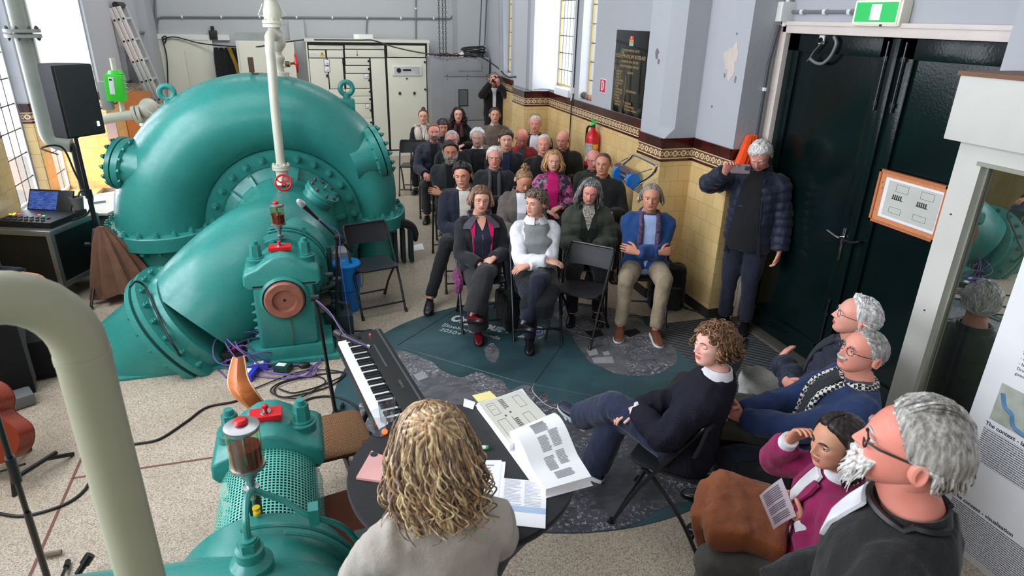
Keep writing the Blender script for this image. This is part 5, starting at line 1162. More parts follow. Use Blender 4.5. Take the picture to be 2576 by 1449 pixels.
c=onz(620,905);bxx=thing('stage_box','black stage box with plugs under a heap of purple cables','stage box',(c.x,c.y,0))
m=MB();m.box((c.x,c.y,.06),(.32,.22,.12),Matrix.Rotation(-.25,3,'Z'),bev=.01);m.build('box_body',M['black'],bxx)
for k in range(6):
 m=MB();q_=V3(c.x-.1+.05*(k%3)+.03,c.y-.06+.1*(k//3),.12);m.cyl(q_,q_+V3(0,-.01,.05),.011,n=10);m.build('plug',[M['steel'],M['red']][k%3==0],bxx)
pu=paint('purple_cable',(110,84,150),.5);pb=paint('black_cable',(26,26,28),.5)
def tangle(center,n,r,mat,label,seed,zmax=.12,rr=.006):
 g=random.Random(seed);m=MB();cx_,cy_=center
 pts=[];a=g.random()*6
 for i in range(n):a+=g.uniform(.8,1.7);q=g.uniform(.3,1)*r;pts.append((cx_+q*math.cos(a)*1.35,cy_+q*.8*math.sin(a),g.uniform(.008,zmax) if i%3 else.01))
 m.tube(bez(pts,7),rr,6);return tag(m.build('cable',mat),label,'cable')
tangle((c.x+.05,c.y-.05),40,.26,pu,'heap of tangled purple cable over the stage box',3,.24)
tangle((c.x+.34,c.y-.28),18,.26,pu,'loose purple cable loops on the floor beside the green box',5,.03)
tangle((-.22,4.55),16,.30,pb,'black cable loops on the floor behind the near bearing',8,.02)
tangle((.12,3.72),16,.17,pb,'black cable loops under the electric piano stand',11,.03)
for (px,py,s_,cl,lb,nm) in ((622,940,(.13,.15,.06),(52,60,190),'blue and white signal box among the purple cables','signal_box'),(655,918,(.12,.11,.05),(70,76,200),'second blue signal box lying closer to the pump base','signal_box'),(712,925,(.12,.10,.06),(24,60,54),'dark green signal box with a white label on the floor','signal_box')):
 p=onz(px,py,.03);t_=thing(nm,lb,'signal box',(p.x,p.y,0));R2=Matrix.Rotation(rnd.uniform(-.5,.5),3,'Z')
 m=MB();m.box((p.x,p.y,s_[2]/2),s_,R2,bev=.008);m.build('box_body',paint('signal_box_%d'%px,cl,.4),t_);m=MB();m.box((p.x-.01,p.y,s_[2]+.001),(s_[0]*.6,s_[1]*.45,.002),R2);m.build('label',M['white'],t_)
p=onz(765,920,.02);m=MB();m.sphere((p.x,p.y,.025),(.05,.03,.025),14,8);m.cyl((p.x-.05,p.y,.025),(p.x-.09,p.y,.025),.008,n=8);tag(m.build('plug',M['black']),'black mains plug on the floor beside the cable loops','plug')
F=lambda*a:[onz(px,py,.008) for px,py in a]
wallpipe('cable','long black cable snaking over the floor from the pump to the left',bez(F((600,885),(540,915),(470,935),(300,933)),8),.009,pb,0,'cable')
wallpipe('cable','black cable curving across the bright floor behind the near bearing',bez(F((640,990),(590,1010),(520,1025),(470,1060),(400,1105),(330,1120),(280,1150),(238,1180),(215,1230),(160,1270),(60,1298),(-10,1290)),8),.009,pb,0,'cable')
wallpipe('cable','purple cable trailing over the floor to the foot of the pump inlet',bez(F((570,950),(540,925),(500,918),(420,930)),8),.006,pu,0,'cable')
wallpipe('cable','black cable from the near bearing to the piano stand',bez(F((745,1020),(790,1000),(850,1000),(900,1030),(880,1080)),8),.009,pb,0,'cable')
wallpipe('cable','black cable draped over the pump inlet flange down to the floor',bez([onfl(330,722),onfl(345,708),onfl(368,722),onfl(388,765),onfl(412,820),onfl(445,878),onz(482,924,.012),onz(560,922,.01)],6),.009,pb,0,'cable')
wallpipe('cable','black cable lying on the floor by the backpack at the wall',bez(F((1700,755),(1725,775),(1760,785),(1790,792),(1820,812)),6),.01,pb,0,'cable')
om=thing('saddle_seat','orange brown curved leather seat shell standing behind the near bearing','seat',(-.56,4.1,0))
leather=paint('orange_leather',(198,112,56),.35,var=.1,scale=8)
p0,p1,p2=ony(640,1010,3.72),ony(605,985,3.78),ony(600,915,3.9)
m=MB();rings=[]
for i in range(19):
 t=i/18
 q=bez([ony(640,1030,3.75),ony(612,1000,3.74),ony(597,965,3.8),ony(598,908,3.92)],6)[i]
 w=.055*math.sin(math.pi*(.28+.62*t))+.012;th=.012
 rings.append([q+V3(w*math.cos(a)*1.0,.06*abs(math.cos(a))**1.5+th*math.sin(a),.012*math.sin(a)) for a in np.linspace(0,2*math.pi,25)[:-1]])
m.loft(rings);m.build('leather_shell',leather,om)
m=MB();m.tube([r[12] for r in rings],.006,6);m.tube([r[0] for r in rings],.006,6);m.build('pale_piping',paint('pale_piping',(226,190,160),.5),om)
m=MB();b_=ony(640,1030,3.75);m.tube([b_,V3(b_.x,b_.y,0)],.02,10);m.build('support',M['black'],om)
def rush_chair(c,rz,label,dark):
 t=thing('rush_stool',label,'stool',(c[0],c[1],0),rz);wd=paint('chair_wood_%d'%dark,((120,66,36),(92,46,26))[dark],.4,var=.12);rush=NT('woven_rush_%d'%dark);w2=rush.n('ShaderNodeTexWave');w2.inputs['Scale'].default_value=55;w2.inputs['Distortion'].default_value=1.2;rush.l(rush.obj(),w2.inputs['Vector']);c1=((150,102,60),(130,70,44))[dark];rush.set(rush.ramp(w2.outputs['Fac'],[(.2,srgb(*[x*.6 for x in c1])),(.8,srgb(*[min(255,x*1.25) for x in c1]))]),.7);rush.bump(w2.outputs['Fac'],.8,.01)
 for sx_ in (-1,1):
  m=MB();m.tube(bez([(sx_*.20,.19,0),(sx_*.20,.19,.43)],3),.019,10);m.build('leg',wd,t,local=True)
  m=MB();m.tube(bez([(sx_*.17,-.19,0),(sx_*.17,-.19,.3),(sx_*.17,-.19,.48)],5),.019,10);m.build('leg',wd,t,local=True)
 m=MB();m.loft([[V3(x*s_,y*s_,z) for x,y in rounded(.44,.42,.05)] for s_,z in ((.9,.405),(1,.42),(1,.44),(.93,.452))]);m.build('rush_seat',rush.mat,t,local=True)
 for z in (.15,.28):
  m=MB();m.tube([(-.2,.19,z),(.2,.19,z)],.012,8);m.build('stretcher',wd,t,local=True)
  for sx_ in (-1,1):m=MB();m.tube([(sx_*.2,.19,z+.03),(sx_*.17,-.19,z+.03)],.012,8);m.build('stretcher',wd,t,local=True)
 return t
rush_chair((-.04,3.22),rad(8),'light rush seated wooden stool beside the near bearing',0)
rush_chair((.0,2.5),rad(-78),'dark red brown woven stool between the near pump and the blonde woman',1)
tc=V3(.425,1.90,0);TH=1.10
A_=onz(895,1150,TH);B_=onz(1452,1215,TH);C_=onz(1150,975,TH)
tc=V3((A_.x+B_.x)/2,(A_.y+B_.y)/2+.02,0);TR=(B_-A_).length/2
tb=thing('standing_table','round standing table under a black stretch cover in front of the blonde woman','table',tc)
m=MB();m.lathe(tc,(0,0,1),[(TR,TH),(TR+.004,TH-.012),(TR,TH-.03),(TR*.82,TH-.12),(TR*.5,TH-.35),(.12,TH-.6),(.10,.5),(.16,.25),(.30,.03),(.31,0)][::-1],64);m.build('stretch_cover',fabric('black_stretch_cloth',(26,26,28),.8,fold=.1),tb)
TZ=TH+.001
def sheet(name,label,pts,z,mat=None,lines=None,cat='paper',group=None,th=.0012):
 P=[onz(px,py,z) for px,py in pts];m=MB();m.prism([(p.x,p.y) for p in P],(0,0,z),(1,0,0),(0,1,0),(0,0,th));o=m.build(name,mat or M['paper']);tag(o,label,cat,group)
 return o,P
def print_lines(par,P,rows,mat,u0=.1,u1=.9,v0=.1,v1=.9,z=0,th=.4,cols=1,seed=1,name='printed_lines'):
 g=random.Random(seed);m=MB();Q=lambda a,b:(P[0]*(1-a)*(1-b)+P[1]*a*(1-b)+P[2]*a*b+P[3]*(1-a)*b)
 for r in range(rows):
  b0=v0+(v1-v0)*r/rows;b1=b0+(v1-v0)/rows*th
  for c_ in range(cols):
   a0=u0+(u1-u0)*c_/cols;a1=a0+(u1-u0)/cols*(g.uniform(.75,.92) if g.random()<.8 else g.uniform(.3,.7))
   q=[Q(a0,b0),Q(a1,b0),Q(a1,b1),Q(a0,b1)];m.add([V3(p.x,p.y,p.z+z) for p in q],[(0,1,2,3)])
 return m.build(name,mat,par,flat=True)
grey_ink=paint('grey_print',(140,142,148),.7)
o,P=sheet('paper','white printed sheet on the table beside the blonde hair',[(1165,1158),(1262,1158),(1250,1290),(1140,1290)],TZ);print_lines(o,P,14,grey_ink,z=.0016)
o,P=sheet('paper','second white sheet peeping out under the first on the table',[(1180,1160),(1272,1162),(1258,1300),(1160,1296)],TZ-.0004,th=.001)
o,P=sheet('paper','white sheet with a printed table and a pale blue band near the table edge',[(1265,1203),(1375,1213),(1372,1330),(1255,1318)],TZ+.001);print_lines(o,P,22,paint('pale_print',(188,190,204),.7),.05,.97,.03,.72,.0016,.45,2,4)
Qb=[P[0].lerp(P[3],.60),P[1].lerp(P[2],.60),P[1].lerp(P[2],.72),P[0].lerp(P[3],.72)];m=MB();m.add([V3(p.x,p.y,p.z+.0018) for p in Qb],[(0,1,2,3)]);m.build('blue_band',paint('pale_blue',(176,198,226),.7),o,flat=True)
o,P=sheet('sticky_note','yellow sticky sheet at the far edge of the table by the open book',[(1188,995),(1232,984),(1250,1000),(1203,1012)],TZ+.022,paint('sticky_yellow',(240,226,150),.7),cat='note',th=.001)
o,P=sheet('paper','small folded white paper behind the blonde woman hair at the table edge',[(1168,1003),(1196,1012),(1190,1030),(1165,1022)],TZ)
bk=thing('open_book','large open book with drawings and text pages on the black table','book',onz(1300,1110,TH))
Z1=TZ+.028
A=[onz(1200,1014,Z1),onz(1312,981,Z1),onz(1392,1064,Z1),onz(1282,1120,Z1)]
m=MB();m.loft([[V3(p.x,p.y,z) for p in A] for z in (TZ,Z1)]);pg=m.build('left_pages',M['paper'],bk)
m=MB();m.prism([(p.x,p.y) for p in [A[0].lerp(A[1],.02).lerp(A[3],.02),A[1].lerp(A[0],.02),A[2].lerp(A[3],.02),A[3].lerp(A[2],.02)]],(0,0,Z1+.0004),(1,0,0),(0,1,0),(0,0,.0006));pl_=m.build('drawing_page',paint('book_drawing_page',(208,206,194),.7,var=.02),bk)
m=MB();Qf=lambda a,b:A[0]*(1-a)*(1-b)+A[1]*a*(1-b)+A[2]*a*b+A[3]*(1-a)*b
def pbar(a0,a1,b0,b1):m.add([Qf(a0,b0)+V3(0,0,.0016),Qf(a1,b0)+V3(0,0,.0016),Qf(a1,b1)+V3(0,0,.0016),Qf(a0,b1)+V3(0,0,.0016)],[(0,1,2,3)])
def pbox(a0,a1,b0,b1,w=.006):
 pbar(a0,a1,b0,b0+w);pbar(a0,a1,b1-w,b1);pbar(a0,a0+w,b0,b1);pbar(a1-w,a1,b0,b1)
for k in range(6):pbar(.42,.50,.08+.04*k,.10+.04*k);pbar(.42,.50,.58+.04*k,.605+.04*k)
pbar(.40,.412,.06,.34);pbar(.40,.412,.52,.88);pbar(.43,.47,.40,.44);pbar(.30,.34,.44,.48);pbox(.70,.85,.1,.4);pbox(.62,.78,.55,.86);pbox(.12,.28,.1,.38);pbox(.1,.28,.5,.9);pbar(.15,.24,.15,.155);pbar(.15,.24,.25,.255)
m.build('ink_drawing',paint('book_ink',(92,92,90),.7),bk,flat=True)
S0,S1=onz(1282,1112,TZ),onz(1392,1064,TZ);E0,E1=onz(1372,1248,TZ),onz(1486,1215,TZ)
rings=[]
for i in range(13):
 t=i/12;zz=.030+.055*math.sin(math.pi*min(1,t*1.35+.12))*(1-.72*t);a=S0.lerp(E0,t);b=S1.lerp(E1,t)
 rings.append([V3(a.x,a.y,TZ+zz),V3(b.x,b.y,TZ+zz),V3(b.x,b.y,TZ+.002),V3(a.x,a.y,TZ+.002)])
m=MB();m.loft(rings);rp_=m.build('right_pages',M['paper'],bk,ang=50)
m=MB();g=random.Random(3)
for (a0,a1,t0,t1) in ((.34,.66,.10,.30),(.34,.56,.34,.54),(.60,.82,.30,.52),(.30,.52,.58,.78),(.58,.80,.55,.74),(.34,.74,.80,.92)):
 for k in range(int((t1-t0)/.016)):
  t=t0+.016*k;e=a1-g.uniform(0,.04)
  def S_(aa,tt):
   i=min(11,int(tt*12));f_=tt*12-i;l=rings[i][0].lerp(rings[i][1],aa);r=rings[i+1][0].lerp(rings[i+1][1],aa);return l.lerp(r,f_)+V3(0,0,.001)
  m.add([S_(a0,t),S_(e,t),S_(e,t+.008),S_(a0,t+.008)],[(0,1,2,3)])
m.build('text_lines',grey_ink,bk,flat=True)
m=MB();m.prism([(p.x,p.y) for p in (onz(1196,1020,TZ),onz(1314,978,TZ),onz(1492,1222,TZ),onz(1366,1256,TZ))],(0,0,TZ),(1,0,0),(0,1,0),(0,0,.002));m.build('book_cover',paint('cover_white',(226,222,226),.5),bk)
ph=thing('smartphone','pink smartphone lying on the black table by the blonde woman','phone',onz(935,1180,TZ))
P=[onz(*p,TZ) for p in ((935,1138),(985,1160),(960,1215),(896,1206))];m=MB();m.loft([[V3(p.x,p.y,z) for p in P] for z in (TZ,TZ+.009)]);m.build('case',paint('phone_pink',(220,164,160),.35),ph)
m=MB();q=onz(941,1148,TZ);m.cyl((q.x,q.y,TZ+.009),(q.x,q.y,TZ+.012),.014,n=16);m.build('camera_lens',M['black'],ph)
m=MB();a,b=onz(1196,1130,TZ),onz(1222,1130,TZ);m.cyl(a+V3(0,0,.008),b+V3(0,0,.008),.008,n=12);m.cyl(b+V3(0,0,.008),b+(b-a).normalized()*.01+V3(0,0,.008),.0085,n=12,mi=1);tag(m.build('marker_pen',[M['white'],paint('marker_green',(40,170,80),.4)]),'white marker with a green end on the black table','pen')
def tumbler(p,label):
 t=thing('drinking_glass',label,'glass',p);m=MB();m.lathe(p,(0,0,1),[(.028,0),(.036,.10),(.034,.10),(.027,.006)],24);m.build('glass_wall',glass('clear_glass',(.95,.95,.96,1),.12),t);return t
tumbler(onz(975,1058,TZ),'clear drinking glass at the far rim of the table');tumbler(onz(955,1092,TZ),'shorter clear glass beside the first one on the table rim')
m=MB();q=onz(968,1092,TZ);m.sphere((q.x,q.y,TZ+.012),.012,10,8);tag(m.build('table_lamp',glow('tea_light',(255,120,60),2)),'tiny red lit candle by the drinking glasses','candle')
bk_=onz(882,790);bc=V3(bk_.x,bk_.y+.12,0)
bb=thing('blue_canister','bright blue lidded canister on a blue bucket beside the pump','canister',bc);bl=paint('bucket_blue',(24,132,220),.3,var=.03)
m=MB();m.lathe(bc,(0,0,1),[(.095,0),(.115,.22),(.11,.225)],36);m.build('lower_bucket',bl,bb);m=MB();m.lathe(bc,(0,0,1),[(.10,.22),(.125,.23),(.13,.46),(.126,.465)],36);m.build('canister_body',bl,bb)
m=MB();m.lathe(bc,(0,0,1),[(.134,.45),(.136,.475),(.125,.49),(.02,.497)],36);ld_=m.build('lid',bl,bb);m=MB();m.box(bc+V3(-.02,0,.498),(.045,.04,.006));m.build('lid_label',M['grey_metal'],ld_)
m=MB();m.tube(bez([bc+V3(.135,0,.44),bc+V3(.15,0,.3),bc+V3(.13,0,.22)],4),.006,6);m.build('clip',M['steel'],bb)
gb=onz(862,760);m=MB();m.box((gb.x+.0,gb.y+.22,.24),(.20,.22,.48),bev=.01);tag(m.build('grey_box',paint('pale_grey_box',(176,176,172),.5)),'pale grey box standing behind the blue canister','box')
m=MB();gp=V3(.165,5.93,.36);m.lathe(gp,(0,0,1),[(.055,-.36),(.065,0),(.07,.01),(.06,.01),(.055,-.03)],24);
for k in range(6):m.box(gp+V3(-.045+.018*k,0,.004),(.008,.1,.006),None,1)
tag(m.build('strainer_pot',[M['white'],M['dark_gap']]),'white pot with slotted top beside the blue canister','pot')
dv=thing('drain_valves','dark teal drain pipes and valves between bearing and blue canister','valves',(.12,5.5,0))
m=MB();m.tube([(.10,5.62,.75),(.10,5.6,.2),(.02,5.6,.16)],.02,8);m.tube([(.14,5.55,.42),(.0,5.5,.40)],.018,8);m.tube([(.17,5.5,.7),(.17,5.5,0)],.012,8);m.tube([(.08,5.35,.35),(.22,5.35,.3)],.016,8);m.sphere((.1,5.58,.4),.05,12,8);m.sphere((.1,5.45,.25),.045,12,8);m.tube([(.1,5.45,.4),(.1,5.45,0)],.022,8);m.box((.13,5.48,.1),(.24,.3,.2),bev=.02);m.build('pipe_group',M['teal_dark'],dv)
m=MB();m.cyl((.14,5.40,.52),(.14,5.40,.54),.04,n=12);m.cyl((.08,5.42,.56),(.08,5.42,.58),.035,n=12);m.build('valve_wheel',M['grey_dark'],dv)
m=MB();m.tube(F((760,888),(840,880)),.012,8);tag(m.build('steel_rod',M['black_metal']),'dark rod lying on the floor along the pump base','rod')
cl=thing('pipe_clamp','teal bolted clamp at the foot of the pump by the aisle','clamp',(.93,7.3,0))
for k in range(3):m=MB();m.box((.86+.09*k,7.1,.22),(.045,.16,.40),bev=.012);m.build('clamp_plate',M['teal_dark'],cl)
bolts(cl,'clamp_bolt',[((.80,7.06,.12+.12*k),(-1,-.3,0),.02) for k in range(3)],TEAL)
m=MB();m.tube(bez([(.85,7.05,.46),(.95,7.0,.5),(1.06,7.05,.42),(1.1,7.1,.25)],5),[.02,.03,.04,.05,.05,.05,.05,.05,.05,.05,.05,.05,.05,.04,.03,.02],8);tag(m.build('rag',fabric('black_cloth',(24,24,26))),'black cloth draped over the teal clamp by the aisle','cloth')
o,P=sheet('paper','white printed sheet lying on the floor by the aisle',[(1030,620),(1062,612),(1068,628),(1036,632)],.002)
# ---------------------------------------------------------------- people: builders
def remesh(mb,vox,it=6,fac=0.5):
 me=bpy.data.meshes.new('r');me.from_pydata([tuple(p) for p in mb.v],[],mb.f)
 o=bpy.data.objects.new('r',me);COL.objects.link(o)
 a=o.modifiers.new('a','REMESH');a.mode='VOXEL';a.voxel_size=vox;a.use_smooth_shade=True
 b=o.modifiers.new('b','SMOOTH');b.iterations=it;b.factor=fac
 r=bpy.data.meshes.new_from_object(o.evaluated_get(bpy.context.evaluated_depsgraph_get()))
 bpy.data.objects.remove(o);bpy.data.meshes.remove(me);return r
def segdist(P,a,b):
 a,b=np.array(a),np.array(b);d=b-a;L2=(d*d).sum();t=np.clip(((P-a)@d)/L2,0,1)
 return np.sqrt(((P-(a+t[:,None]*d))**2).sum(1)),t*math.sqrt(L2)
def wrinkle(me,amp,freq,bones=None,quilt=None,seed=0.0,stretch=None):
 n=len(me.vertices);co=np.empty(n*3);me.vertices.foreach_get('co',co);co=co.reshape(-1,3)
 no=np.empty(n*3);me.vertices.foreach_get('normal',no);no=no.reshape(-1,3)
 h=np.zeros(n);sd=Vector((seed,seed*1.7,seed*.6))
 if quilt and bones:
  D=[];T=[]
  for a,b in bones:
   d,t=segdist(co,a,b);D.append(d);T.append(t)
  D=np.array(D);T=np.array(T);k=D.argmin(0);s=T[k,np.arange(n)]
  h+=quilt[1]*(np.abs(np.sin(np.pi*s/quilt[0]))**.6-.6)
 st=stretch or (1,1,.75)
 w=np.array([noise.noise(Vector((p[0]*st[0],p[1]*st[1],p[2]*st[2]))*freq+sd)+.5*noise.noise(Vector(p)*freq*2.3+sd) for p in co])
 w=.55*w+.9*(.35-np.abs(np.array([noise.noise(Vector((p[0]*1.25,p[1]*1.25,p[2]*.8))*freq*1.15+sd*2) for p in co])))
 h+=amp*1.9*w
 co=co+no*h[:,None];me.vertices.foreach_set('co',co.ravel());me.update()
def cloth(name,mb,mat,parent,vox=.013,amp=.006,freq=9,bones=None,quilt=None,seed=0.0,it=5):
 me=remesh(mb,vox,it);wrinkle(me,amp,freq,bones,quilt,seed)
 me.materials.clear();me.materials.append(mat);me.name=name
 me.polygons.foreach_set('use_smooth',[True]*len(me.polygons));me.update()
 o=bpy.data.objects.new(name,me);COL.objects.link(o);o.parent=parent;return o
def ik(a,c,l1,l2,pole):
 a,c=Vector(a),Vector(c);d=c-a;L=min(d.length,(l1+l2)*.995);dn=d.normalized();c=a+dn*L
 x=(l1*l1-l2*l2+L*L)/(2*L);h=math.sqrt(max(l1*l1-x*x,0));p=Vector(pole)-a;p=p-dn*p.dot(dn)
 return a+dn*x+p.normalized()*h,c
HZ=[.116,.109,.096,.076,.05,.025,0,-.025,-.05,-.075,-.095,-.108,-.116]
HW=[.003,.036,.054,.067,.0745,.0765,.0755,.072,.0665,.058,.046,.031,.012]
HF=[.000,.038,.061,.079,.090,.094,.0925,.091,.090,.088,.083,.074,.058]
HB=[-.02,-.068,-.086,-.098,-.104,-.104,-.098,-.086,-.066,-.040,-.008,.018,.036]
_zz=np.linspace(-.126,.126,253)
def _sm(v):
 y=np.interp(_zz,HZ[::-1],v[::-1]);k=np.exp(-(np.arange(-14,15)/6.0)**2);k/=k.sum();q=np.convolve(np.pad(y,14,mode='edge'),k,'valid');e=np.clip((.118-np.abs(_zz))/.02,0,1);return q*e+y*(1-e)
SW,SF,SB=_sm(HW),_sm(HF),_sm(HB)
def hs_pt(a,z,feat=True,ch=1.0):
 """head surface; a = angle from the front (+ towards the person's right), z = height from head centre"""
 w=np.interp(z,_zz,SW);yf=np.interp(z,_zz,SF);yb=np.interp(z,_zz,SB)
 yc=(yf+yb)/2-.01*min(1,max(0,(z+.075)/.05));ca,sa=math.cos(a),math.sin(a)
 x=w*math.copysign(abs(sa)**.92,sa)
 y=yc+(yf-yc)*abs(ca)**.85 if ca>0 else yc-(yc-yb)*abs(ca)**.9
 if feat and ca>0:
  ax=abs(x);g=lambda u,s:math.exp(-(u/s)**2)
  hn=np.interp(z,[-.040,-.033,-.026,-.018,.012,.03],[0,.012,.0265,.025,.007,.001]);wn=np.interp(z,[-.035,-.02,.02],[.0135,.011,.0075])
  d=hn*g(x,wn)+.008*g(ax-.0125,.006)*g(z+.028,.0065)
  d-=.0125*g(ax-.031,.0165)*g(z-.010,.0125)
  d+=.0045*g(ax-.030,.022)*g(z-.030,.0085)+.0045*g(ax-.043,.016)*g(z+.020,.016)*ch
  d+=.005*g(x,.026)*g(z+.056,.018)+.0042*g(x,.016)*g(z+.0495,.0042)+.0052*g(x,.0145)*g(z+.0615,.0052)-.0045*g(x,.022)*g(z+.0553,.0021)
  d+=.006*g(x,.018)*g(z+.100,.012)-.003*g(x,.02)*g(z+.078,.007)
  y+=d*min(1,ca*1.6)
 return Vector((x,y,z))
def head_mesh(mb,Hm,mi,opts):
 """face, ears, eyes into mb; mi: dict of material slots"""
 lo=opts.get('lod',1)
 zs=sorted(set([round(z,5) for z in list(np.linspace(-.1155,-.07,14 if lo else 8))+list(np.linspace(-.07,.04,46 if lo else 26))+list(np.linspace(.04,.1155,14 if lo else 9))]))
 na=64 if lo else 44;A=[math.copysign(abs(u)**1.45,u)*math.pi for u in np.linspace(-1,1,na+1)[:-1]]
 ch=opts.get('cheek',1.0);wd=opts.get('wide',1.0)
 P=[[hs_pt(a,z,True,ch) for a in A] for z in zs]
 vs=[Hm@Vector((p.x*wd,p.y,p.z)) for r in P for p in r];n=len(A);fs=[[],[]]
 for i in range(len(zs)-1):
  for j in range(n):
   k=(j+1)%n;q=(P[i][j]+P[i+1][k])/2
   lip=q.y>.05 and abs(q.x)<.0235 and -.0675+.10*abs(q.x)**1.3<q.z<-.0465-.17*abs(q.x)
   fs[1 if lip else 0].append((i*n+j,i*n+k,(i+1)*n+k,(i+1)*n+j))
 b=mb.add(vs,fs[0]+[tuple(range(n-1,-1,-1)),tuple((len(zs)-1)*n+j for j in range(n))],mi['skin'])
 for f in fs[1]:mb.f.append(tuple(i+b for i in f));mb.m.append(mi['lip'])
 H3=Hm.to_3x3();sc=H3.col[0].length
 for s in (-1,1):
  c=Vector((s*.0765*wd,-.012,-.006));er=[]
  for i in range(9):
   t=i/8
   er.append([Hm@(c+Vector((s*(.004+.013*math.sin(t*math.pi*.5))*1,(-.006-.011*t)+.017*(1-.15*t)*math.cos(a)*(1 if t>0 else.8)*(1-.35*(t==1)),(.031+.002*t)*math.sin(a)*(1-.3*(t==1))*(1.0 if math.sin(a)>0 else.88)))) for a in np.linspace(0,2*math.pi,17)[:-1]])
  er.append([Hm@(c+Vector((s*.008,-.014+.006*math.cos(a),.013*math.sin(a)))) for a in np.linspace(0,2*math.pi,17)[:-1]])
  mb.loft(er,mi=mi['skin'])
  ec=Vector((s*.031*wd,hs_pt(s*.33,.011).y-.0035,.010));r=.0122
  if opts.get('eyes','open')=='open':
   mb.sphere(Hm@ec,r*sc,14,10,None,mi['eye']);
   lk=Vector((opts.get('gaze',0)+.0*s,1,opts.get('gazez',-.12))).normalized()
   x_,y_,d_=frame(H3@lk);d_=d_.normalized();o_=Hm@ec
   for rr,hh,m_ in ((.0068,.0105,'iris'),(.0034,.0120,'pupil')):
    mb.loft([[o_+(x_*math.cos(a)*q+y_*math.sin(a)*q+d_*h)*sc for a in np.linspace(0,2*math.pi,13)[:-1]] for q,h in ((rr,hh-.0004),(rr*.5,hh+.0012))],mi=mi[m_])
   lid0,lid1=.36,.66
  else:lid0,lid1=.06,.70
  def lid(e0,e1,mat_,rr=.0136):
   rows=[]
   for e in np.linspace(e0,e1,6):
    el=(.5-e)*math.pi
    rows.append([Hm@(ec+Vector((rr*1.12*math.sin(q)*math.cos(el),rr*math.cos(q)*math.cos(el),rr*math.sin(el)))) for q in np.linspace(-1.35,1.35,11)])
   mb.loft(rows,close=False,mi=mat_)
  if opts.get('eyes','open')=='open':lid(.10,.40,mi['skin']);lid(.61,.9,mi['skin']);mb.tube([Hm@(ec+Vector((.0137*1.12*math.sin(q)*math.cos(.31),.0139*math.cos(q)*math.cos(.31),.0136*math.sin(.31)))) for q in np.linspace(-1.3,1.3,9)],.0011*sc,4,mi['brow'])
  else:lid(.10,.72,mi['skin']);mb.tube([Hm@(ec+Vector((.0139*1.12*math.sin(q)*math.cos(-.62),.0141*math.cos(q)*math.cos(-.62),.0138*math.sin(-.62)+.003*(q/1.3)**2))) for q in np.linspace(-1.3,1.3,9)],.0014*sc,4,mi['brow'])
  bp=[Hm@(hs_pt(s*q,z_)*1.0+Vector((0,.0015,0))) for q,z_ in ((.14,.0285),(.25,.0325),(.37,.0345),(.50,.0325),(.60,.0275))]
  mb.tube(bp,[x*sc*.72*opts.get('browk',1.0) for x in (.0030,.0042,.0042,.0034,.0016)],6,mi['brow'])
def hand(mb,w,d,n,side,curl=.5,mi=0,s=1.0,spread=.12,thumb=.6,ctip=None):
 """palm, four fingers and a thumb; w wrist, d pointing direction, n palm facing"""
 d=Vector(d).normalized();n=Vector(n);n=(n-d*n.dot(d)).normalized();tx=d.cross(n) if side>0 else n.cross(d);w=Vector(w)
 rg=lambda p,a,b,dd,N=14:[p+tx*(a*math.copysign(abs(math.cos(t))**.8,math.cos(t)))+n*(b*math.copysign(abs(math.sin(t))**.8,math.sin(t))) for t in np.linspace(0,2*math.pi,N+1)[:-1]]
 mb.loft([rg(w-d*.03*s,.027*s,.021*s,d),rg(w,.028*s,.019*s,d),rg(w+d*.025*s,.034*s,.018*s,d),rg(w+d*.06*s,.041*s,.0165*s,d),rg(w+d*.088*s,.041*s,.0135*s,d),rg(w+d*.098*s,.037*s,.009*s,d)],mi=mi)
 for k,(xo,L,r) in enumerate(((.031,.072,.0086),(.0105,.080,.0089),(-.0105,.074,.0085),(-.031,.058,.0076))):
  c=curl if not isinstance(curl,(list,tuple)) else curl[k]
  p=w+d*.088*s+tx*xo*s;pts=[p-d*.012*s];ang=.10+c*.55;fd=(d+tx*(xo*spread*4)).normalized()
  pts.append(p)
  for q,f_ in enumerate((.46,.30,.24)):
   v=fd*math.cos(ang)+n*math.sin(ang)
   for u in (.5,1):pts.append(p+v*(L*s*f_*u))
   p=pts[-1];ang+=c*(.95 if q==0 else.6)
  rr=[r*1.08,r*1.08,r,r*1.04,r*.93,r*.97,r*.86,r*.62]
  mb.tube(pts,[x*s for x in rr],8,mi)
 p=w+d*.022*s+tx*.030*s;td=(tx*.62+d*.72+n*.28*thumb).normalized();t2=(tx*.25+d*.9+n*.45*thumb).normalized();t3=(tx*-.05+d*.9+n*.55*thumb).normalized()
 a1=p+td*.042*s;a2=a1+t2*.030*s;a3=a2+t3*.022*s
 mb.tube([p-td*.018*s,p,p.lerp(a1,.5),a1,a1.lerp(a2,.5),a2,a2.lerp(a3,.6),a3],[x*s for x in (.012,.0155,.0145,.0115,.0105,.0105,.0095,.006)],8,mi)
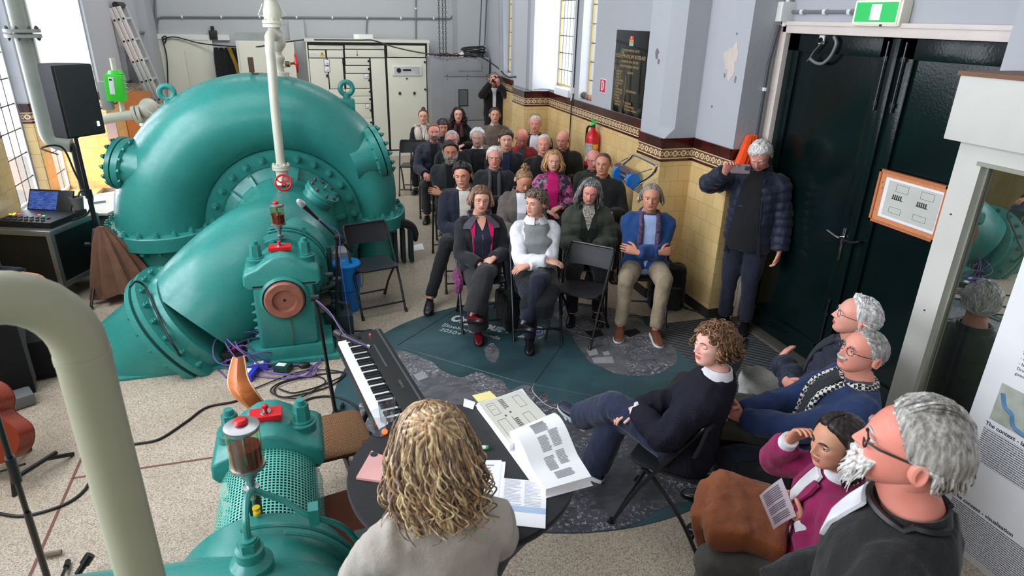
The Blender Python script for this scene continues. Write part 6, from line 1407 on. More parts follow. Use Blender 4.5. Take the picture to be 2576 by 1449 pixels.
def shoe_mesh(mb,ank,d,s=1.0,mi=0,sole=1,boot=0.0,up=(0,0,1)):
 d=Vector(d);up=Vector(up).normalized();d=(d-up*d.dot(up)).normalized();x=d.cross(up);a=Vector(ank)-up*.085*s
 prof=[(-.075,.022,.052),(-.06,.032,.078),(-.03,.036,.092),(.0,.037,.096),(.04,.038,.086),(.085,.043,.064),(.13,.046,.050),(.17,.040,.042),(.195,.024,.030),(.203,.010,.020)]
 def R(y,w,h):return [a+d*y*s+x*w*s*math.copysign(abs(math.cos(t))**.7,math.cos(t))+up*(.016*s+(h-.016)*s*(.5+.5*math.sin(t)) if True else 0) for t in np.linspace(-math.pi/2,1.5*math.pi,17)[:-1]]
 mb.loft([R(*p) for p in prof],mi=mi)
 mb.loft([[a+d*y*s+x*k*(w+.003)*s+up*z*s for k,z in ((-1,.0),(1,.0),(1,.02),(-1,.02))] for y,w,h in prof],mi=sole)
 if boot>0:
  top=Vector(ank)+(Vector(ank)*0)+up*boot
  mb.tube([a+d*-.012*s+up*.05*s,a+d*-.012*s+up*(.10*s),top],[.040*s,.044*s,.052*s],16,mi)
SKIN={}
def skin_mat(c):
 k='skin_%d_%d_%d'%c
 if k in SKIN:return SKIN[k]
 t=NT(k);p=t.obj();base=srgb(*c);r=tuple(min(1,x*f) for x,f in zip(base[:3],(1.02,.80,.78)))+(1,)
 t.set(t.ramp(t.noise(p,16,3),[(.35,base),(.75,r)]),.48,0,.35);t.bump(t.noise(p,120,2),.05,.004)
 t.b.inputs['Subsurface Weight'].default_value=.08;t.b.inputs['Subsurface Radius'].default_value=(.012,.005,.003);t.b.inputs['Subsurface Scale'].default_value=1.0
 SKIN[k]=t.mat;return t.mat
def hair_mat(c,c2=None):
 k='hair_%d_%d_%d'%tuple(c)
 if k in _mc:return _mc[k]
 t=NT(k);p=t.obj();w=t.noise(t.mapped(p,(90,90,9)),1.0,4,.6);c2=c2 or tuple(min(255,x*1.35+12) for x in c);d=tuple(x*.55 for x in c)
 t.set(t.ramp(w,[(.28,srgb(*d)),(.5,srgb(*c)),(.75,srgb(*c2))]),.42,0,.4);t.bump(w,.5,.006);_mc[k]=t.mat;return t.mat
def hair_cap(mb,Hm,th=.012,front=50,temple=72,ear=96,back=128,rough=.25,seed=0.0,top=1.0,end=0.0,part=0.0,nA=56,nT=22,groove=40):
 """shell of hair over the skull; angles give where the hair ends, measured from the crown"""
 AZ_=[0,40,62,82,100,125,180];TM=[front,front+.35*(temple-front),temple,ear,ear+8,(ear+14+back)/2,back]
 rows=[]
 for i in range(nT+1):
  f_=i/nT;row=[]
  for j in range(nA):
   az=j/nA*360-180;tm=np.interp(abs(az),AZ_,TM);t=rad(tm*f_);a=rad(az)
   d=Vector((math.sin(t)*math.sin(a),math.sin(t)*math.cos(a),math.cos(t)))
   b=Vector((.0785*d.x,(.098 if d.y>0 else.104)*d.y-.010,.1045*d.z+.012))
   pr=1.0 if f_<.72 else 1-(1-end)*((f_-.72)/.28)**1.5
   h=th*pr*(1+(top-1)*max(0,d.z))+rough*th*(noise.noise(d*4+Vector((seed,0,0)))*.9+.45*math.sin(az*.0175*groove+5*noise.noise(d*5+Vector((seed,3,0))))*(1-.0*f_))*pr
   if part and d.y>-.3:h*=1-.6*math.exp(-((d.x-part)/.03)**2)*max(0,d.z)
   if i==nT and end==0:h=-.006
   row.append(Hm@(b+d*h))
  rows.append(row)
 mb.loft(rows,True,True,False)
def skull(az,t):
 a,t=rad(az),rad(t);d=Vector((math.sin(t)*math.sin(a),math.sin(t)*math.cos(a),math.cos(t)))
 return Vector((.0785*d.x,(.098 if d.y>0 else.104)*d.y-.010,.1045*d.z+.012)),d
def hair_locks(mb,Hm,n,length,r=.006,wave=.006,az0=60,seed=1,out=.02,t0=(10,80),curl=0,pull=0.0,gather=None,upright=None,nseg=9,taper=.3,sub=2,fq=8):
 """hanging locks: leave the crown, follow the skull and drop to their length"""
 g=random.Random(seed);W=Hm.inverted_safe()
 for k in range(n):
  az=g.uniform(az0,360-az0);t=g.uniform(*t0);pts=[];L=length*g.uniform(.75,1.08);ph=g.uniform(0,6.28);f=g.uniform(.8,1.25);lay=g.uniform(.2,1.0)
  tt=t
  while tt<84:
   p,d=skull(az,tt);pts.append(p+d*(out*lay*.8+.004));tt+=16
  p,d=skull(az,86);hd=Vector((d.x,d.y,0)).normalized();sd=Vector((-hd.y,hd.x,0));p=p+hd*(out*lay+.004)
  m_=max(5,int(nseg*1.0))
  for i in range(m_+1):
   u=i/m_;q=p+Vector((0,0,-L*u))+hd*(out*.7*math.sin(u*2.2)*lay-pull*u)
   am=wave*(.25+u);q=q+sd*am*math.sin(ph+f*u*(fq+curl*fq))+hd*am*math.cos(ph*1.3+f*u*(fq*.87+curl*fq));pts.append(q)
  N=len(pts);rr=[r*(.55+.45*min(1,i/3))*(1 if i<N-4 else taper+(1-taper)*(N-1-i)/4)*g.uniform(.9,1.1) for i in range(N)]
  mb.tube([Hm@q for q in bez(pts,sub)],[rr[min(N-1,i//sub)] for i in range(sub*(N-1)+1)],6,mi=int(g.random()*3))
def hair_curls(mb,Hm,n,size=.03,r=.005,seed=1,tmax=None,base=.006,az_rng=(0,360),tmin=0):
 """short curls standing off the skull"""
 g=random.Random(seed)
 for k in range(n):
  az=g.uniform(*az_rng);a_=az if az<=180 else 360-az;lim=np.interp(a_,[0,45,70,95,180],tmax or [48,58,80,100,128]);t=math.degrees(math.acos(1-g.random()*(1-math.cos(rad(lim)))));t=max(t,tmin)
  p,d=skull(az,t);p=p+d*base*g.uniform(.4,1.2);x,y,_=frame(d,(g.uniform(-1,1),g.uniform(-1,1),g.uniform(-1,1)));s=size*g.uniform(.7,1.3);ph=g.uniform(0,6.28);dn=Vector((0,0,-1))*s*.6
  pts=[Hm@(p+(x*math.cos(ph+u*4.4)+y*math.sin(ph+u*4.4))*s*.38*(.6+.4*u)+d*s*.25*math.sin(u*3)+dn*u*u*max(0,1-d.z)) for u in np.linspace(0,1,9)]
  mb.tube(pts,[r*(1-.5*i/8) for i in range(9)],5,mi=0 if g.random()<.6 else 1)
def hair_combed(mb,Hm,n,seed,az_rng,t_rng,dirv,length=.06,r=.0035,lift=.012,mi2=.4,hl=(46,66,90,124),jit=.12):
 """short locks lying along the skull in a combed direction"""
 g=random.Random(seed);dv=Vector(dirv).normalized()
 for k in range(n):
  az=g.uniform(*az_rng);a_=abs((az+180)%360-180);t=min(g.uniform(*t_rng),np.interp(a_,[0,40,62,84,104,130,180],[hl[0],hl[0]+.35*(hl[1]-hl[0]),hl[1],hl[2],hl[2]+8,(hl[2]+14+hl[3])/2,hl[3]])-g.uniform(0,8));p,d=skull(az,t);L=length*g.uniform(.7,1.3);pts=[];q=p.copy();lf=lift*g.uniform(.5,1.2)
  for i in range(6):
   c=q-Vector((0,-.01,.012));nn=Vector((c.x/.0785**2,c.y/.104**2,c.z/.1045**2)).normalized();tg=(dv-nn*dv.dot(nn)).normalized()+Vector((g.uniform(-jit,jit),g.uniform(-jit,jit),g.uniform(-jit,jit)))
   pts.append(q+nn*lf*math.sin(.35+2.2*i/5));q=q+tg*L/5;c=q-Vector((0,-.01,.012));k_=math.sqrt((c.x/.0785)**2+(c.y/.104)**2+(c.z/.1045)**2);q=Vector((0,-.01,.012))+c/max(k_,.5)
  mb.tube([Hm@v for v in pts],[r,r*1.1,r,r*.9,r*.7,r*.3],5,mi=0 if g.random()>mi2 else 1)
def face_patch(mb,Hm,a0,a1,z0,z1,th,na=36,nz=16,seed=0,cut_mouth=True,rough=.5,drop=0.0):
 """beard or moustache: a thickened patch on the face surface"""
 rows=[]
 for i in range(nz+1):
  v=i/nz;z=z0+(z1-z0)*v;row=[]
  for j in range(na+1):
   u=j/na;a=a0+(a1-a0)*u;zz=max(-.1155,z+(.045*(abs(a)/1.6)**2.2 if cut_mouth else 0));p=hs_pt(a,zz,True);e=min(u,1-u,v*.8+.02,1-v)*6;h=th*min(1,e)*(1+rough*noise.noise(p*90+Vector((seed,0,0))))-.002
   if cut_mouth and abs(p.x)<.024 and -.069<zz<-.045:h=-.004
   nrm=Vector((p.x*1.1,p.y+.02,min(0,p.z+.06)*1.2)).normalized();row.append(Hm@(p+nrm*h+Vector((0,0,-drop*(1-v)*min(1,e)))))
  rows.append(row)
 mb.loft(rows,close=False)
def glasses(Hm,mat,par,shape='round',yoff=.017,zoff=.008,half=False,r=.0012,pitch=0):
 m=MB()
 for s in (-1,1):
  c=Vector((s*.0325,hs_pt(.33*s,.01).y+yoff,zoff));w,h=(.0225,.0205) if shape=='round' else (.0265,.018)
  rng=np.linspace(0,2*math.pi,21)[:-1]
  m.tube([Hm@(c+Vector((w*math.cos(a) if shape=='round' else w*math.copysign(abs(math.cos(a))**.55,math.cos(a)),-.004*(abs(math.cos(a)) if s*math.cos(a)>0 else 0),h*math.sin(a) if shape=='round' else h*math.copysign(abs(math.sin(a))**.55,math.sin(a))))) for a in rng],r,5,closed=True)
  m.tube([Hm@(c+Vector((s*w,-.004,.004))),Hm@Vector((s*.076,c.y-.03,zoff+.006)),Hm@Vector((s*.080,-.01,zoff+.004)),Hm@Vector((s*.078,-.03,zoff-.015))],r*1.25,5)
 c=hs_pt(.0,.012).y
 m.tube([Hm@Vector((-.011,hs_pt(.33,.01).y+yoff,zoff+.004)),Hm@Vector((0,hs_pt(.33,.01).y+yoff+.003,zoff+.007)),Hm@Vector((.011,hs_pt(.33,.01).y+yoff,zoff+.004))],r,5)
 return m.build('glasses',mat,par,local=True)
# ---------------------------------------------------------------- people: assembly
EYE,IRIS,PUP=paint('eye_white',(232,228,222),.25,var=.01),paint('iris_brown',(74,52,38),.2),paint('pupil',(8,8,8),.1)
IRISB=paint('iris_blue',(84,112,130),.2)
TOR={'m':[(-.14,.160,.120,.0),(-.02,.178,.130,.0),(.10,.170,.124,.006),(.22,.168,.118,.010),(.34,.182,.120,.012),(.42,.176,.112,.006),(.475,.138,.094,-.004),(.515,.092,.076,-.010),(.55,.062,.062,-.006)],'f':[(-.14,.165,.120,.0),(-.02,.178,.130,.0),(.10,.156,.112,.004),(.20,.144,.104,.008),(.32,.158,.124,.024),(.40,.154,.104,.008),(.465,.122,.086,-.004),(.505,.082,.070,-.010),(.545,.053,.054,-.006)]}
CH0=None
def build_chair():
 t=thing('folding_chair','black folding chair','chair',(0,0,0),0,'black folding chairs of the audience')
 fm_,pl_=M['black_metal'],paint('chair_black_plastic',(38,38,42),.38,var=.06)
 for sx_ in (-1,1):
  m=MB();m.tube(bez([(sx_*.215,.25,.0),(sx_*.215,.12,.30),(sx_*.215,-.03,.56),(sx_*.212,-.15,.76),(sx_*.195,-.175,.805)],4),.0115,8);l=m.build('front_leg',fm_,t,local=True)
  q=MB();q.cyl((sx_*.215,.262,0),(sx_*.215,.243,.035),.015,n=10);q.build('foot_cap',M['black'],l,local=True)
  m=MB();m.tube(bez([(sx_*.19,-.24,.0),(sx_*.19,-.12,.20),(sx_*.19,.06,.40),(sx_*.19,.12,.428)],4),.0115,8);l=m.build('rear_leg',fm_,t,local=True)
  q=MB();q.cyl((sx_*.19,-.252,0),(sx_*.19,-.233,.035),.015,n=10);q.build('foot_cap',M['black'],l,local=True)
 m=MB();m.tube([(-.19,-.195,.075),(.19,-.195,.075)],.009,8);m.build('rear_crossbar',fm_,t,local=True)
 m=MB();m.tube([(-.215,.215,.095),(.215,.215,.095)],.009,8);m.build('front_crossbar',fm_,t,local=True)
 m=MB();m.tube([(-.195,-.175,.805),(.195,-.175,.805)],.0115,8);m.build('top_rail',fm_,t,local=True)
 rows=[]
 for z,e in ((.428,.02),(.432,0),(.446,0),(.452,.012)):
  rows.append([V3(x*(1-.08*(y<-.1)),y-.0+.0,z-.010*(1-(x/.2)**2)*(e>.01 and z>.44)+(.012*(y+.2)/.4)) for x,y in rounded(.40-2*e,.40-2*e,.07,5)])
 m=MB();m.loft(rows);m.build('seat',pl_,t,local=True)
 n=18;A,B=[],[]
 prof=[]
 for i in range(n+1):
  u=i/n*2-1;c=-.165-.028*(1-u*u);e=1 if abs(u)<.9 else.8
  prof.append((u*.215,c,e))
 rings=[]
 for x,y,e in prof:rings.append([V3(x,y+.008+.02*0,.61+.02*(1-e)),V3(x,y-.012,.61+.02*(1-e)),V3(x,y-.035,.70),V3(x,y-.052,.80-.03*(1-e)),V3(x,y-.036,.805-.03*(1-e)),V3(x,y-.015,.70)])
 m=MB();m.loft([[p+V3(0,.02,0) for p in r] for r in rings]);m.build('backrest',pl_,t,local=True)
 return t
CH0=build_chair();ch_used=[False]
def put_chair(x,y,rz,label,rest=True):
 o=CH0 if not ch_used[0] else copy_tree(CH0)
 ch_used[0]=True;o.location=(x,y,0);o.rotation_euler=(0,0,rz);o['label']=label;return o
def person(label,px=None,loc=None,a=0,sex='m',s=1.0,stand=False,lean=-4,head=(0,0,0),skin=(214,160,134),lip=(176,104,92),hairc=(90,70,54),hair=None,eyes='open',gaze=0.0,gazez=-.12,iris=0,top=None,panels=(),collar=None,arms='lap',legs='norm',trouser=None,shoes=None,belly=0.0,vox=.014,lod=0,wide=1.0,cheek=1.0,chair=None,extra=None,browk=1.0,hs=1.0,hipz=None,twist=0,browc=None,hair2=None,hair3=None):
 X,Z=V3(1,0,0),V3(0,0,1)
 hz=hipz if hipz else (.94*s if stand else.525)
 l=rad(lean);u=V3(0,math.sin(l),math.cos(l));f=V3(0,math.cos(l),-math.sin(l));hip=V3(0,0,hz)
 kt=1.0 if stand else.935
 def TP(t,x=0,y=0):return hip+u*(t*s*kt)+X*(x*s)+f*(y*s)
 T=TOR[sex];ts=[r[0] for r in T]
 def ringp(t):return [np.interp(t,ts,[r[k] for r in T]) for k in (1,2,3)]
 def tring(t,th,n=32):
  w,d,yo=ringp(t);b=belly*math.exp(-((t-.12)/.13)**2)
  out=[]
  for k in range(n):
   q=2*math.pi*k/n;cx_=math.copysign(abs(math.cos(q))**.85,math.cos(q));sy_=math.copysign(abs(math.sin(q))**.85,math.sin(q))
   out.append(TP(t,cx_*(w+th),yo+sy_*(d+th)+(b if sy_>0 else 0)*max(0,sy_)))
  return out
 def front(t,x,th):
  w,d,yo=ringp(t);w+=th;x=max(-w*.98,min(w*.98,x));c=abs(x/w)**(1/.85);sy_=math.sqrt(max(0,1-c*c))**.85
  b=belly*math.exp(-((t-.12)/.13)**2)*sy_
  return TP(t,x,yo+sy_*(d+th)+b)
 neck0=TP(.53,0,-.006);piv=TP(.56,0,.012)+V3(0,.018,.026)*s
 Rh=Matrix.Rotation(rad(head[0]),3,'Z')@Matrix.Rotation(rad(-head[1]),3,'X')@Matrix.Rotation(rad(head[2]),3,'Y')
 hsc=(.99 if sex=='m' else.94)*hs
 Hc=piv+Rh@(V3(0,.016,.096)*hsc);Hm=Matrix.Translation(Hc)@(Rh@Matrix.Diagonal((1.05,1.02,.965))*hsc).to_4x4()
 rz=math.pi-rad(a)
 if loc is None:
  w_=onz(px[0],px[1],Hc.z);off=Matrix.Rotation(rz,3,'Z')@Hc;loc=(w_.x-off.x,w_.y-off.y)
# --- limbs
 sh={k:TP(.428 if sex=='m' else.42,k*(.172 if sex=='m' else.146),-.004) for k in (1,-1)}
 L1,L2=(.295,.262) if sex=='m' else (.275,.240);L1*=s;L2*=s
 zt=hz+.085
 AP={}
 if arms=='lap':
  AP={1:((.055,.30,zt+.045),(-.72,.62,-.2),(0,-.1,-1),(.5,-.1,.4)),-1:((-.075,.27,zt+.085),(.75,.55,-.22),(0,-.1,-1),(-.5,-.1,.4))}
 elif arms=='thigh':AP={1:((.13,.36,zt+.04),(-.15,.9,-.25),(0,0,-1),(.6,-.2,.4)),-1:((-.13,.36,zt+.04),(.15,.9,-.25),(0,0,-1),(-.6,-.2,.4))}
 elif arms=='crossed':
  d1=.275 if sex=='m' else.27
  AP={1:(TP(.19,-.10,d1-.045),(-.9,-.35,.05),(0,-.9,-.3),TP(-.1,.6,-.1)),-1:(TP(.20,.11,d1+.02),(.9,-.22,.20),(.1,-.9,-.35),TP(-.1,-.6,-.1))}
 elif isinstance(arms,dict):AP=arms
 arm={}
 for k in (1,-1):
  wv,dv,nv,pole=AP[k]
  if wv[0]=='px':wv=Matrix.Rotation(-rz,3,'Z')@(onz(*wv[1:])-V3(loc[0],loc[1],0))
  e,w2=ik(sh[k],wv,L1,L2,pole);arm[k]=(sh[k],e,w2,Vector(dv),Vector(nv))
 hx=.09*s
 LG={}
 tl_,sl_=.43*s,.43*s
 if stand:base={1:((.09,.03,.50*s),(.10,-.02,.085)),-1:((-.09,.03,.5*s),(-.10,-.02,.085))}
 elif legs=='crossR':base={1:((-.03,.42,hz+.085),(-.16,.56,.30)),-1:((-.10,.44,hz-.03),(-.09,.42,.085))}
 elif legs=='crossL':base={-1:((.03,.42,hz+.085),(.16,.56,.30)),1:((.10,.44,hz-.03),(.09,.42,.085))}
 elif isinstance(legs,dict):base=legs
 else:base={1:((.13,.43,hz-.02),(.12,.44,.085)),-1:((-.13,.43,hz-.02),(-.12,.40,.085))}
 leg={k:(V3(k*hx,0,hz),Vector(base[k][0]),Vector(base[k][1])) for k in (1,-1)}
# --- body: head, neck, trunk, arms, hands, legs in one mesh
 mb=MB();mats=[skin_mat(skin),paint('lips_%d_%d_%d'%lip,lip,.4),EYE,IRISB if iris else IRIS,PUP,hair_mat(browc or hairc)]
 mi=dict(skin=0,lip=1,eye=2,iris=3,pupil=4,brow=5)
 head_mesh(mb,Hm,mi,dict(lod=lod,eyes=eyes,gaze=gaze,gazez=gazez,wide=wide,cheek=cheek,browk=browk))
 nr=(.057 if sex=='m' else.047)*s
 nk=[neck0-u*.05*s,neck0+u*.0,neck0.lerp(piv,.55),piv+Rh@V3(0,.004,.012),Hm@V3(0,-.022,-.055),Hm@V3(0,-.025,.0)]
 mb.tube(bez(nk,3),[nr*k for k in np.interp(np.linspace(0,1,16),[0,.25,.5,.75,1],[1.5,1.15,1.0,1.0,.95])],20,0)
 mb.loft([tring(t,-.02,16) for t in (-.12,0,.12,.25,.38,.45,.49,.525)],mi=0)
 for k in (1,-1):
  s0,e,w,dv,nv=arm[k];fd_=(w-e).normalized()
  mb.tube([s0.lerp(e,.1),s0.lerp(e,.5),e,e.lerp(w,.3),e.lerp(w,.75),w,w+fd_*.012],[x*s for x in (.045,.042,.036,.037,.029,.025,.024)],12,0)
  hnd=(arms.get('curl',.5) if isinstance(arms,dict) else (.35 if arms!='crossed' else.3));cu=hnd[k] if isinstance(hnd,dict) else hnd
  hand(mb,w+fd_*.008,dv,nv,k,cu,0,(1.0 if sex=='m' else.9)*s)
  h_,kn,an=leg[k];mb.tube([h_,kn,an],[.06*s,.045*s,.032*s],10,0)
 body=mb.build('person',mats,None,ang=60,local=True)
 body.location=(loc[0],loc[1],0);body.rotation_euler=(0,0,rz);tag(body,label,'person')
 bones=[(TP(-.1),TP(.5))]+[(arm[k][0],arm[k][1]) for k in (1,-1)]+[(arm[k][1],arm[k][2]) for k in (1,-1)]
# --- trousers
 if trouser is not None:
  tm=MB();th=.012
  if stand:tm.loft([tring(t,.008,24) for t in (-.13,-.02,.08)])
  else:tm.loft([tring(t,.008,24) for t in (-.09,-.02,.08)])
  wide_=trouser[1] if isinstance(trouser,tuple) else 1.0;tmat=trouser[0] if isinstance(trouser,tuple) else trouser
  for k in (1,-1):
   h_,kn,an=leg[k];kd=(an-kn).normalized();ae=kn+(an-kn)*.96
   tm.tube(bez([h_+V3(0,-.02,0),h_.lerp(kn,.4),h_.lerp(kn,.85),kn+(kn-h_).normalized()*.01,kn.lerp(ae,.15),kn.lerp(ae,.5),ae],3),[x*s for x in np.interp(np.linspace(0,1,19),[0,.35,.5,.65,1],[.098,.088,.074,.070*(.6+.4*wide_),.056*wide_])],16)
  cloth('trousers',tm,tmat,body,vox,.005,10,seed=px[0] if px else 3)
# --- shoes
 if shoes is not None:
  for k in (1,-1):
   h_,kn,an=leg[k];q=MB();sk=(kn-an).normalized()
   fd2=V3(base[k][2][0],base[k][2][1],base[k][2][2]) if len(base[k])>2 else V3(k*.15,1,0)
   if an.z>.15:upv=(sk*.75+V3(0,-.25,.25)).normalized() if len(base[k])<4 else Vector(base[k][3])
   else:upv=V3(0,0,1)
   shoe_mesh(q,an,fd2,s*(1.0 if sex=='m' else.9),0,1,shoes.get('boot',0),upv)
   if shoes.get('boot',0)>.05:
    q.tube([an+sk*-.02,an+sk*.05,an+sk*shoes['boot']],[.046*s,.048*s,.056*s],16,0)
   q.build('shoe' if not shoes.get('boot') else 'boot',[shoes['mat'],shoes.get('sole',M['black'])],body,local=True)
# --- top garment
 if top is not None:
  th=top.get('th',.016);tm=MB();t0=top.get('t0',-.06 if not stand else -.16)
  tr=[t for t in (t0,t0+.06,.08,.16,.25,.34,.41,.46,.49,.52) if t>=t0]
  tm.loft([tring(t,th*(1 if t<.47 else.75),28) for t in tr])
  if top.get('skirt') and not stand:
   for k in (1,-1):h_,kn,an=leg[k];tm.tube([h_+V3(0,-.02,.01),h_.lerp(kn,.35)+V3(0,0,.012),h_.lerp(kn,top['skirt'])+V3(0,0,.008)],[.125*s,.112*s,.100*s],14)
  sw=top.get('sw',1.0);cuff=top.get('cuff',.985)
  for k in (1,-1):
   s0,e,w,dv,nv=arm[k];ins=TP(.43,k*.09,-.004);we=e.lerp(w,cuff)
   tm.tube(bez([ins,s0,s0.lerp(e,.5),e,e.lerp(we,.5),we],4),[(x*sw+th)*s for x in np.interp(np.linspace(0,1,21),[0,.2,.4,.6,.8,1],[.050,.058,.052,.046,.041,.033])],14)
  cloth(top.get('name','jacket'),tm,top['mat'],body,vox,top.get('amp',.007),top.get('freq',9),bones,top.get('quilt'),seed=(px[0] if px else 5)*.37)
  lay=0
  for pn in panels:
   lay+=1;nm,pm_,prof=pn[0],pn[1],pn[2];off=th+.008+.004*lay+(pn[3] if len(pn)>3 else 0);A=[];tt=np.linspace(prof[0][0],prof[-1][0],18);nn=9;rows=[]
   for t in tt:
    x0=np.interp(t,[p[0] for p in prof],[p[1] for p in prof]);x1=np.interp(t,[p[0] for p in prof],[p[2] for p in prof]);w_t=ringp(t)[0]+off*.9
    rows.append([front(t,x0+(x1-x0)*j/nn,off) for j in range(nn+1)])
   q=MB();q.loft(rows,close=False);inner=[[p-f*.012 for p in r] for r in rows]
   q.loft(inner,close=False)
   q.strip([r[0] for r in rows],[r[0] for r in inner]);q.strip([r[-1] for r in rows],[r[-1] for r in inner]);q.strip(rows[0],inner[0]);q.strip(rows[-1],inner[-1])
   q.build(nm,pm_,body,local=True)
# --- collars: (name, material, t0, r0x, r0y, rise, flare, gap degrees, thickness)
 for cl_ in (collar or ()):
  nm,cm,t0,rx_,ry_,rise,flare,gap,thk=cl_[:9];q=MB();rings=[];fold=cl_[9] if len(cl_)>9 else 0
  for j in range(29):
   az=rad(gap+(360-2*gap)*j/28);dx,dy=math.sin(az),math.cos(az);bc_=TP(t0,dx*rx_,dy*ry_-.004);o_=(X*dx+f*dy)*s;k_=.55+.45*(1-math.cos(az))/2
   tp_=bc_+u*(rise*k_*s)+o_*flare;tk=o_*thk
   if fold:ring=[bc_,tp_,tp_+tk*.6+u*.004,bc_+o_*(thk+fold)+u*(-.012-.25*rise)*s,bc_+o_*fold*.5]
   else:ring=[bc_,bc_.lerp(tp_,.5)-tk*.1,tp_,tp_+tk*.7+u*.3*thk*0,tp_+tk,bc_.lerp(tp_,.5)+tk*1.15,bc_+tk]
   rings.append(ring)
  q.loft(rings);q.build(nm,cm,body,local=True,ang=50)
# --- hair
 if hair is not None:
  hm_=MB();hair(hm_,Hm);hmats=[hair_mat(hairc),hair_mat(hair2 or tuple(min(255,int(x*1.25+10)) for x in hairc)),hair_mat(hair3 or tuple(int(x*.82) for x in hairc))]
  hm_.build('hair',hmats,body,local=True,ang=70)
 ctx=dict(body=body,Hm=Hm,TP=TP,arm=arm,leg=leg,front=front,f=f,u=u,s=s,rz=rz,loc=loc,ringp=ringp)
 if chair and not stand:
  o=Matrix.Rotation(rz,3,'Z')@V3(0,.065,0);put_chair(loc[0]+o.x,loc[1]+o.y,rz,chair)
 if extra:extra(ctx)
 return ctx
def world(ctx,p):return Matrix.Rotation(ctx['rz'],3,'Z')@Vector(p)+V3(ctx['loc'][0],ctx['loc'][1],0)
def H_short(th=.014,front=50,temple=74,back=126,**k):return lambda m,H:hair_cap(m,H,th,front,temple,k.pop('ear',94) if False else 94,back,k.get('rough',.3),k.get('seed',1),k.get('top',1.2),0,k.get('part',0))
def H_bald(th=.007,seed=1):return lambda m,H:hair_ring(m,H,th,seed)
def hair_ring(mb,Hm,th,seed,lo=100,hi=66):
 rows=[]
 for i in range(9):
  v=i/8;row=[]
  for j in range(41):
   az=75+210*j/40;fr=abs(az-180);t=(hi+(14 if fr>80 else 0)+.10*fr*0)+((128 if fr<60 else 128-(fr-60)*.75)-hi)*v;p,d=skull(az,t);h=th*min(1,4*v+.1,4*(1-v)+.05)*(1+.35*noise.noise(d*9+Vector((seed,0,0))))-.003
   row.append(Hm@(p+d*h))
  rows.append(row)
 mb.loft(rows,close=False)
def beard(ctx,c,th=.016,mous=True,a=1.62,z1=-.035,seed=1,drop=0.0):
 m=MB();face_patch(m,ctx['Hm'],-a,a,-.118,z1,th,seed=seed,drop=drop)
 if mous:face_patch(m,ctx['Hm'],-.42,.42,-.0475,-.0345,.008,20,6,seed,False)
 m.build('beard',hair_mat(c),ctx['body'],local=True,ang=70)
def shirt_v(mat,name='shirt',t0=.28,w=.055,tb=.535,neckw=.05):return (name,mat,[(t0,-.004,.004),(t0+.12,-w*.6,w*.6),(.47,-w,w),(tb,-neckw,neckw)])
def open_front(mat,name,t0=-.02,w0=.05,w1=.075,tb=.52):return (name,mat,[(t0,-w0,w0),(.2,-w1,w1),(.42,-w1,w1),(tb,-.055,.055)])
def sc_collar(mat,name='shirt_collar'):return (name,mat,.525,.064,.060,.034,-.006,14,.006,.022)
def jk_collar(mat,name='jacket_collar',rise=.05,gap=28):return (name,mat,.505,.085,.078,rise,-.008,gap,.012,.018)
def scarf(ctx,mat,r=.078,th=.026,ends=True,L=.3,name='scarf',t=.525,side=.05):
 m=MB();TP=ctx['TP'];pts=[]
 for k in range(25):
  az=2*math.pi*k/24;pts.append(TP(t+.018*math.cos(az)*-1+.006*math.sin(3*az),r*math.sin(az),r*.95*math.cos(az)+.002))
 m.tube(pts[:-1],[th*(1+.18*math.sin(5*i)) for i in range(24)],10,closed=True)
 if ends:
  for sg in (-1,1):
   p=[TP(t-.01,sg*side,r*.95)]+[ctx['front'](t-.06-L*q,sg*(side+.01*q),.045) for q in (.1,.4,.7,1)]
   m.tube(bez(p,3),[th*.9]*5+[th]*8,8)
 return m.build(name,mat,ctx['body'],local=True,ang=60)
# ---------------------------------------------------------------- people: the audience
fb=fabric
BLK=fb('black_cloth_a',(24,24,26));BLK2=fb('black_cloth_b',(34,35,38));NAVY=fb('navy_cloth',(28,32,48));NAVYP=fb('navy_puffer',(34,38,58),.45,fold=.8);DGREY=fb('dark_grey_cloth',(54,56,58));OLIVE=fb('olive_puffer',(62,66,56),.6);DOL=fb('dark_olive',(40,42,36));JEANS=fb('dark_jeans',(38,42,56));BJ=fb('blue_jeans',(84,108,140));KH=fb('khaki_cloth',(158,142,118));WH=fb('white_cotton',(232,232,236),fold=.3);CREAM=fb('cream_fleece',(214,200,184),var=.15,scale=60);SHOE=paint('black_leather',(20,20,22),.3);BOOTR=paint('dark_red_leather',(96,22,26),.18)
S_=(0,);SHB=dict(mat=SHOE)
SK1,SK2,SK3,SK4,SK5=(222,172,148),(210,152,124),(226,160,142),(200,142,112),(232,182,160)
grp='black folding chairs of the audience'
P={}
P[1]=person('person with a hair bun and black coat with wide cream fleece collar',(1065,293),a=14,sex='f',s=.97,skin=SK1,hairc=(70,50,40),hair=lambda m,H:(hair_cap(m,H,.010,44,72,96,122,.2,1),m.sphere(H@V3(0,-.045,.125),.034,14,10)),top=dict(mat=BLK,th=.022,name='coat'),panels=[shirt_v(fb('pale_blouse',(222,216,206),fold=.3),'blouse',.3,.04)],collar=[('fleece_collar',CREAM,.47,.115,.10,.07,.02,14,.035)],trouser=BLK,shoes=SHB,arms='lap',chair='black folding chair under the person with the cream fleece collar',extra=lambda c:[(lambda q:q.build('fleece_lapel',CREAM,c['body'],local=True))((lambda q:(q.tube(bez([c['front'](.47,sg*.10,.03),c['front'](.38,sg*.085,.035),c['front'](.25,sg*.06,.035),c['front'](.12,sg*.02,.03)],4),[.05,.055,.058,.06,.06,.06,.055,.05,.045,.04,.03,.025,.02],10),q)[1])(MB())) for sg in (-1,1)])
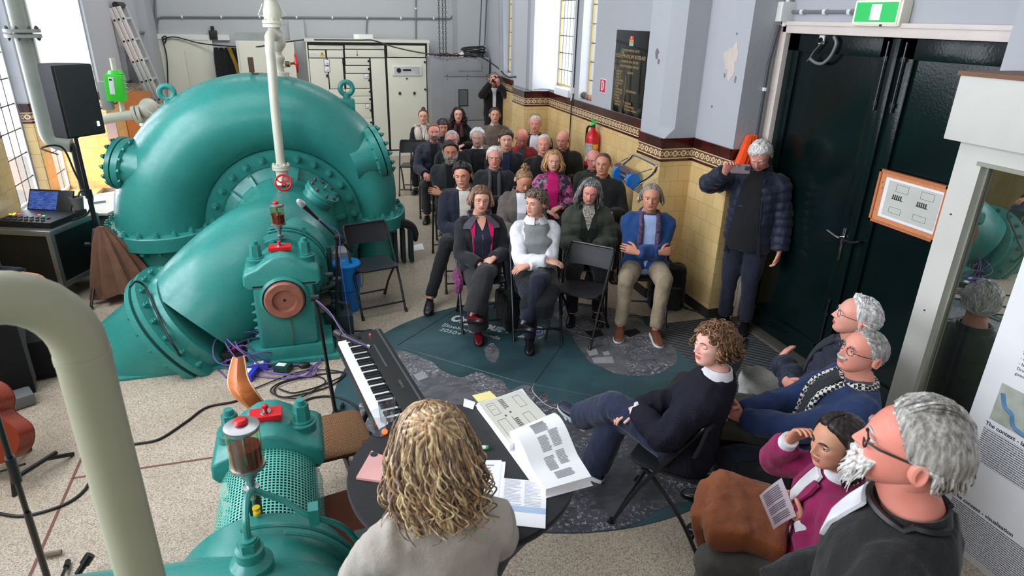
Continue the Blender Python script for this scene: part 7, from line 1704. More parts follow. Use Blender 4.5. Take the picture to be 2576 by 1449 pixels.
P[2]=person('person with dark fringe behind the bearded person in the navy jacket',(1115,319),a=14,sex='f',s=.95,skin=SK2,hairc=(52,38,32),head=(4,10,0),hair=lambda m,H:(hair_cap(m,H,.014,72,80,100,128,.3,2),hair_locks(m,H,60,.12,.007,.008,58,4,.022)),top=dict(mat=BLK2,th=.02,name='coat'),collar=[('fleece_collar',CREAM,.49,.09,.085,.06,.01,30,.022)],trouser=BLK,shoes=SHB,chair='black folding chair under the person with the dark fringe')
P[3]=person('person with long dark curly hair and dark red scarf smiling in the last row',(1153,289),a=12,sex='f',s=.97,skin=SK5,hairc=(44,30,28),head=(0,-2,0),hair=lambda m,H:(hair_cap(m,H,.016,46,74,100,128,.4,3),hair_locks(m,H,110,.24,.008,.016,62,5,.035,curl=1)),top=dict(mat=BLK,th=.024,name='coat'),trouser=BLK,shoes=SHB,chair='black folding chair under the smiling person with dark curls',extra=lambda c:(scarf(c,fb('dark_red_scarf',(84,34,44)),.07,.028,True,.16),glasses(c['Hm'],M['steel'],c['body'],r=.0009)))
P[4]=person('person with brown side-parted hair and taupe sweater over a shirt collar, in the last row',(1245,290),a=14,skin=SK1,hairc=(64,48,38),head=(2,-2,0),hair=H_short(.018,46,70,122,part=.03,seed=4),top=dict(mat=fb('taupe_sweater',(112,98,88)),th=.014,name='sweater'),collar=[sc_collar(fb('pale_shirt',(206,206,206),fold=.2)),('v_neck',fb('taupe_rib',(98,86,78)),.50,.078,.078,.01,0,24,.010)],trouser=NAVY,shoes=SHB,chair='black folding chair under the person in the taupe sweater')
P[5]=person('white haired person with glasses pushed up on the head by the tiled corner',(1346,312),a=18,s=1.08,skin=SK3,hairc=(196,192,190),head=(-6,0,0),hair=H_short(.012,44,66,120,seed=5),top=dict(mat=BLK2,th=.018),panels=[open_front(WH,'shirt',0,.05,.07)],collar=[sc_collar(WH),jk_collar(fb('maroon_collar',(70,34,42)))],trouser=NAVY,shoes=SHB,chair='black folding chair under the white haired person by the tiled corner',extra=lambda c:glasses(c['Hm']@Matrix.Translation((0,-.045,.085))@Matrix.Rotation(rad(35),4,'X'),M['black'],c['body'],r=.0016))
P[6]=person('person with brown hair, grey beard and navy padded jacket at the aisle end of the row',(1091,333),a=10,s=.97,skin=SK3,hairc=(120,88,66),head=(8,0,0),hair=H_short(.014,42,64,120,seed=6),top=dict(mat=NAVYP,th=.026,quilt=(.10,.008)),panels=[open_front(BLK,'dark_shirt',.05,.02,.045)],collar=[jk_collar(NAVYP,rise=.06)],arms='thigh',trouser=DGREY,shoes=SHB,chair='black folding chair under the bearded person in the navy padded jacket',extra=lambda c:beard(c,(120,112,104),.014))
P[7]=person('person with grey curly hair mostly hidden behind the man with the grey beard',(1137,352),a=12,s=.94,skin=SK3,hairc=(170,166,162),hair=lambda m,H:(hair_cap(m,H,.014,46,70,96,124,.4,7),hair_curls(m,H,90,.026,.004,7)),top=dict(mat=BLK2,th=.02),collar=[jk_collar(BLK2)],trouser=BLK,shoes=SHB,chair='black folding chair under the person with grey curly hair')
P[8]=person('person with bushy white hair, dark sweater and white collar',(1201,346),a=12,s=.97,skin=(218,176,160),hairc=(222,220,216),head=(-4,6,0),hair=lambda m,H:(hair_cap(m,H,.022,44,68,98,128,.5,8),hair_combed(m,H,120,3,(60,300),(20,100),(0,-.7,-.5),.05,.005,.02)),top=dict(mat=fb('charcoal_sweater',(34,34,36)),th=.016,name='sweater'),panels=[('open_jacket_edge',NAVY,[(-.02,.09,.15),(.3,.10,.16),(.48,.07,.12)])],collar=[sc_collar(WH)],trouser=fb('brown_grey_wool',(84,78,70)),shoes=SHB,arms='lap',chair='black folding chair under the person with bushy white hair')
P[9]=person('person with thick brown hair and navy jacket, pale young face, in the middle of the rows',(1273,352),a=14,s=1.06,skin=SK5,hairc=(72,58,48),head=(4,2,0),hair=H_short(.022,56,76,124,seed=9,top=1.5,rough=.4),top=dict(mat=fb('dark_navy_wool',(26,28,36)),th=.018),panels=[open_front(fb('navy_polo',(30,38,62)),'polo_shirt',0,.03,.05)],collar=[jk_collar(NAVY)],trouser=JEANS,shoes=SHB,chair='black folding chair under the young person with thick brown hair')
P[10]=person('balding person in a dark red jacket looking down with folded arms',(1313,347),a=14,s=.95,skin=(214,138,118),hairc=(150,132,120),head=(2,26,0),eyes='closed',hair=H_bald(.009,10),top=dict(mat=fb('dark_red_jacket',(150,34,36)),th=.024),panels=[open_front(fb('grey_sweater',(70,70,70)),'sweater',.2,.02,.05)],collar=[jk_collar(fb('dark_red_jacket',(150,34,36)),rise=.045)],arms='crossed',trouser=NAVY,shoes=SHB,chair='black folding chair under the person in the dark red jacket')
P[11]=person('person with short white hair and black jacket behind the blonde woman',(1368,363),a=16,s=1.04,skin=SK3,hairc=(206,198,190),head=(-6,0,0),hair=H_short(.011,42,64,120,seed=11),top=dict(mat=BLK,th=.02),collar=[jk_collar(BLK)],trouser=BLK,shoes=SHB,chair='black folding chair under the person with short white hair')
P[12]=person('bald person in a dark olive jacket looking aside next to the fire extinguisher',(1416,352),a=18,skin=SK3,hairc=(140,122,108),head=(-22,10,0),hair=H_bald(.006,12),top=dict(mat=DOL,th=.026),panels=[open_front(BLK,'sweater',.2,.02,.04)],collar=[jk_collar(DOL,rise=.06)],arms='lap',trouser=fb('grey_blue_cloth',(72,76,88)),shoes=SHB,chair='black folding chair under the bald person by the fire extinguisher')
P[13]=person('person with black hair and full grey beard, dark grey jacket and folded arms',(1133,382),a=14,skin=SK4,hairc=(40,36,36),head=(4,6,0),hair=H_short(.020,44,66,122,seed=13,top=1.4),top=dict(mat=DGREY,th=.022),panels=[open_front(BLK,'dark_shirt',.1,.02,.045)],collar=[jk_collar(DGREY,rise=.04)],arms='crossed',trouser=JEANS,shoes=SHB,legs='crossR',chair='black folding chair under the person with the full grey beard',extra=lambda c:beard(c,(138,134,128),.026,seed=13,drop=.012))
P[14]=person('person with white hair, thin glasses, black coat and striped scarf with folded arms',(1244,396),a=14,skin=SK3,hairc=(216,212,206),head=(-2,2,0),hair=H_short(.016,42,66,122,seed=14),top=dict(mat=BLK2,th=.024,name='coat'),panels=[open_front(BLK,'sweater',.05,.04,.06)],collar=[jk_collar(BLK2)],arms='crossed',trouser=NAVY,shoes=SHB,chair='black folding chair under the white haired person with thin glasses',extra=lambda c:(scarf(c,fb('striped_scarf',(74,74,78)),.07,.022,True,.3),glasses(c['Hm'],M['black_metal'],c['body'],'rect')))
def floral():
 t=NT('pink_floral_cloth');v=t.n('ShaderNodeTexVoronoi');v.inputs['Scale'].default_value=17;t.l(t.obj(),v.inputs['Vector']);n=t.noise(t.obj(),30,4,.7);s_=t.n('ShaderNodeSeparateColor');t.l(v.outputs['Color'],s_.inputs[0])
 c=t.ramp(s_.outputs[0],[(0,srgb(40,34,48)),(.28,srgb(176,70,120)),(.5,srgb(150,130,146)),(.7,srgb(202,96,150)),(1,srgb(52,46,62))],'CONSTANT');t.set(t.mix(t.ramp(n,[(.5,(0,0,0,1)),(.56,(1,1,1,1))]),c,srgb(42,36,50)),.75);t.bump(t.noise(t.obj(),14,3),.4,.015);return t.mat
FLO=floral();MAG=fb('magenta_knit',(206,24,112))
P[15]=person('blonde person in a pink floral jacket over a magenta turtleneck',(1392,405),a=16,sex='f',s=1.0,skin=SK1,hairc=(176,132,88),head=(2,2,0),hair=lambda m,H:(hair_cap(m,H,.018,44,74,100,128,.3,15,part=-.01),hair_locks(m,H,120,.15,.008,.010,56,15,.03)),top=dict(mat=FLO,th=.018),panels=[open_front(MAG,'turtleneck',-.04,.045,.06,.53)],collar=[('turtleneck_collar',MAG,.52,.062,.06,.06,-.008,0,.010),jk_collar(FLO,rise=.03,gap=40)],arms='lap',trouser=BLK,shoes=SHB,chair='black folding chair under the blonde person in pink',wide=1.05)
P[16]=person('bald pinkish person with glasses half hidden behind the short haired man in black',(1493,402),a=18,s=.92,lean=-16,skin=(226,158,146),hairc=(206,190,180),head=(0,8,0),hair=H_bald(.007,16),top=dict(mat=fb('dark_green_grey',(52,56,50)),th=.02),collar=[jk_collar(DOL)],trouser=BLK,shoes=SHB,chair='black folding chair under the bald person with glasses by the wall',extra=lambda c:glasses(c['Hm'],M['black'],c['body'],'rect'))
P[17]=person('person with very short brown hair and black jacket glancing aside by the roll holder',(1517,413),a=18,s=1.03,skin=SK2,hairc=(92,70,56),head=(-20,2,0),hair=H_short(.008,40,62,122,seed=17),top=dict(mat=BLK2,th=.022),collar=[jk_collar(BLK2)],trouser=BLK,shoes=SHB,chair='black folding chair under the person with very short brown hair')
P[18]=person('young dark haired person in a navy jacket over a cream polo shirt, long black trousers',(1163,441),a=8,skin=SK2,hairc=(40,34,32),head=(-16,6,5),hair=H_short(.022,46,70,124,seed=18,top=1.5,rough=.5),top=dict(mat=NAVY,th=.022),panels=[open_front(fb('cream_polo',(206,200,186),fold=.3),'polo_shirt',.1,.03,.055)],collar=[sc_collar(fb('cream_polo',(206,200,186)),'polo_collar'),jk_collar(NAVY,rise=.03,gap=44)],arms='lap',legs={1:((.22,.42,.56),(.40,.66,.10)),-1:((-.14,.42,.53),(-.10,.50,.085))},trouser=fb('black_trousers',(24,25,27)),shoes=SHB,chair='black folding chair under the young person with the cream polo',vox=.012,lod=1)
P[19]=person('person with a loose blonde bun looking down, taupe coat over a white top',(1318,454),a=14,sex='f',s=1.0,skin=SK2,hairc=(138,106,76),head=(14,30,-4),eyes='closed',hair=lambda m,H:(hair_cap(m,H,.012,42,70,96,120,.3,19),m.sphere(H@V3(0,-.055,.12),(.034,.03,.034),14,10),hair_curls(m,H@Matrix.Translation((0,-.055,.12))@Matrix.Scale(.4,4),40,.05,.008,19,[180,180,180,180,180])),top=dict(mat=fb('taupe_coat',(98,90,84)),th=.026,name='coat',amp=.008),panels=[open_front(WH,'white_top',.1,.03,.045)],collar=[jk_collar(fb('taupe_coat',(98,90,84)),'coat_collar',.06,30)],arms='lap',trouser=JEANS,shoes=SHB,chair='black folding chair under the person looking down with a bun',vox=.012,lod=1)
PAT=fb('patterned_blouse',(176,170,154),var=.5,scale=90)
P[20]=person('person with long grey wavy hair, olive padded coat and patterned blouse',(1485,482),a=20,sex='f',s=1.0,skin=SK3,hairc=(112,110,108),head=(-6,14,-6),eyes='open',gazez=-.5,hair=lambda m,H:(hair_cap(m,H,.018,48,76,100,128,.4,20,part=.02),hair_locks(m,H,110,.17,.008,.014,58,20,.03)),top=dict(mat=OLIVE,th=.034,quilt=(.12,.014),name='coat'),panels=[open_front(fb('dark_green_knit',(38,46,42)),'cardigan',-.04,.06,.075),shirt_v(PAT,'blouse',.30,.06),],collar=[sc_collar(PAT,'blouse_collar'),('hood',OLIVE,.49,.10,.095,.07,.01,40,.035)],arms='lap',legs='norm',trouser=BLK,shoes=SHB,chair='black folding chair under the person in the olive padded coat',vox=.012,lod=1)
BLUE=fb('blue_jacket',(34,72,128));LB=fb('light_blue_shirt',(164,186,226),fold=.3);SCF=fb('purple_patterned_scarf',(96,74,104),var=.4,scale=50)
BRN=paint('brown_leather',(112,66,44),.4)
P[21]=person('person with chin-length grey hair, blue jacket, scarf and khaki trousers with folded arms',(1638,497),a=22,skin=SK2,hairc=(138,130,122),head=(-6,2,0),hair=lambda m,H:(hair_cap(m,H,.016,42,68,100,130,.4,21),hair_locks(m,H,60,.085,.007,.006,72,21,.02,t0=(30,80))),top=dict(mat=BLUE,th=.028,skirt=.35),panels=[open_front(LB,'shirt',-.06,.06,.07)],collar=[sc_collar(LB),jk_collar(BLUE,rise=.05,gap=40)],arms='crossed',legs={1:((.20,.44,.53),(.22,.48,.085,)),-1:((-.13,.44,.53),(-.09,.52,.085))},trouser=KH,shoes=dict(mat=BRN,sole=M['paper']),chair='black folding chair under the person in the blue jacket',vox=.012,lod=1,extra=lambda c:scarf(c,SCF,.074,.026,True,.42,side=.075))
PINK=fb('pink_lining',(214,24,96));GRL=fb('grey_lining',(84,80,90));DN=fb('dark_navy_fleece',(40,42,62));DT=fb('charcoal_wide_trousers',(44,44,46))
def p22x(c):
 for sg in (-1,1):
  q=MB();q.loft([[c['front'](t,sg*x0,.044),c['front'](t,sg*x1,.050),c['front'](t,sg*x1,.040),c['front'](t,sg*x0,.034)] for t,x0,x1 in ((.06,.070,.078),(.2,.074,.085),(.36,.070,.095),(.45,.058,.112),(.50,.05,.10))]);q.build('pink_lapel',PINK,c['body'],local=True)
  q=MB();q.loft([[c['front'](t,sg*x0,.056),c['front'](t,sg*x1,.066),c['front'](t,sg*x1,.054),c['front'](t,sg*x0,.046)] for t,x0,x1 in ((.415,.105,.165),(.45,.085,.155),(.49,.055,.115),(.525,.03,.08))]);q.build('grey_lapel',GRL,c['body'],local=True)
 q=MB();q.tube([c['front'](t,.0,.036) for t in np.linspace(.06,.36,8)],.003,5);q.build('zip',M['steel'],c['body'],local=True)
 q=MB();q.tube(bez([c['front'](.52,-.05,.02),c['front'](.45,-.02,.028),c['front'](.42,0,.032),c['front'](.45,.02,.028),c['front'](.52,.05,.02)],4),.0016,5);q.sphere(c['front'](.415,0,.034),.006,8,6);q.build('necklace',paint('gold_jewel',(190,150,80),.2,.9),c['body'],local=True)
 glasses(c['Hm'],M['steel'],c['body'],'round',r=.0009)
 q=MB();w=c['TP'](-.02,.2,.15);q.tube(bez([c['TP'](.0,.22,.08),c['TP'](-.02,.24,.2),c['TP'](-.06,.235,.27),c['TP'](-.16,.25,.28)],5),[.03,.035,.04,.045,.045,.045,.045,.045,.045,.04,.04,.04,.035,.035,.03,.03],8);q.build('purple_scarf',fb('purple_scarf',(120,52,96),var=.3,scale=40),c['body'],local=True)
P[22]=person('person with brown bob, round glasses and black coat with pink lining',(1210,501),a=4,sex='f',s=1.0,skin=SK1,lip=(196,96,104),hairc=(112,84,64),head=(-4,4,-5),iris=1,hair=lambda m,H:(hair_cap(m,H,.018,60,78,100,128,.3,22,part=.03),hair_locks(m,H,150,.085,.007,.004,60,22,.024,t0=(5,80))),top=dict(mat=BLK2,th=.024,skirt=.4,name='coat'),panels=[('navy_top',DN,[(-.06,-.06,.06),(.2,-.075,.075),(.40,-.085,.085),(.47,-.06,.06)]),('neck_opening',skin_mat(SK1),[(.40,-.004,.004),(.47,-.035,.035),(.525,-.05,.05)])],collar=[('coat_collar',GRL,.50,.09,.085,.05,.012,62,.012)],arms='lap',legs='crossL',trouser=(DT,1.7),shoes=dict(mat=BOOTR,boot=.12),chair='black folding chair under the person with the pink coat lining',vox=.010,lod=1,extra=p22x)
def p23x(c):
 vest=fb('grey_knit_vest',(150,152,152),weave=.2);q=MB();T=c['TP'];R=c['ringp']
 rows=[]
 for t in (-.03,.0,.08,.16,.25,.33,.40,.45,.485,.505):
  w,d,yo=R(t);th=.024 if t<.47 else.02;kx=min(w+th,.135+.03*(t<.36)+(.03 if t<.2 else 0)) if t>.33 else w+th
  rows.append([T(t,math.copysign(abs(math.cos(a))**.85,math.cos(a))*kx,yo+math.copysign(abs(math.sin(a))**.85,math.sin(a))*(d+th)) for a in np.linspace(0,2*math.pi,33)[:-1]])
 q.loft(rows);o=cloth('knitted_vest',q,vest,c['body'],.010,.004,10,seed=2)
 q=MB();q.sphere(c['Hm']@V3(.08,-.01,-.045),.006,8,6);q.build('earring',M['chrome'],c['body'],local=True)
 q=MB();h_,kn,an=c['leg'][1];rr=[]
 for k,(y,z,w,hh) in enumerate(((-.1,.50,.19,.10),(.1,.545,.18,.095),(.3,.55,.175,.09),(.44,.53,.165,.085),(.50,.44,.15,.07),(.49,.32,.14,.07))):rr.append([V3(w*math.cos(a)+.05*(k>3),y+(0 if k<4 else hh*math.sin(a)),z+(hh*math.sin(a) if k<4 else 0)) for a in np.linspace(0,2*math.pi,25)[:-1]])
 q.loft(rr);cloth('dark_skirt',q,fb('black_skirt',(26,26,30)),c['body'],.012,.006,9,seed=4)
P[23]=person('person with grey brown curls and a grey knitted vest over white shirt',(1347,511),a=10,sex='f',s=1.02,skin=SK1,lip=(188,104,104),hairc=(96,80,68),head=(-46,2,0),gaze=-.2,hair=lambda m,H:(hair_cap(m,H,.026,52,74,100,130,.5,23),hair_curls(m,H,200,.042,.0065,23,base=.016)),top=dict(mat=WH,th=.014,name='white_shirt',sw=1.1),collar=[('white_collar',WH,.515,.066,.064,.045,.002,14,.008,.040)],arms={1:((-.06,.27,.735),(-.92,.3,-.10),(0,-.2,-1),(.6,0,.5)),-1:((.10,.25,.690),(.9,.35,-.15),(0,-.2,-1),(-.6,0,.5)),'curl':.4},legs='crossL',trouser=NAVY,shoes=dict(mat=SHOE,boot=.30),chair='black folding chair under the person in the grey knitted vest',vox=.010,lod=1,extra=lambda c:p23x(c))
E_=lambda p0,p1:((onz(*p0)+onz(*p1))/2)
put_chair(2.215,4.87,math.pi-rad(46),'empty black folding chair standing on the floor map in front of the audience')
c_=E_((980,780),(917,800));put_chair(.50,5.93,math.pi-rad(-14),'empty black folding chair beside the blue canister')
put_chair(1.60,10.28,math.pi-rad(14),'empty black folding chair at the aisle end of the back rows')
def ph24(c):
 H=c['Hm'];p=H@V3(0,.155,.005);R=H.to_3x3().normalized();t=thing('camera','black camera held up to the face by the photographer in the corner','camera',world(c,p),c['rz']);q=MB();q.box((0,0,0),(.135,.05,.09),bev=.012);q.box((0,.0,.055),(.05,.04,.03),bev=.008);q.build('camera_body',M['black'],t,local=True);q=MB();q.lathe((0,.02,-.005),(0,1,0),[(.036,0),(.038,.05),(.041,.06),(.041,.085)],20);q.lathe((0,.105,-.005),(0,1,0),[(.033,-.004),(.01,.003)],18,1);q.build('lens',[M['black'],paint('lens_glass',(30,34,50),.05)],t,local=True)
P[24]=person('standing photographer in black holding a camera to the face in the far corner',(1243,199),a=12,stand=True,s=.98,skin=SK3,hairc=(110,100,92),head=(0,0,0),hair=H_short(.016,48,72,124,seed=24),top=dict(mat=BLK,th=.024,t0=-.2),panels=[open_front(WH,'shirt',.15,.015,.03)],collar=[jk_collar(BLK)],arms={1:((.085,.235,1.535),(-.25,.35,.9),(-.8,.2,0),(.5,.3,1.0)),-1:((-.075,.25,1.505),(.3,.4,.85),(.6,0,.6),(-.5,.3,1.0)),'curl':1.0},trouser=BLK,shoes=SHB,extra=ph24)
def ph25(c):
 t=thing('smartphone','grey smartphone held up by the white haired man at the dark door','phone',world(c,c['ph']),c['rz']);q=MB();q.box((0,0,0),(.155,.010,.076),Matrix.Rotation(rad(6),3,'Y'),bev=.004);q.build('phone_case',paint('mauve_grey_case',(120,104,108),.45),t,local=True)
 q=MB();q.box((-.055,.0065,.014),(.036,.004,.036),bev=.003);q.build('camera_bump',M['black'],t,local=True)
JD=fb('dark_denim',(34,38,54))
def p25x(c):
 a=c['arm'][1];c['ph']=V3(.075,.325,1.55);ph25(c)
 for sg in (-1,1):
  q=MB();q.loft([[c['front'](t,sg*x0,.042),c['front'](t,sg*x1,.046),c['front'](t,sg*x1,.026),c['front'](t,sg*x0,.022)] for t,x0,x1 in ((-.2,.14,.155),(.1,.105,.12),(.3,.085,.10),(.45,.07,.085))]);q.build('zip_edge',NAVY,c['body'],local=True)
P[25]=person('white haired man standing at the dark door filming with a phone, navy padded jacket',(1912,392),a=52,stand=True,s=1.02,skin=SK3,hairc=(214,210,204),head=(4,34,4),eyes='closed',hair=lambda m,H:(hair_cap(m,H,.022,60,74,98,126,.3,25),hair_combed(m,H,110,25,(0,360),(2,50),(.5,.6,-.5),.04,.004,.020)),top=dict(mat=NAVYP,th=.034,quilt=(.075,.014),t0=-.17),panels=[('black_sweater',fb('black_sweater',(28,28,30)),[(-.14,-.14,.14),(.1,-.105,.105),(.3,-.085,.085),(.46,-.07,.07),(.525,-.055,.055)])],collar=[('polo_neck',fb('black_sweater',(28,28,30)),.52,.064,.062,.05,-.004,0,.010),jk_collar(NAVYP,rise=.07,gap=46)],arms={1:((.20,.315,1.50),(-.35,.35,.85),(-.55,.75,-.1),(.75,-.1,1.0)),-1:((-.30,.05,.80),(.02,.10,-1),(.9,.1,0),(-.6,-.4,1.1)),'curl':{1:.75,-1:.55}},trouser=JD,shoes=SHB,belly=.03,vox=.011,lod=1,extra=p25x)
# ---------------------------------------------------------------- people near the camera
KNIT=NT('dark_navy_rib_knit');w_=KNIT.n('ShaderNodeTexWave');w_.bands_direction='X';w_.inputs['Scale'].default_value=60;w_.inputs['Distortion'].default_value=.4;KNIT.l(KNIT.obj(),w_.inputs['Vector']);KNIT.set(KNIT.ramp(w_.outputs['Fac'],[(.2,srgb(27,27,38)),(.8,srgb(33,33,45))]),.9,0,.2);KNIT.bump(w_.outputs['Fac'],.25,.006);KNIT=KNIT.mat
DEN=fb('dark_blue_denim',(40,48,72));SNK=paint('navy_sneaker',(30,36,62),.4)
def p26x(c):
 for k in (1,-1):
  s0,e,w,dv,nv=c['arm'][k];d=(w-e).normalized();q=MB();q.tube([w-d*.035,w-d*.005,w+d*.018],[.040,.040,.038],16);q.build('white_cuff',WH,c['body'],local=True)
 q=MB();p=c['Hm']@V3(.078,-.008,-.05);q.tube([p+V3(.0,.022*math.cos(a),-.02+.022*math.sin(a)) for a in np.linspace(0,6.28,17)[:-1]],.0014,5,closed=True);q.build('earring',paint('gold_jewel',(190,150,80),.2,.9),c['body'],local=True)
 for j in range(3):
  q=MB();q.tube([c['foot'][-1]+V3(-.02,.03+.03*j,-.05),c['foot'][-1]+V3(-.015,.045+.03*j,-.02-.006*j)],.006,5);q.build('white_stripe',M['paper'],c['body'],local=True)
def P26():
 an={-1:(.20,.72,.34),1:(.09,.56,.085)}
 def ex(c):c['foot']={k:V3(*an[k]) for k in an};p26x(c)
 return person('person with closed eyes in a navy ribbed sweater sitting by the table',(1795,868),a=138,sex='f',s=1.0,skin=(234,184,166),lip=(206,84,88),hairc=(104,74,50),lean=-10,head=(50,-2,2),eyes='closed',cheek=1.5,hair=lambda m,H:(hair_cap(m,H,.022,50,72,100,128,.5,26,part=.02),hair_curls(m,H,300,.044,.0042,26,[52,62,84,104,130],base=.020),hair_locks(m,H,130,.075,.0055,.014,62,26,.028,t0=(30,84),curl=1)),top=dict(mat=KNIT,th=.026,amp=.010,name='sweater',sw=1.12,cuff=.93),collar=[('white_collar',WH,.522,.060,.060,.046,-.002,16,.007,.026)],arms={1:((-.02,.30,.665),(-.6,.7,-.3),(0,-.1,-1),(.6,-.1,.4)),-1:((-.10,.27,.70),(.8,.45,-.3),(0,-.1,-1),(-.6,-.1,.45)),'curl':.45},legs={-1:((-.0,.43,.635),an[-1],(.35,1,-.1),(-.35,-.25,.9)),1:((.10,.45,.50),an[1],(.1,1,0))},trouser=(DEN,1.6),shoes=dict(mat=SNK,sole=M['paper']),chair='black folding chair under the person in the navy ribbed sweater',vox=.009,lod=1,extra=ex)
C26=P26()
put_chair(2.28,3.06,math.pi-rad(141),'empty black folding chair beside the person in the navy ribbed sweater')
LTR=fb('pale_grey_trousers',(172,170,162))
P27=person('white haired person with thin glasses, navy padded jacket and pale trousers',(2152,798),a=132,s=1.02,skin=(228,166,146),hairc=(206,204,200),lean=-10,head=(6,-10,0),hair=lambda m,H:(hair_cap(m,H,.020,34,58,98,128,.5,27),hair_combed(m,H,260,27,(60,300),(8,112),(0,-.95,-.25),.06,.0032,.020,hl=(36,58,92,126))),top=dict(mat=NAVYP,th=.034,quilt=(.085,.014)),panels=[open_front(NAVY,'dark_shirt',.15,.02,.04)],collar=[jk_collar(NAVYP,rise=.05)],arms='crossed',legs={1:((.22,.40,.55),(.20,.42,.085)),-1:((-.20,.40,.55),(-.16,.44,.085))},trouser=LTR,shoes=SHB,chair='black folding chair under the white haired person in the dark blue padded jacket',vox=.010,lod=1,extra=lambda c:glasses(c['Hm'],M['black_metal'],c['body'],'round'))
def p28x(c):
 beard_m=MB();face_patch(beard_m,c['Hm'],-.48,.48,-.052,-.0335,.013,24,7,28,False);beard_m.build('moustache',hair_mat((188,184,178)),c['body'],local=True,ang=70)
 glasses(c['Hm'],M['black_metal'],c['body'],'round',r=.0015)
 t=NT('checked_scarf');ck=t.n('ShaderNodeTexChecker');ck.inputs['Scale'].default_value=62;ck.inputs[1].default_value=srgb(226,224,216);ck.inputs[2].default_value=srgb(30,30,32);t.l(t.obj(),ck.inputs['Vector']);t.set(ck.outputs[0],.8)
 scarf(c,t.mat,.082,.018,True,.5,side=.075)
BLUE2=fb('dark_blue_jacket',(38,56,96));OLB=fb('dark_olive_bag',(58,58,48),.6)
P28=person('grey haired person with moustache, round glasses and a checked scarf, hands clasped',(2168,886),a=122,s=1.02,skin=(226,158,138),hairc=(150,146,142),lean=-12,head=(22,-12,-4),gazez=.1,hair=lambda m,H:(hair_cap(m,H,.012,40,62,98,124,.35,28),hair_combed(m,H,220,28,(30,330),(30,112),(0,-.8,-.6),.035,.0024,.010,hl=(42,60,88,122))),top=dict(mat=BLUE2,th=.030),panels=[('polo_shirt',fb('dark_polo',(40,42,50)),[(-.05,-.06,.06),(.2,-.07,.07),(.43,-.07,.07),(.525,-.05,.05)])],collar=[sc_collar(fb('grey_polo_collar',(76,80,92)),'polo_collar'),jk_collar(BLUE2,rise=.04,gap=46)],arms={1:((.035,.40,.70),(-.45,.85,.2),(-.95,.1,-.2),(.6,-.1,.4)),-1:((-.035,.40,.70),(.45,.85,.2),(.95,.1,-.2),(-.6,-.1,.4)),'curl':.85},trouser=NAVY,shoes=SHB,chair='black folding chair under the person with the checked scarf',vox=.010,lod=1,extra=p28x)
MGB=fb('magenta_blazer',(150,34,88));GT=fb('grey_wool_trousers',(92,90,86))
def p29x(c):
 for k,ln in ((1,.06),(-1,.03)):
  s0,e,w,dv,nv=c['arm'][k];d=(w-e).normalized();q=MB();q.tube([w-d*ln,w+d*.012],[.040,.036],16);q.build('white_cuff',WH,c['body'],local=True)
 for sg in (-1,1):
  q=MB();q.loft([[c['front'](t,sg*x0,.040),c['front'](t,sg*x1,.048),c['front'](t,sg*x1,.036),c['front'](t,sg*x0,.030)] for t,x0,x1 in ((.12,.02,.03),(.25,.03,.075),(.36,.05,.115),(.40,.055,.09),(.46,.05,.10),(.50,.05,.085))]);q.build('lapel',MGB,c['body'],local=True)
P29=person('dark haired person in a magenta blazer with a hand raised to the temple',(2103,1112),a=130,sex='f',s=.98,skin=(216,160,130),lip=(176,90,84),hairc=(40,32,30),lean=2,head=(38,4,0),hair=lambda m,H:(hair_cap(m,H,.020,46,72,98,128,.2,29,part=.01),hair_locks(m,H,260,.17,.0065,.005,74,29,.016,t0=(4,84))),top=dict(mat=MGB,th=.022,skirt=.15,name='blazer',cuff=.86),panels=[('white_top',WH,[(.12,-.004,.004),(.3,-.04,.04),(.45,-.06,.06),(.525,-.05,.05)])],collar=[('white_turtleneck',WH,.515,.062,.060,.065,-.006,0,.008)],arms={1:((.115,.215,1.03),(-.30,-.35,.9),(-.8,-.55,-.2),(.45,.45,.55)),-1:(('px',2022,1322,.80),(.35,.75,.45),(.8,-.3,.4),(-.6,-.1,.5)),'curl':{1:.75,-1:.5}},trouser=GT,shoes=dict(mat=BRN,boot=.1),chair='black folding chair under the person in the magenta blazer',vox=.009,lod=1,extra=p29x,browk=1.3)
rb=bpy.data.objects.new('tmp',None)
pp=[onz(1910,1247,.90),onz(1966,1202,.96),onz(2003,1298,.84),onz(1946,1332,.80)]
m=MB();nrm=(pp[1]-pp[0]).cross(pp[3]-pp[0]).normalized();rows=[]
for i in range(7):
 a,b=pp[0].lerp(pp[3],i/6),pp[1].lerp(pp[2],i/6);rows.append([a.lerp(b,j/6)+nrm*.012*math.sin(j/6*3.14) for j in range(7)])
m.loft(rows,close=False);m.loft([[p-nrm*.0012 for p in r] for r in rows],close=False);ps_=m.build('printed_sheet',paint('pinkish_paper',(226,214,222),.7,var=.02));tag(ps_,'curved printed sheet held by the person in the magenta blazer','paper')
m=MB();up_=nrm if nrm.z>0 else -nrm
for i in range(17):
 v=.08+.05*i
 if i in (7,12):continue
 L0,L1_=pp[0].lerp(pp[3],v),pp[1].lerp(pp[2],v);q=[L0.lerp(L1_,.12),L0.lerp(L1_,.5),L0.lerp(L1_,.88-.1*rnd.random())];w2=(pp[3]-pp[0])*.02
 cur=lambda p,t:p+nrm*.012*math.sin(t*3.14)+up_*.0016
 m.add([cur(q[0],.12),cur(q[1],.5),cur(q[2],.85),cur(q[2]+w2,.85),cur(q[1]+w2,.5),cur(q[0]+w2,.12)],[(0,1,4,5),(1,2,3,4)])
m.build('text_lines',paint('sheet_ink',(96,86,100),.7),ps_,flat=True)
CHB=fb('black_blazer',(34,34,34),fold=.6)
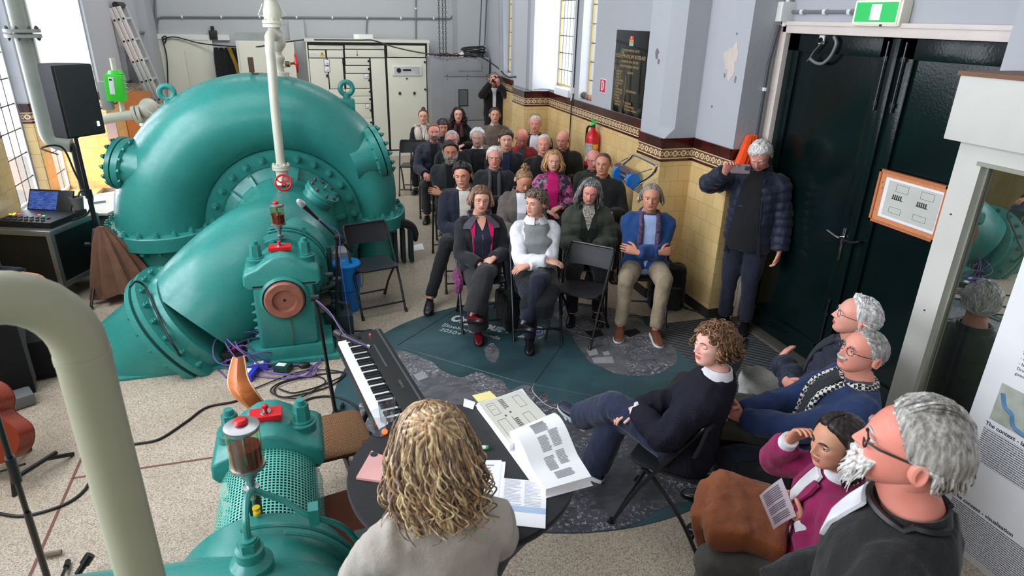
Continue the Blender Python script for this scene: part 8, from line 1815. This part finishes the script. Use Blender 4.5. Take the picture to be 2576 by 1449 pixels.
def p30x(c):
 m=MB();face_patch(m,c['Hm'],-1.0,1.0,-.118,-.045,.022,44,20,30,drop=.022,rough=.8);face_patch(m,c['Hm'],-.45,.45,-.050,-.0335,.012,24,7,31,False)
 g=random.Random(4)
 for k in range(260):
  a=g.uniform(-1.05,1.05);z=g.uniform(-.115,-.062)+.03*(abs(a)/1.1)**2;p=hs_pt(a,z)+V3(0,.008,0);d=V3(p.x*2.2+g.uniform(-.3,.3),.4+g.uniform(-.3,.3),-1.0).normalized();d2=V3(g.uniform(-.5,.5),g.uniform(-.3,.5),-.8)
  if abs(p.x)<.022 and z>-.07:continue
  L=g.uniform(.025,.055);m.tube([c['Hm']@p,c['Hm']@(p+d*L*.5),c['Hm']@(p+d*L*.8+d2*L*.4)],[.0022,.002,.0008],4)
 m.build('beard',hair_mat((216,212,206)),c['body'],local=True,ang=70)
 glasses(c['Hm'],M['black'],c['body'],'rect',r=.0026)
 q=MB();TP=c['TP'];pts=[TP(.535-.012*math.cos(a)*-1,.095*math.sin(a),.09*math.cos(a)-.004)+c['u']*(-.012+.02*(math.cos(a)<0)) for a in np.linspace(-2.6,2.6,30)]
 q.tube(pts,.010,6);o=q.build('lanyard',M['black'],c['body'],local=True)
 for k,cl_ in enumerate(((240,240,240),(220,236,240),(110,170,190),(90,150,170),(236,236,236),(230,210,120))):
  q=MB();p=pts[21-k].lerp(pts[22-k],.5) if True else None;q.sphere(p+V3(0,.0,.008),.006,8,6);q.build('coloured_dot',paint('dot_%d'%k,cl_,.5),o,local=True)
def P30h(m,H):
 hl=(42,62,88,128)
 hair_cap(m,H,.022,42,62,92,132,.1,30,top=1.2,groove=60);hair_combed(m,H,560,30,(0,360),(6,128),(0,-.97,-.22),.16,.0042,.016,hl=hl,jit=.03);hair_combed(m,H,110,33,(-45,45),(26,44),(.15,-.75,.6),.12,.0032,.034,hl=hl,jit=.08);hair_locks(m,H,150,.060,.0045,.003,112,34,.012,t0=(60,86))
P30=person('bearded person with swept back grey hair and black blazer before the poster',(2285,1128),a=142,stand=True,s=1.05,skin=(226,148,130),hairc=(156,152,145),hair2=(190,187,180),hair3=(112,107,100),browc=(190,186,180),lean=0,head=(4,-6,0),gazez=.05,hair=P30h,top=dict(mat=CHB,th=.026,t0=-.2,name='blazer',amp=.008),panels=[('white_shirt',WH,[(.36,-.012,.012),(.45,-.04,.04),(.525,-.045,.045)])],collar=[('blazer_collar',CHB,.50,.080,.074,.055,-.004,40,.012,.018)],arms={1:((.12,.28,.98),(-.6,.6,.1),(-.6,-.2,-.6),(.6,-.3,.9)),-1:((-.12,.26,.98),(.6,.6,.1),(.6,-.2,-.6),(-.6,-.3,.9)),'curl':.7},trouser=BLK,shoes=SHB,vox=.009,lod=1,extra=p30x,hs=1.02)
JK=fb('cream_jacket',(180,172,160),fold=.45)
def P31h(m,H):
 hair_cap(m,H,.020,50,78,104,134,.3,31,top=1.1);hair_locks(m,H,300,.225,.0062,.009,40,31,.022,t0=(4,84),nseg=12,sub=4,fq=9);hair_locks(m,H,190,.20,.0048,.013,50,35,.032,t0=(30,84),nseg=14,sub=4,fq=12);hair_locks(m,H,90,.25,.0024,.018,60,37,.042,t0=(40,84),nseg=16,sub=4,fq=15)
 g=random.Random(9)
 for k in range(26):
  a=k/26*6.28;p0,d0=skull(180+70*math.sin(a),50+28*math.cos(a));p1,d1=skull(176,50);m.tube([H@q for q in bez([p0+d0*.022,p0.lerp(p1,.5)+d0*.032,p1+d1*.032+V3(g.uniform(-.02,.02),0,g.uniform(-.015,.015)),p1+d1*.040+V3(g.uniform(-.05,.05),-.005,-.05-g.uniform(0,.05))],5)],[.0075]*10+[.006,.006,.005,.004,.003,.002],6,mi=k%2)
P31=person('person with long wavy blonde hair and a cream jacket seen from behind at the black table',(1083,1118),a=176,sex='f',stand=True,s=.97,skin=(224,176,150),hairc=(168,134,98),hair2=(212,182,138),hair3=(118,98,82),lean=6,head=(0,16,0),hair=P31h,top=dict(mat=JK,th=.018,t0=-.2,sw=1.0,amp=.009),collar=[('jacket_collar',JK,.50,.086,.08,.03,.004,30,.012)],arms={1:((.06,.34,1.13),(-.2,.9,-.1),(0,0,-1),(.7,-.2,.9)),-1:((-.06,.34,1.13),(.2,.9,-.1),(0,0,-1),(-.7,-.2,.9)),'curl':.3},trouser=(BLK,1.2),shoes=SHB,vox=.009,lod=0)
P32=person('person in blue jeans sitting at the left edge behind the beige pipe',loc=(-2.62,5.62),a=-98,s=1.0,skin=SK2,hairc=(70,56,46),hair=H_short(.014),lean=14,head=(0,10,0),top=dict(mat=NAVY,th=.022),arms='thigh',trouser=fb('mid_blue_jeans',(52,76,132)),shoes=SHB,chair='black folding chair under the person in blue jeans at the left edge')
def softbox(name,label,cat,c,size,rz,mat,amp=.012,vox=.012,parts=None,tilt=0):
 t=thing(name,label,cat,c,rz);q=MB();q.box((0,0,size[2]/2),size,Matrix.Rotation(tilt,3,'X'),bev=min(size)*.28);cloth(cat.replace(' ','_')+'_body',q,mat,t,vox,amp,9,seed=c[0]*3,it=6)
 if parts:parts(t)
 return t
def bp_parts(t):
 q=MB();q.box((.0,-.15,.16),(.24,.06,.22),bev=.025);q.build('front_pocket',fb('black_bag',(20,20,22)),t,local=True)
 for sx_ in (-.08,.08):q=MB();q.tube(bez([(sx_,.11,.42),(sx_*1.3,.17,.3),(sx_*1.3,.14,.08)],5),.014,6);q.build('shoulder_strap',M['black'],t,local=True)
 q=MB();q.tube(bez([(-.04,.06,.44),(0,.05,.49),(.04,.06,.44)],5),.009,6);q.build('grab_loop',M['black'],t,local=True)
softbox('backpack','black backpack standing on the floor by the tiled wall next to the blue jacket','backpack',(3.28,5.2,0),(.34,.24,.46),rad(-20),fb('black_bag',(20,20,22)),parts=bp_parts)
softbox('handbag','black handbag on the floor between the two front row women','handbag',((C22:=P[22]['loc'])[0]*.5+P[23]['loc'][0]*.5,(C22[1]+P[23]['loc'][1])/2-.10,0),(.17,.30,.34),rad(10),fb('black_leather_bag',(22,22,24),.4),.01)
w28=lambda p:world(P28,p)
c=w28((0,.30,.62));softbox('briefcase','dark olive soft briefcase resting on the lap of the person with the checked scarf','briefcase',(c.x-.06,c.y+.14,.60),(.40,.32,.09),math.pi-rad(122),OLB,.006,parts=lambda t:(lambda q:(q.tube(bez([(-.07,-.165,.045),(-.06,-.21,.05),(.06,-.21,.05),(.07,-.165,.045)],5),.009,6),q.build('carry_handle',M['black'],t,local=True)))(MB()))
c=onz(1935,1172,.50);softbox('handbag','black bag with a white logo tag between the brown coat and the briefcase','handbag',(c.x,c.y,.40),(.36,.26,.16),rad(30),fb('black_bag',(20,20,22)),.014,parts=lambda t:(lambda q:(q.box((-.05,.0,.165),(.03,.05,.004),None,None,.001),q.build('white_tag',M['paper'],t,local=True)))(MB()))
q=MB();w29=lambda p:world(P29,p);cc_=w29((.03,.24,.64));L29=math.pi-rad(130)
ct=thing('folded_coat','rust brown wool coat folded over the lap of the person in the magenta blazer','coat',(cc_.x,cc_.y,.0),L29)
q.box((.02,.08,.655),(.40,.34,.10),Matrix.Rotation(.15,3,'X'),bev=.045);q.box((.17,.12,.60),(.13,.30,.20),Matrix.Rotation(.25,3,'Y'),bev=.05);q.box((-.12,.16,.66),(.18,.18,.12),Matrix.Rotation(.3,3,'Z'),bev=.05);q.box((.05,.25,.57),(.30,.09,.20),Matrix.Rotation(-.3,3,'X'),bev=.04)
cloth('coat_body',q,fb('rust_brown_wool',(142,80,46)),ct,.010,.005,8,seed=9,it=6)
q=MB();q.tube(bez([(-.30,.02,.60),(-.34,.06,.45),(-.33,.10,.25),(-.28,.12,.1)],6),.022,6);q.build('brown_strap',paint('tan_leather',(128,82,46),.5),ct,local=True)
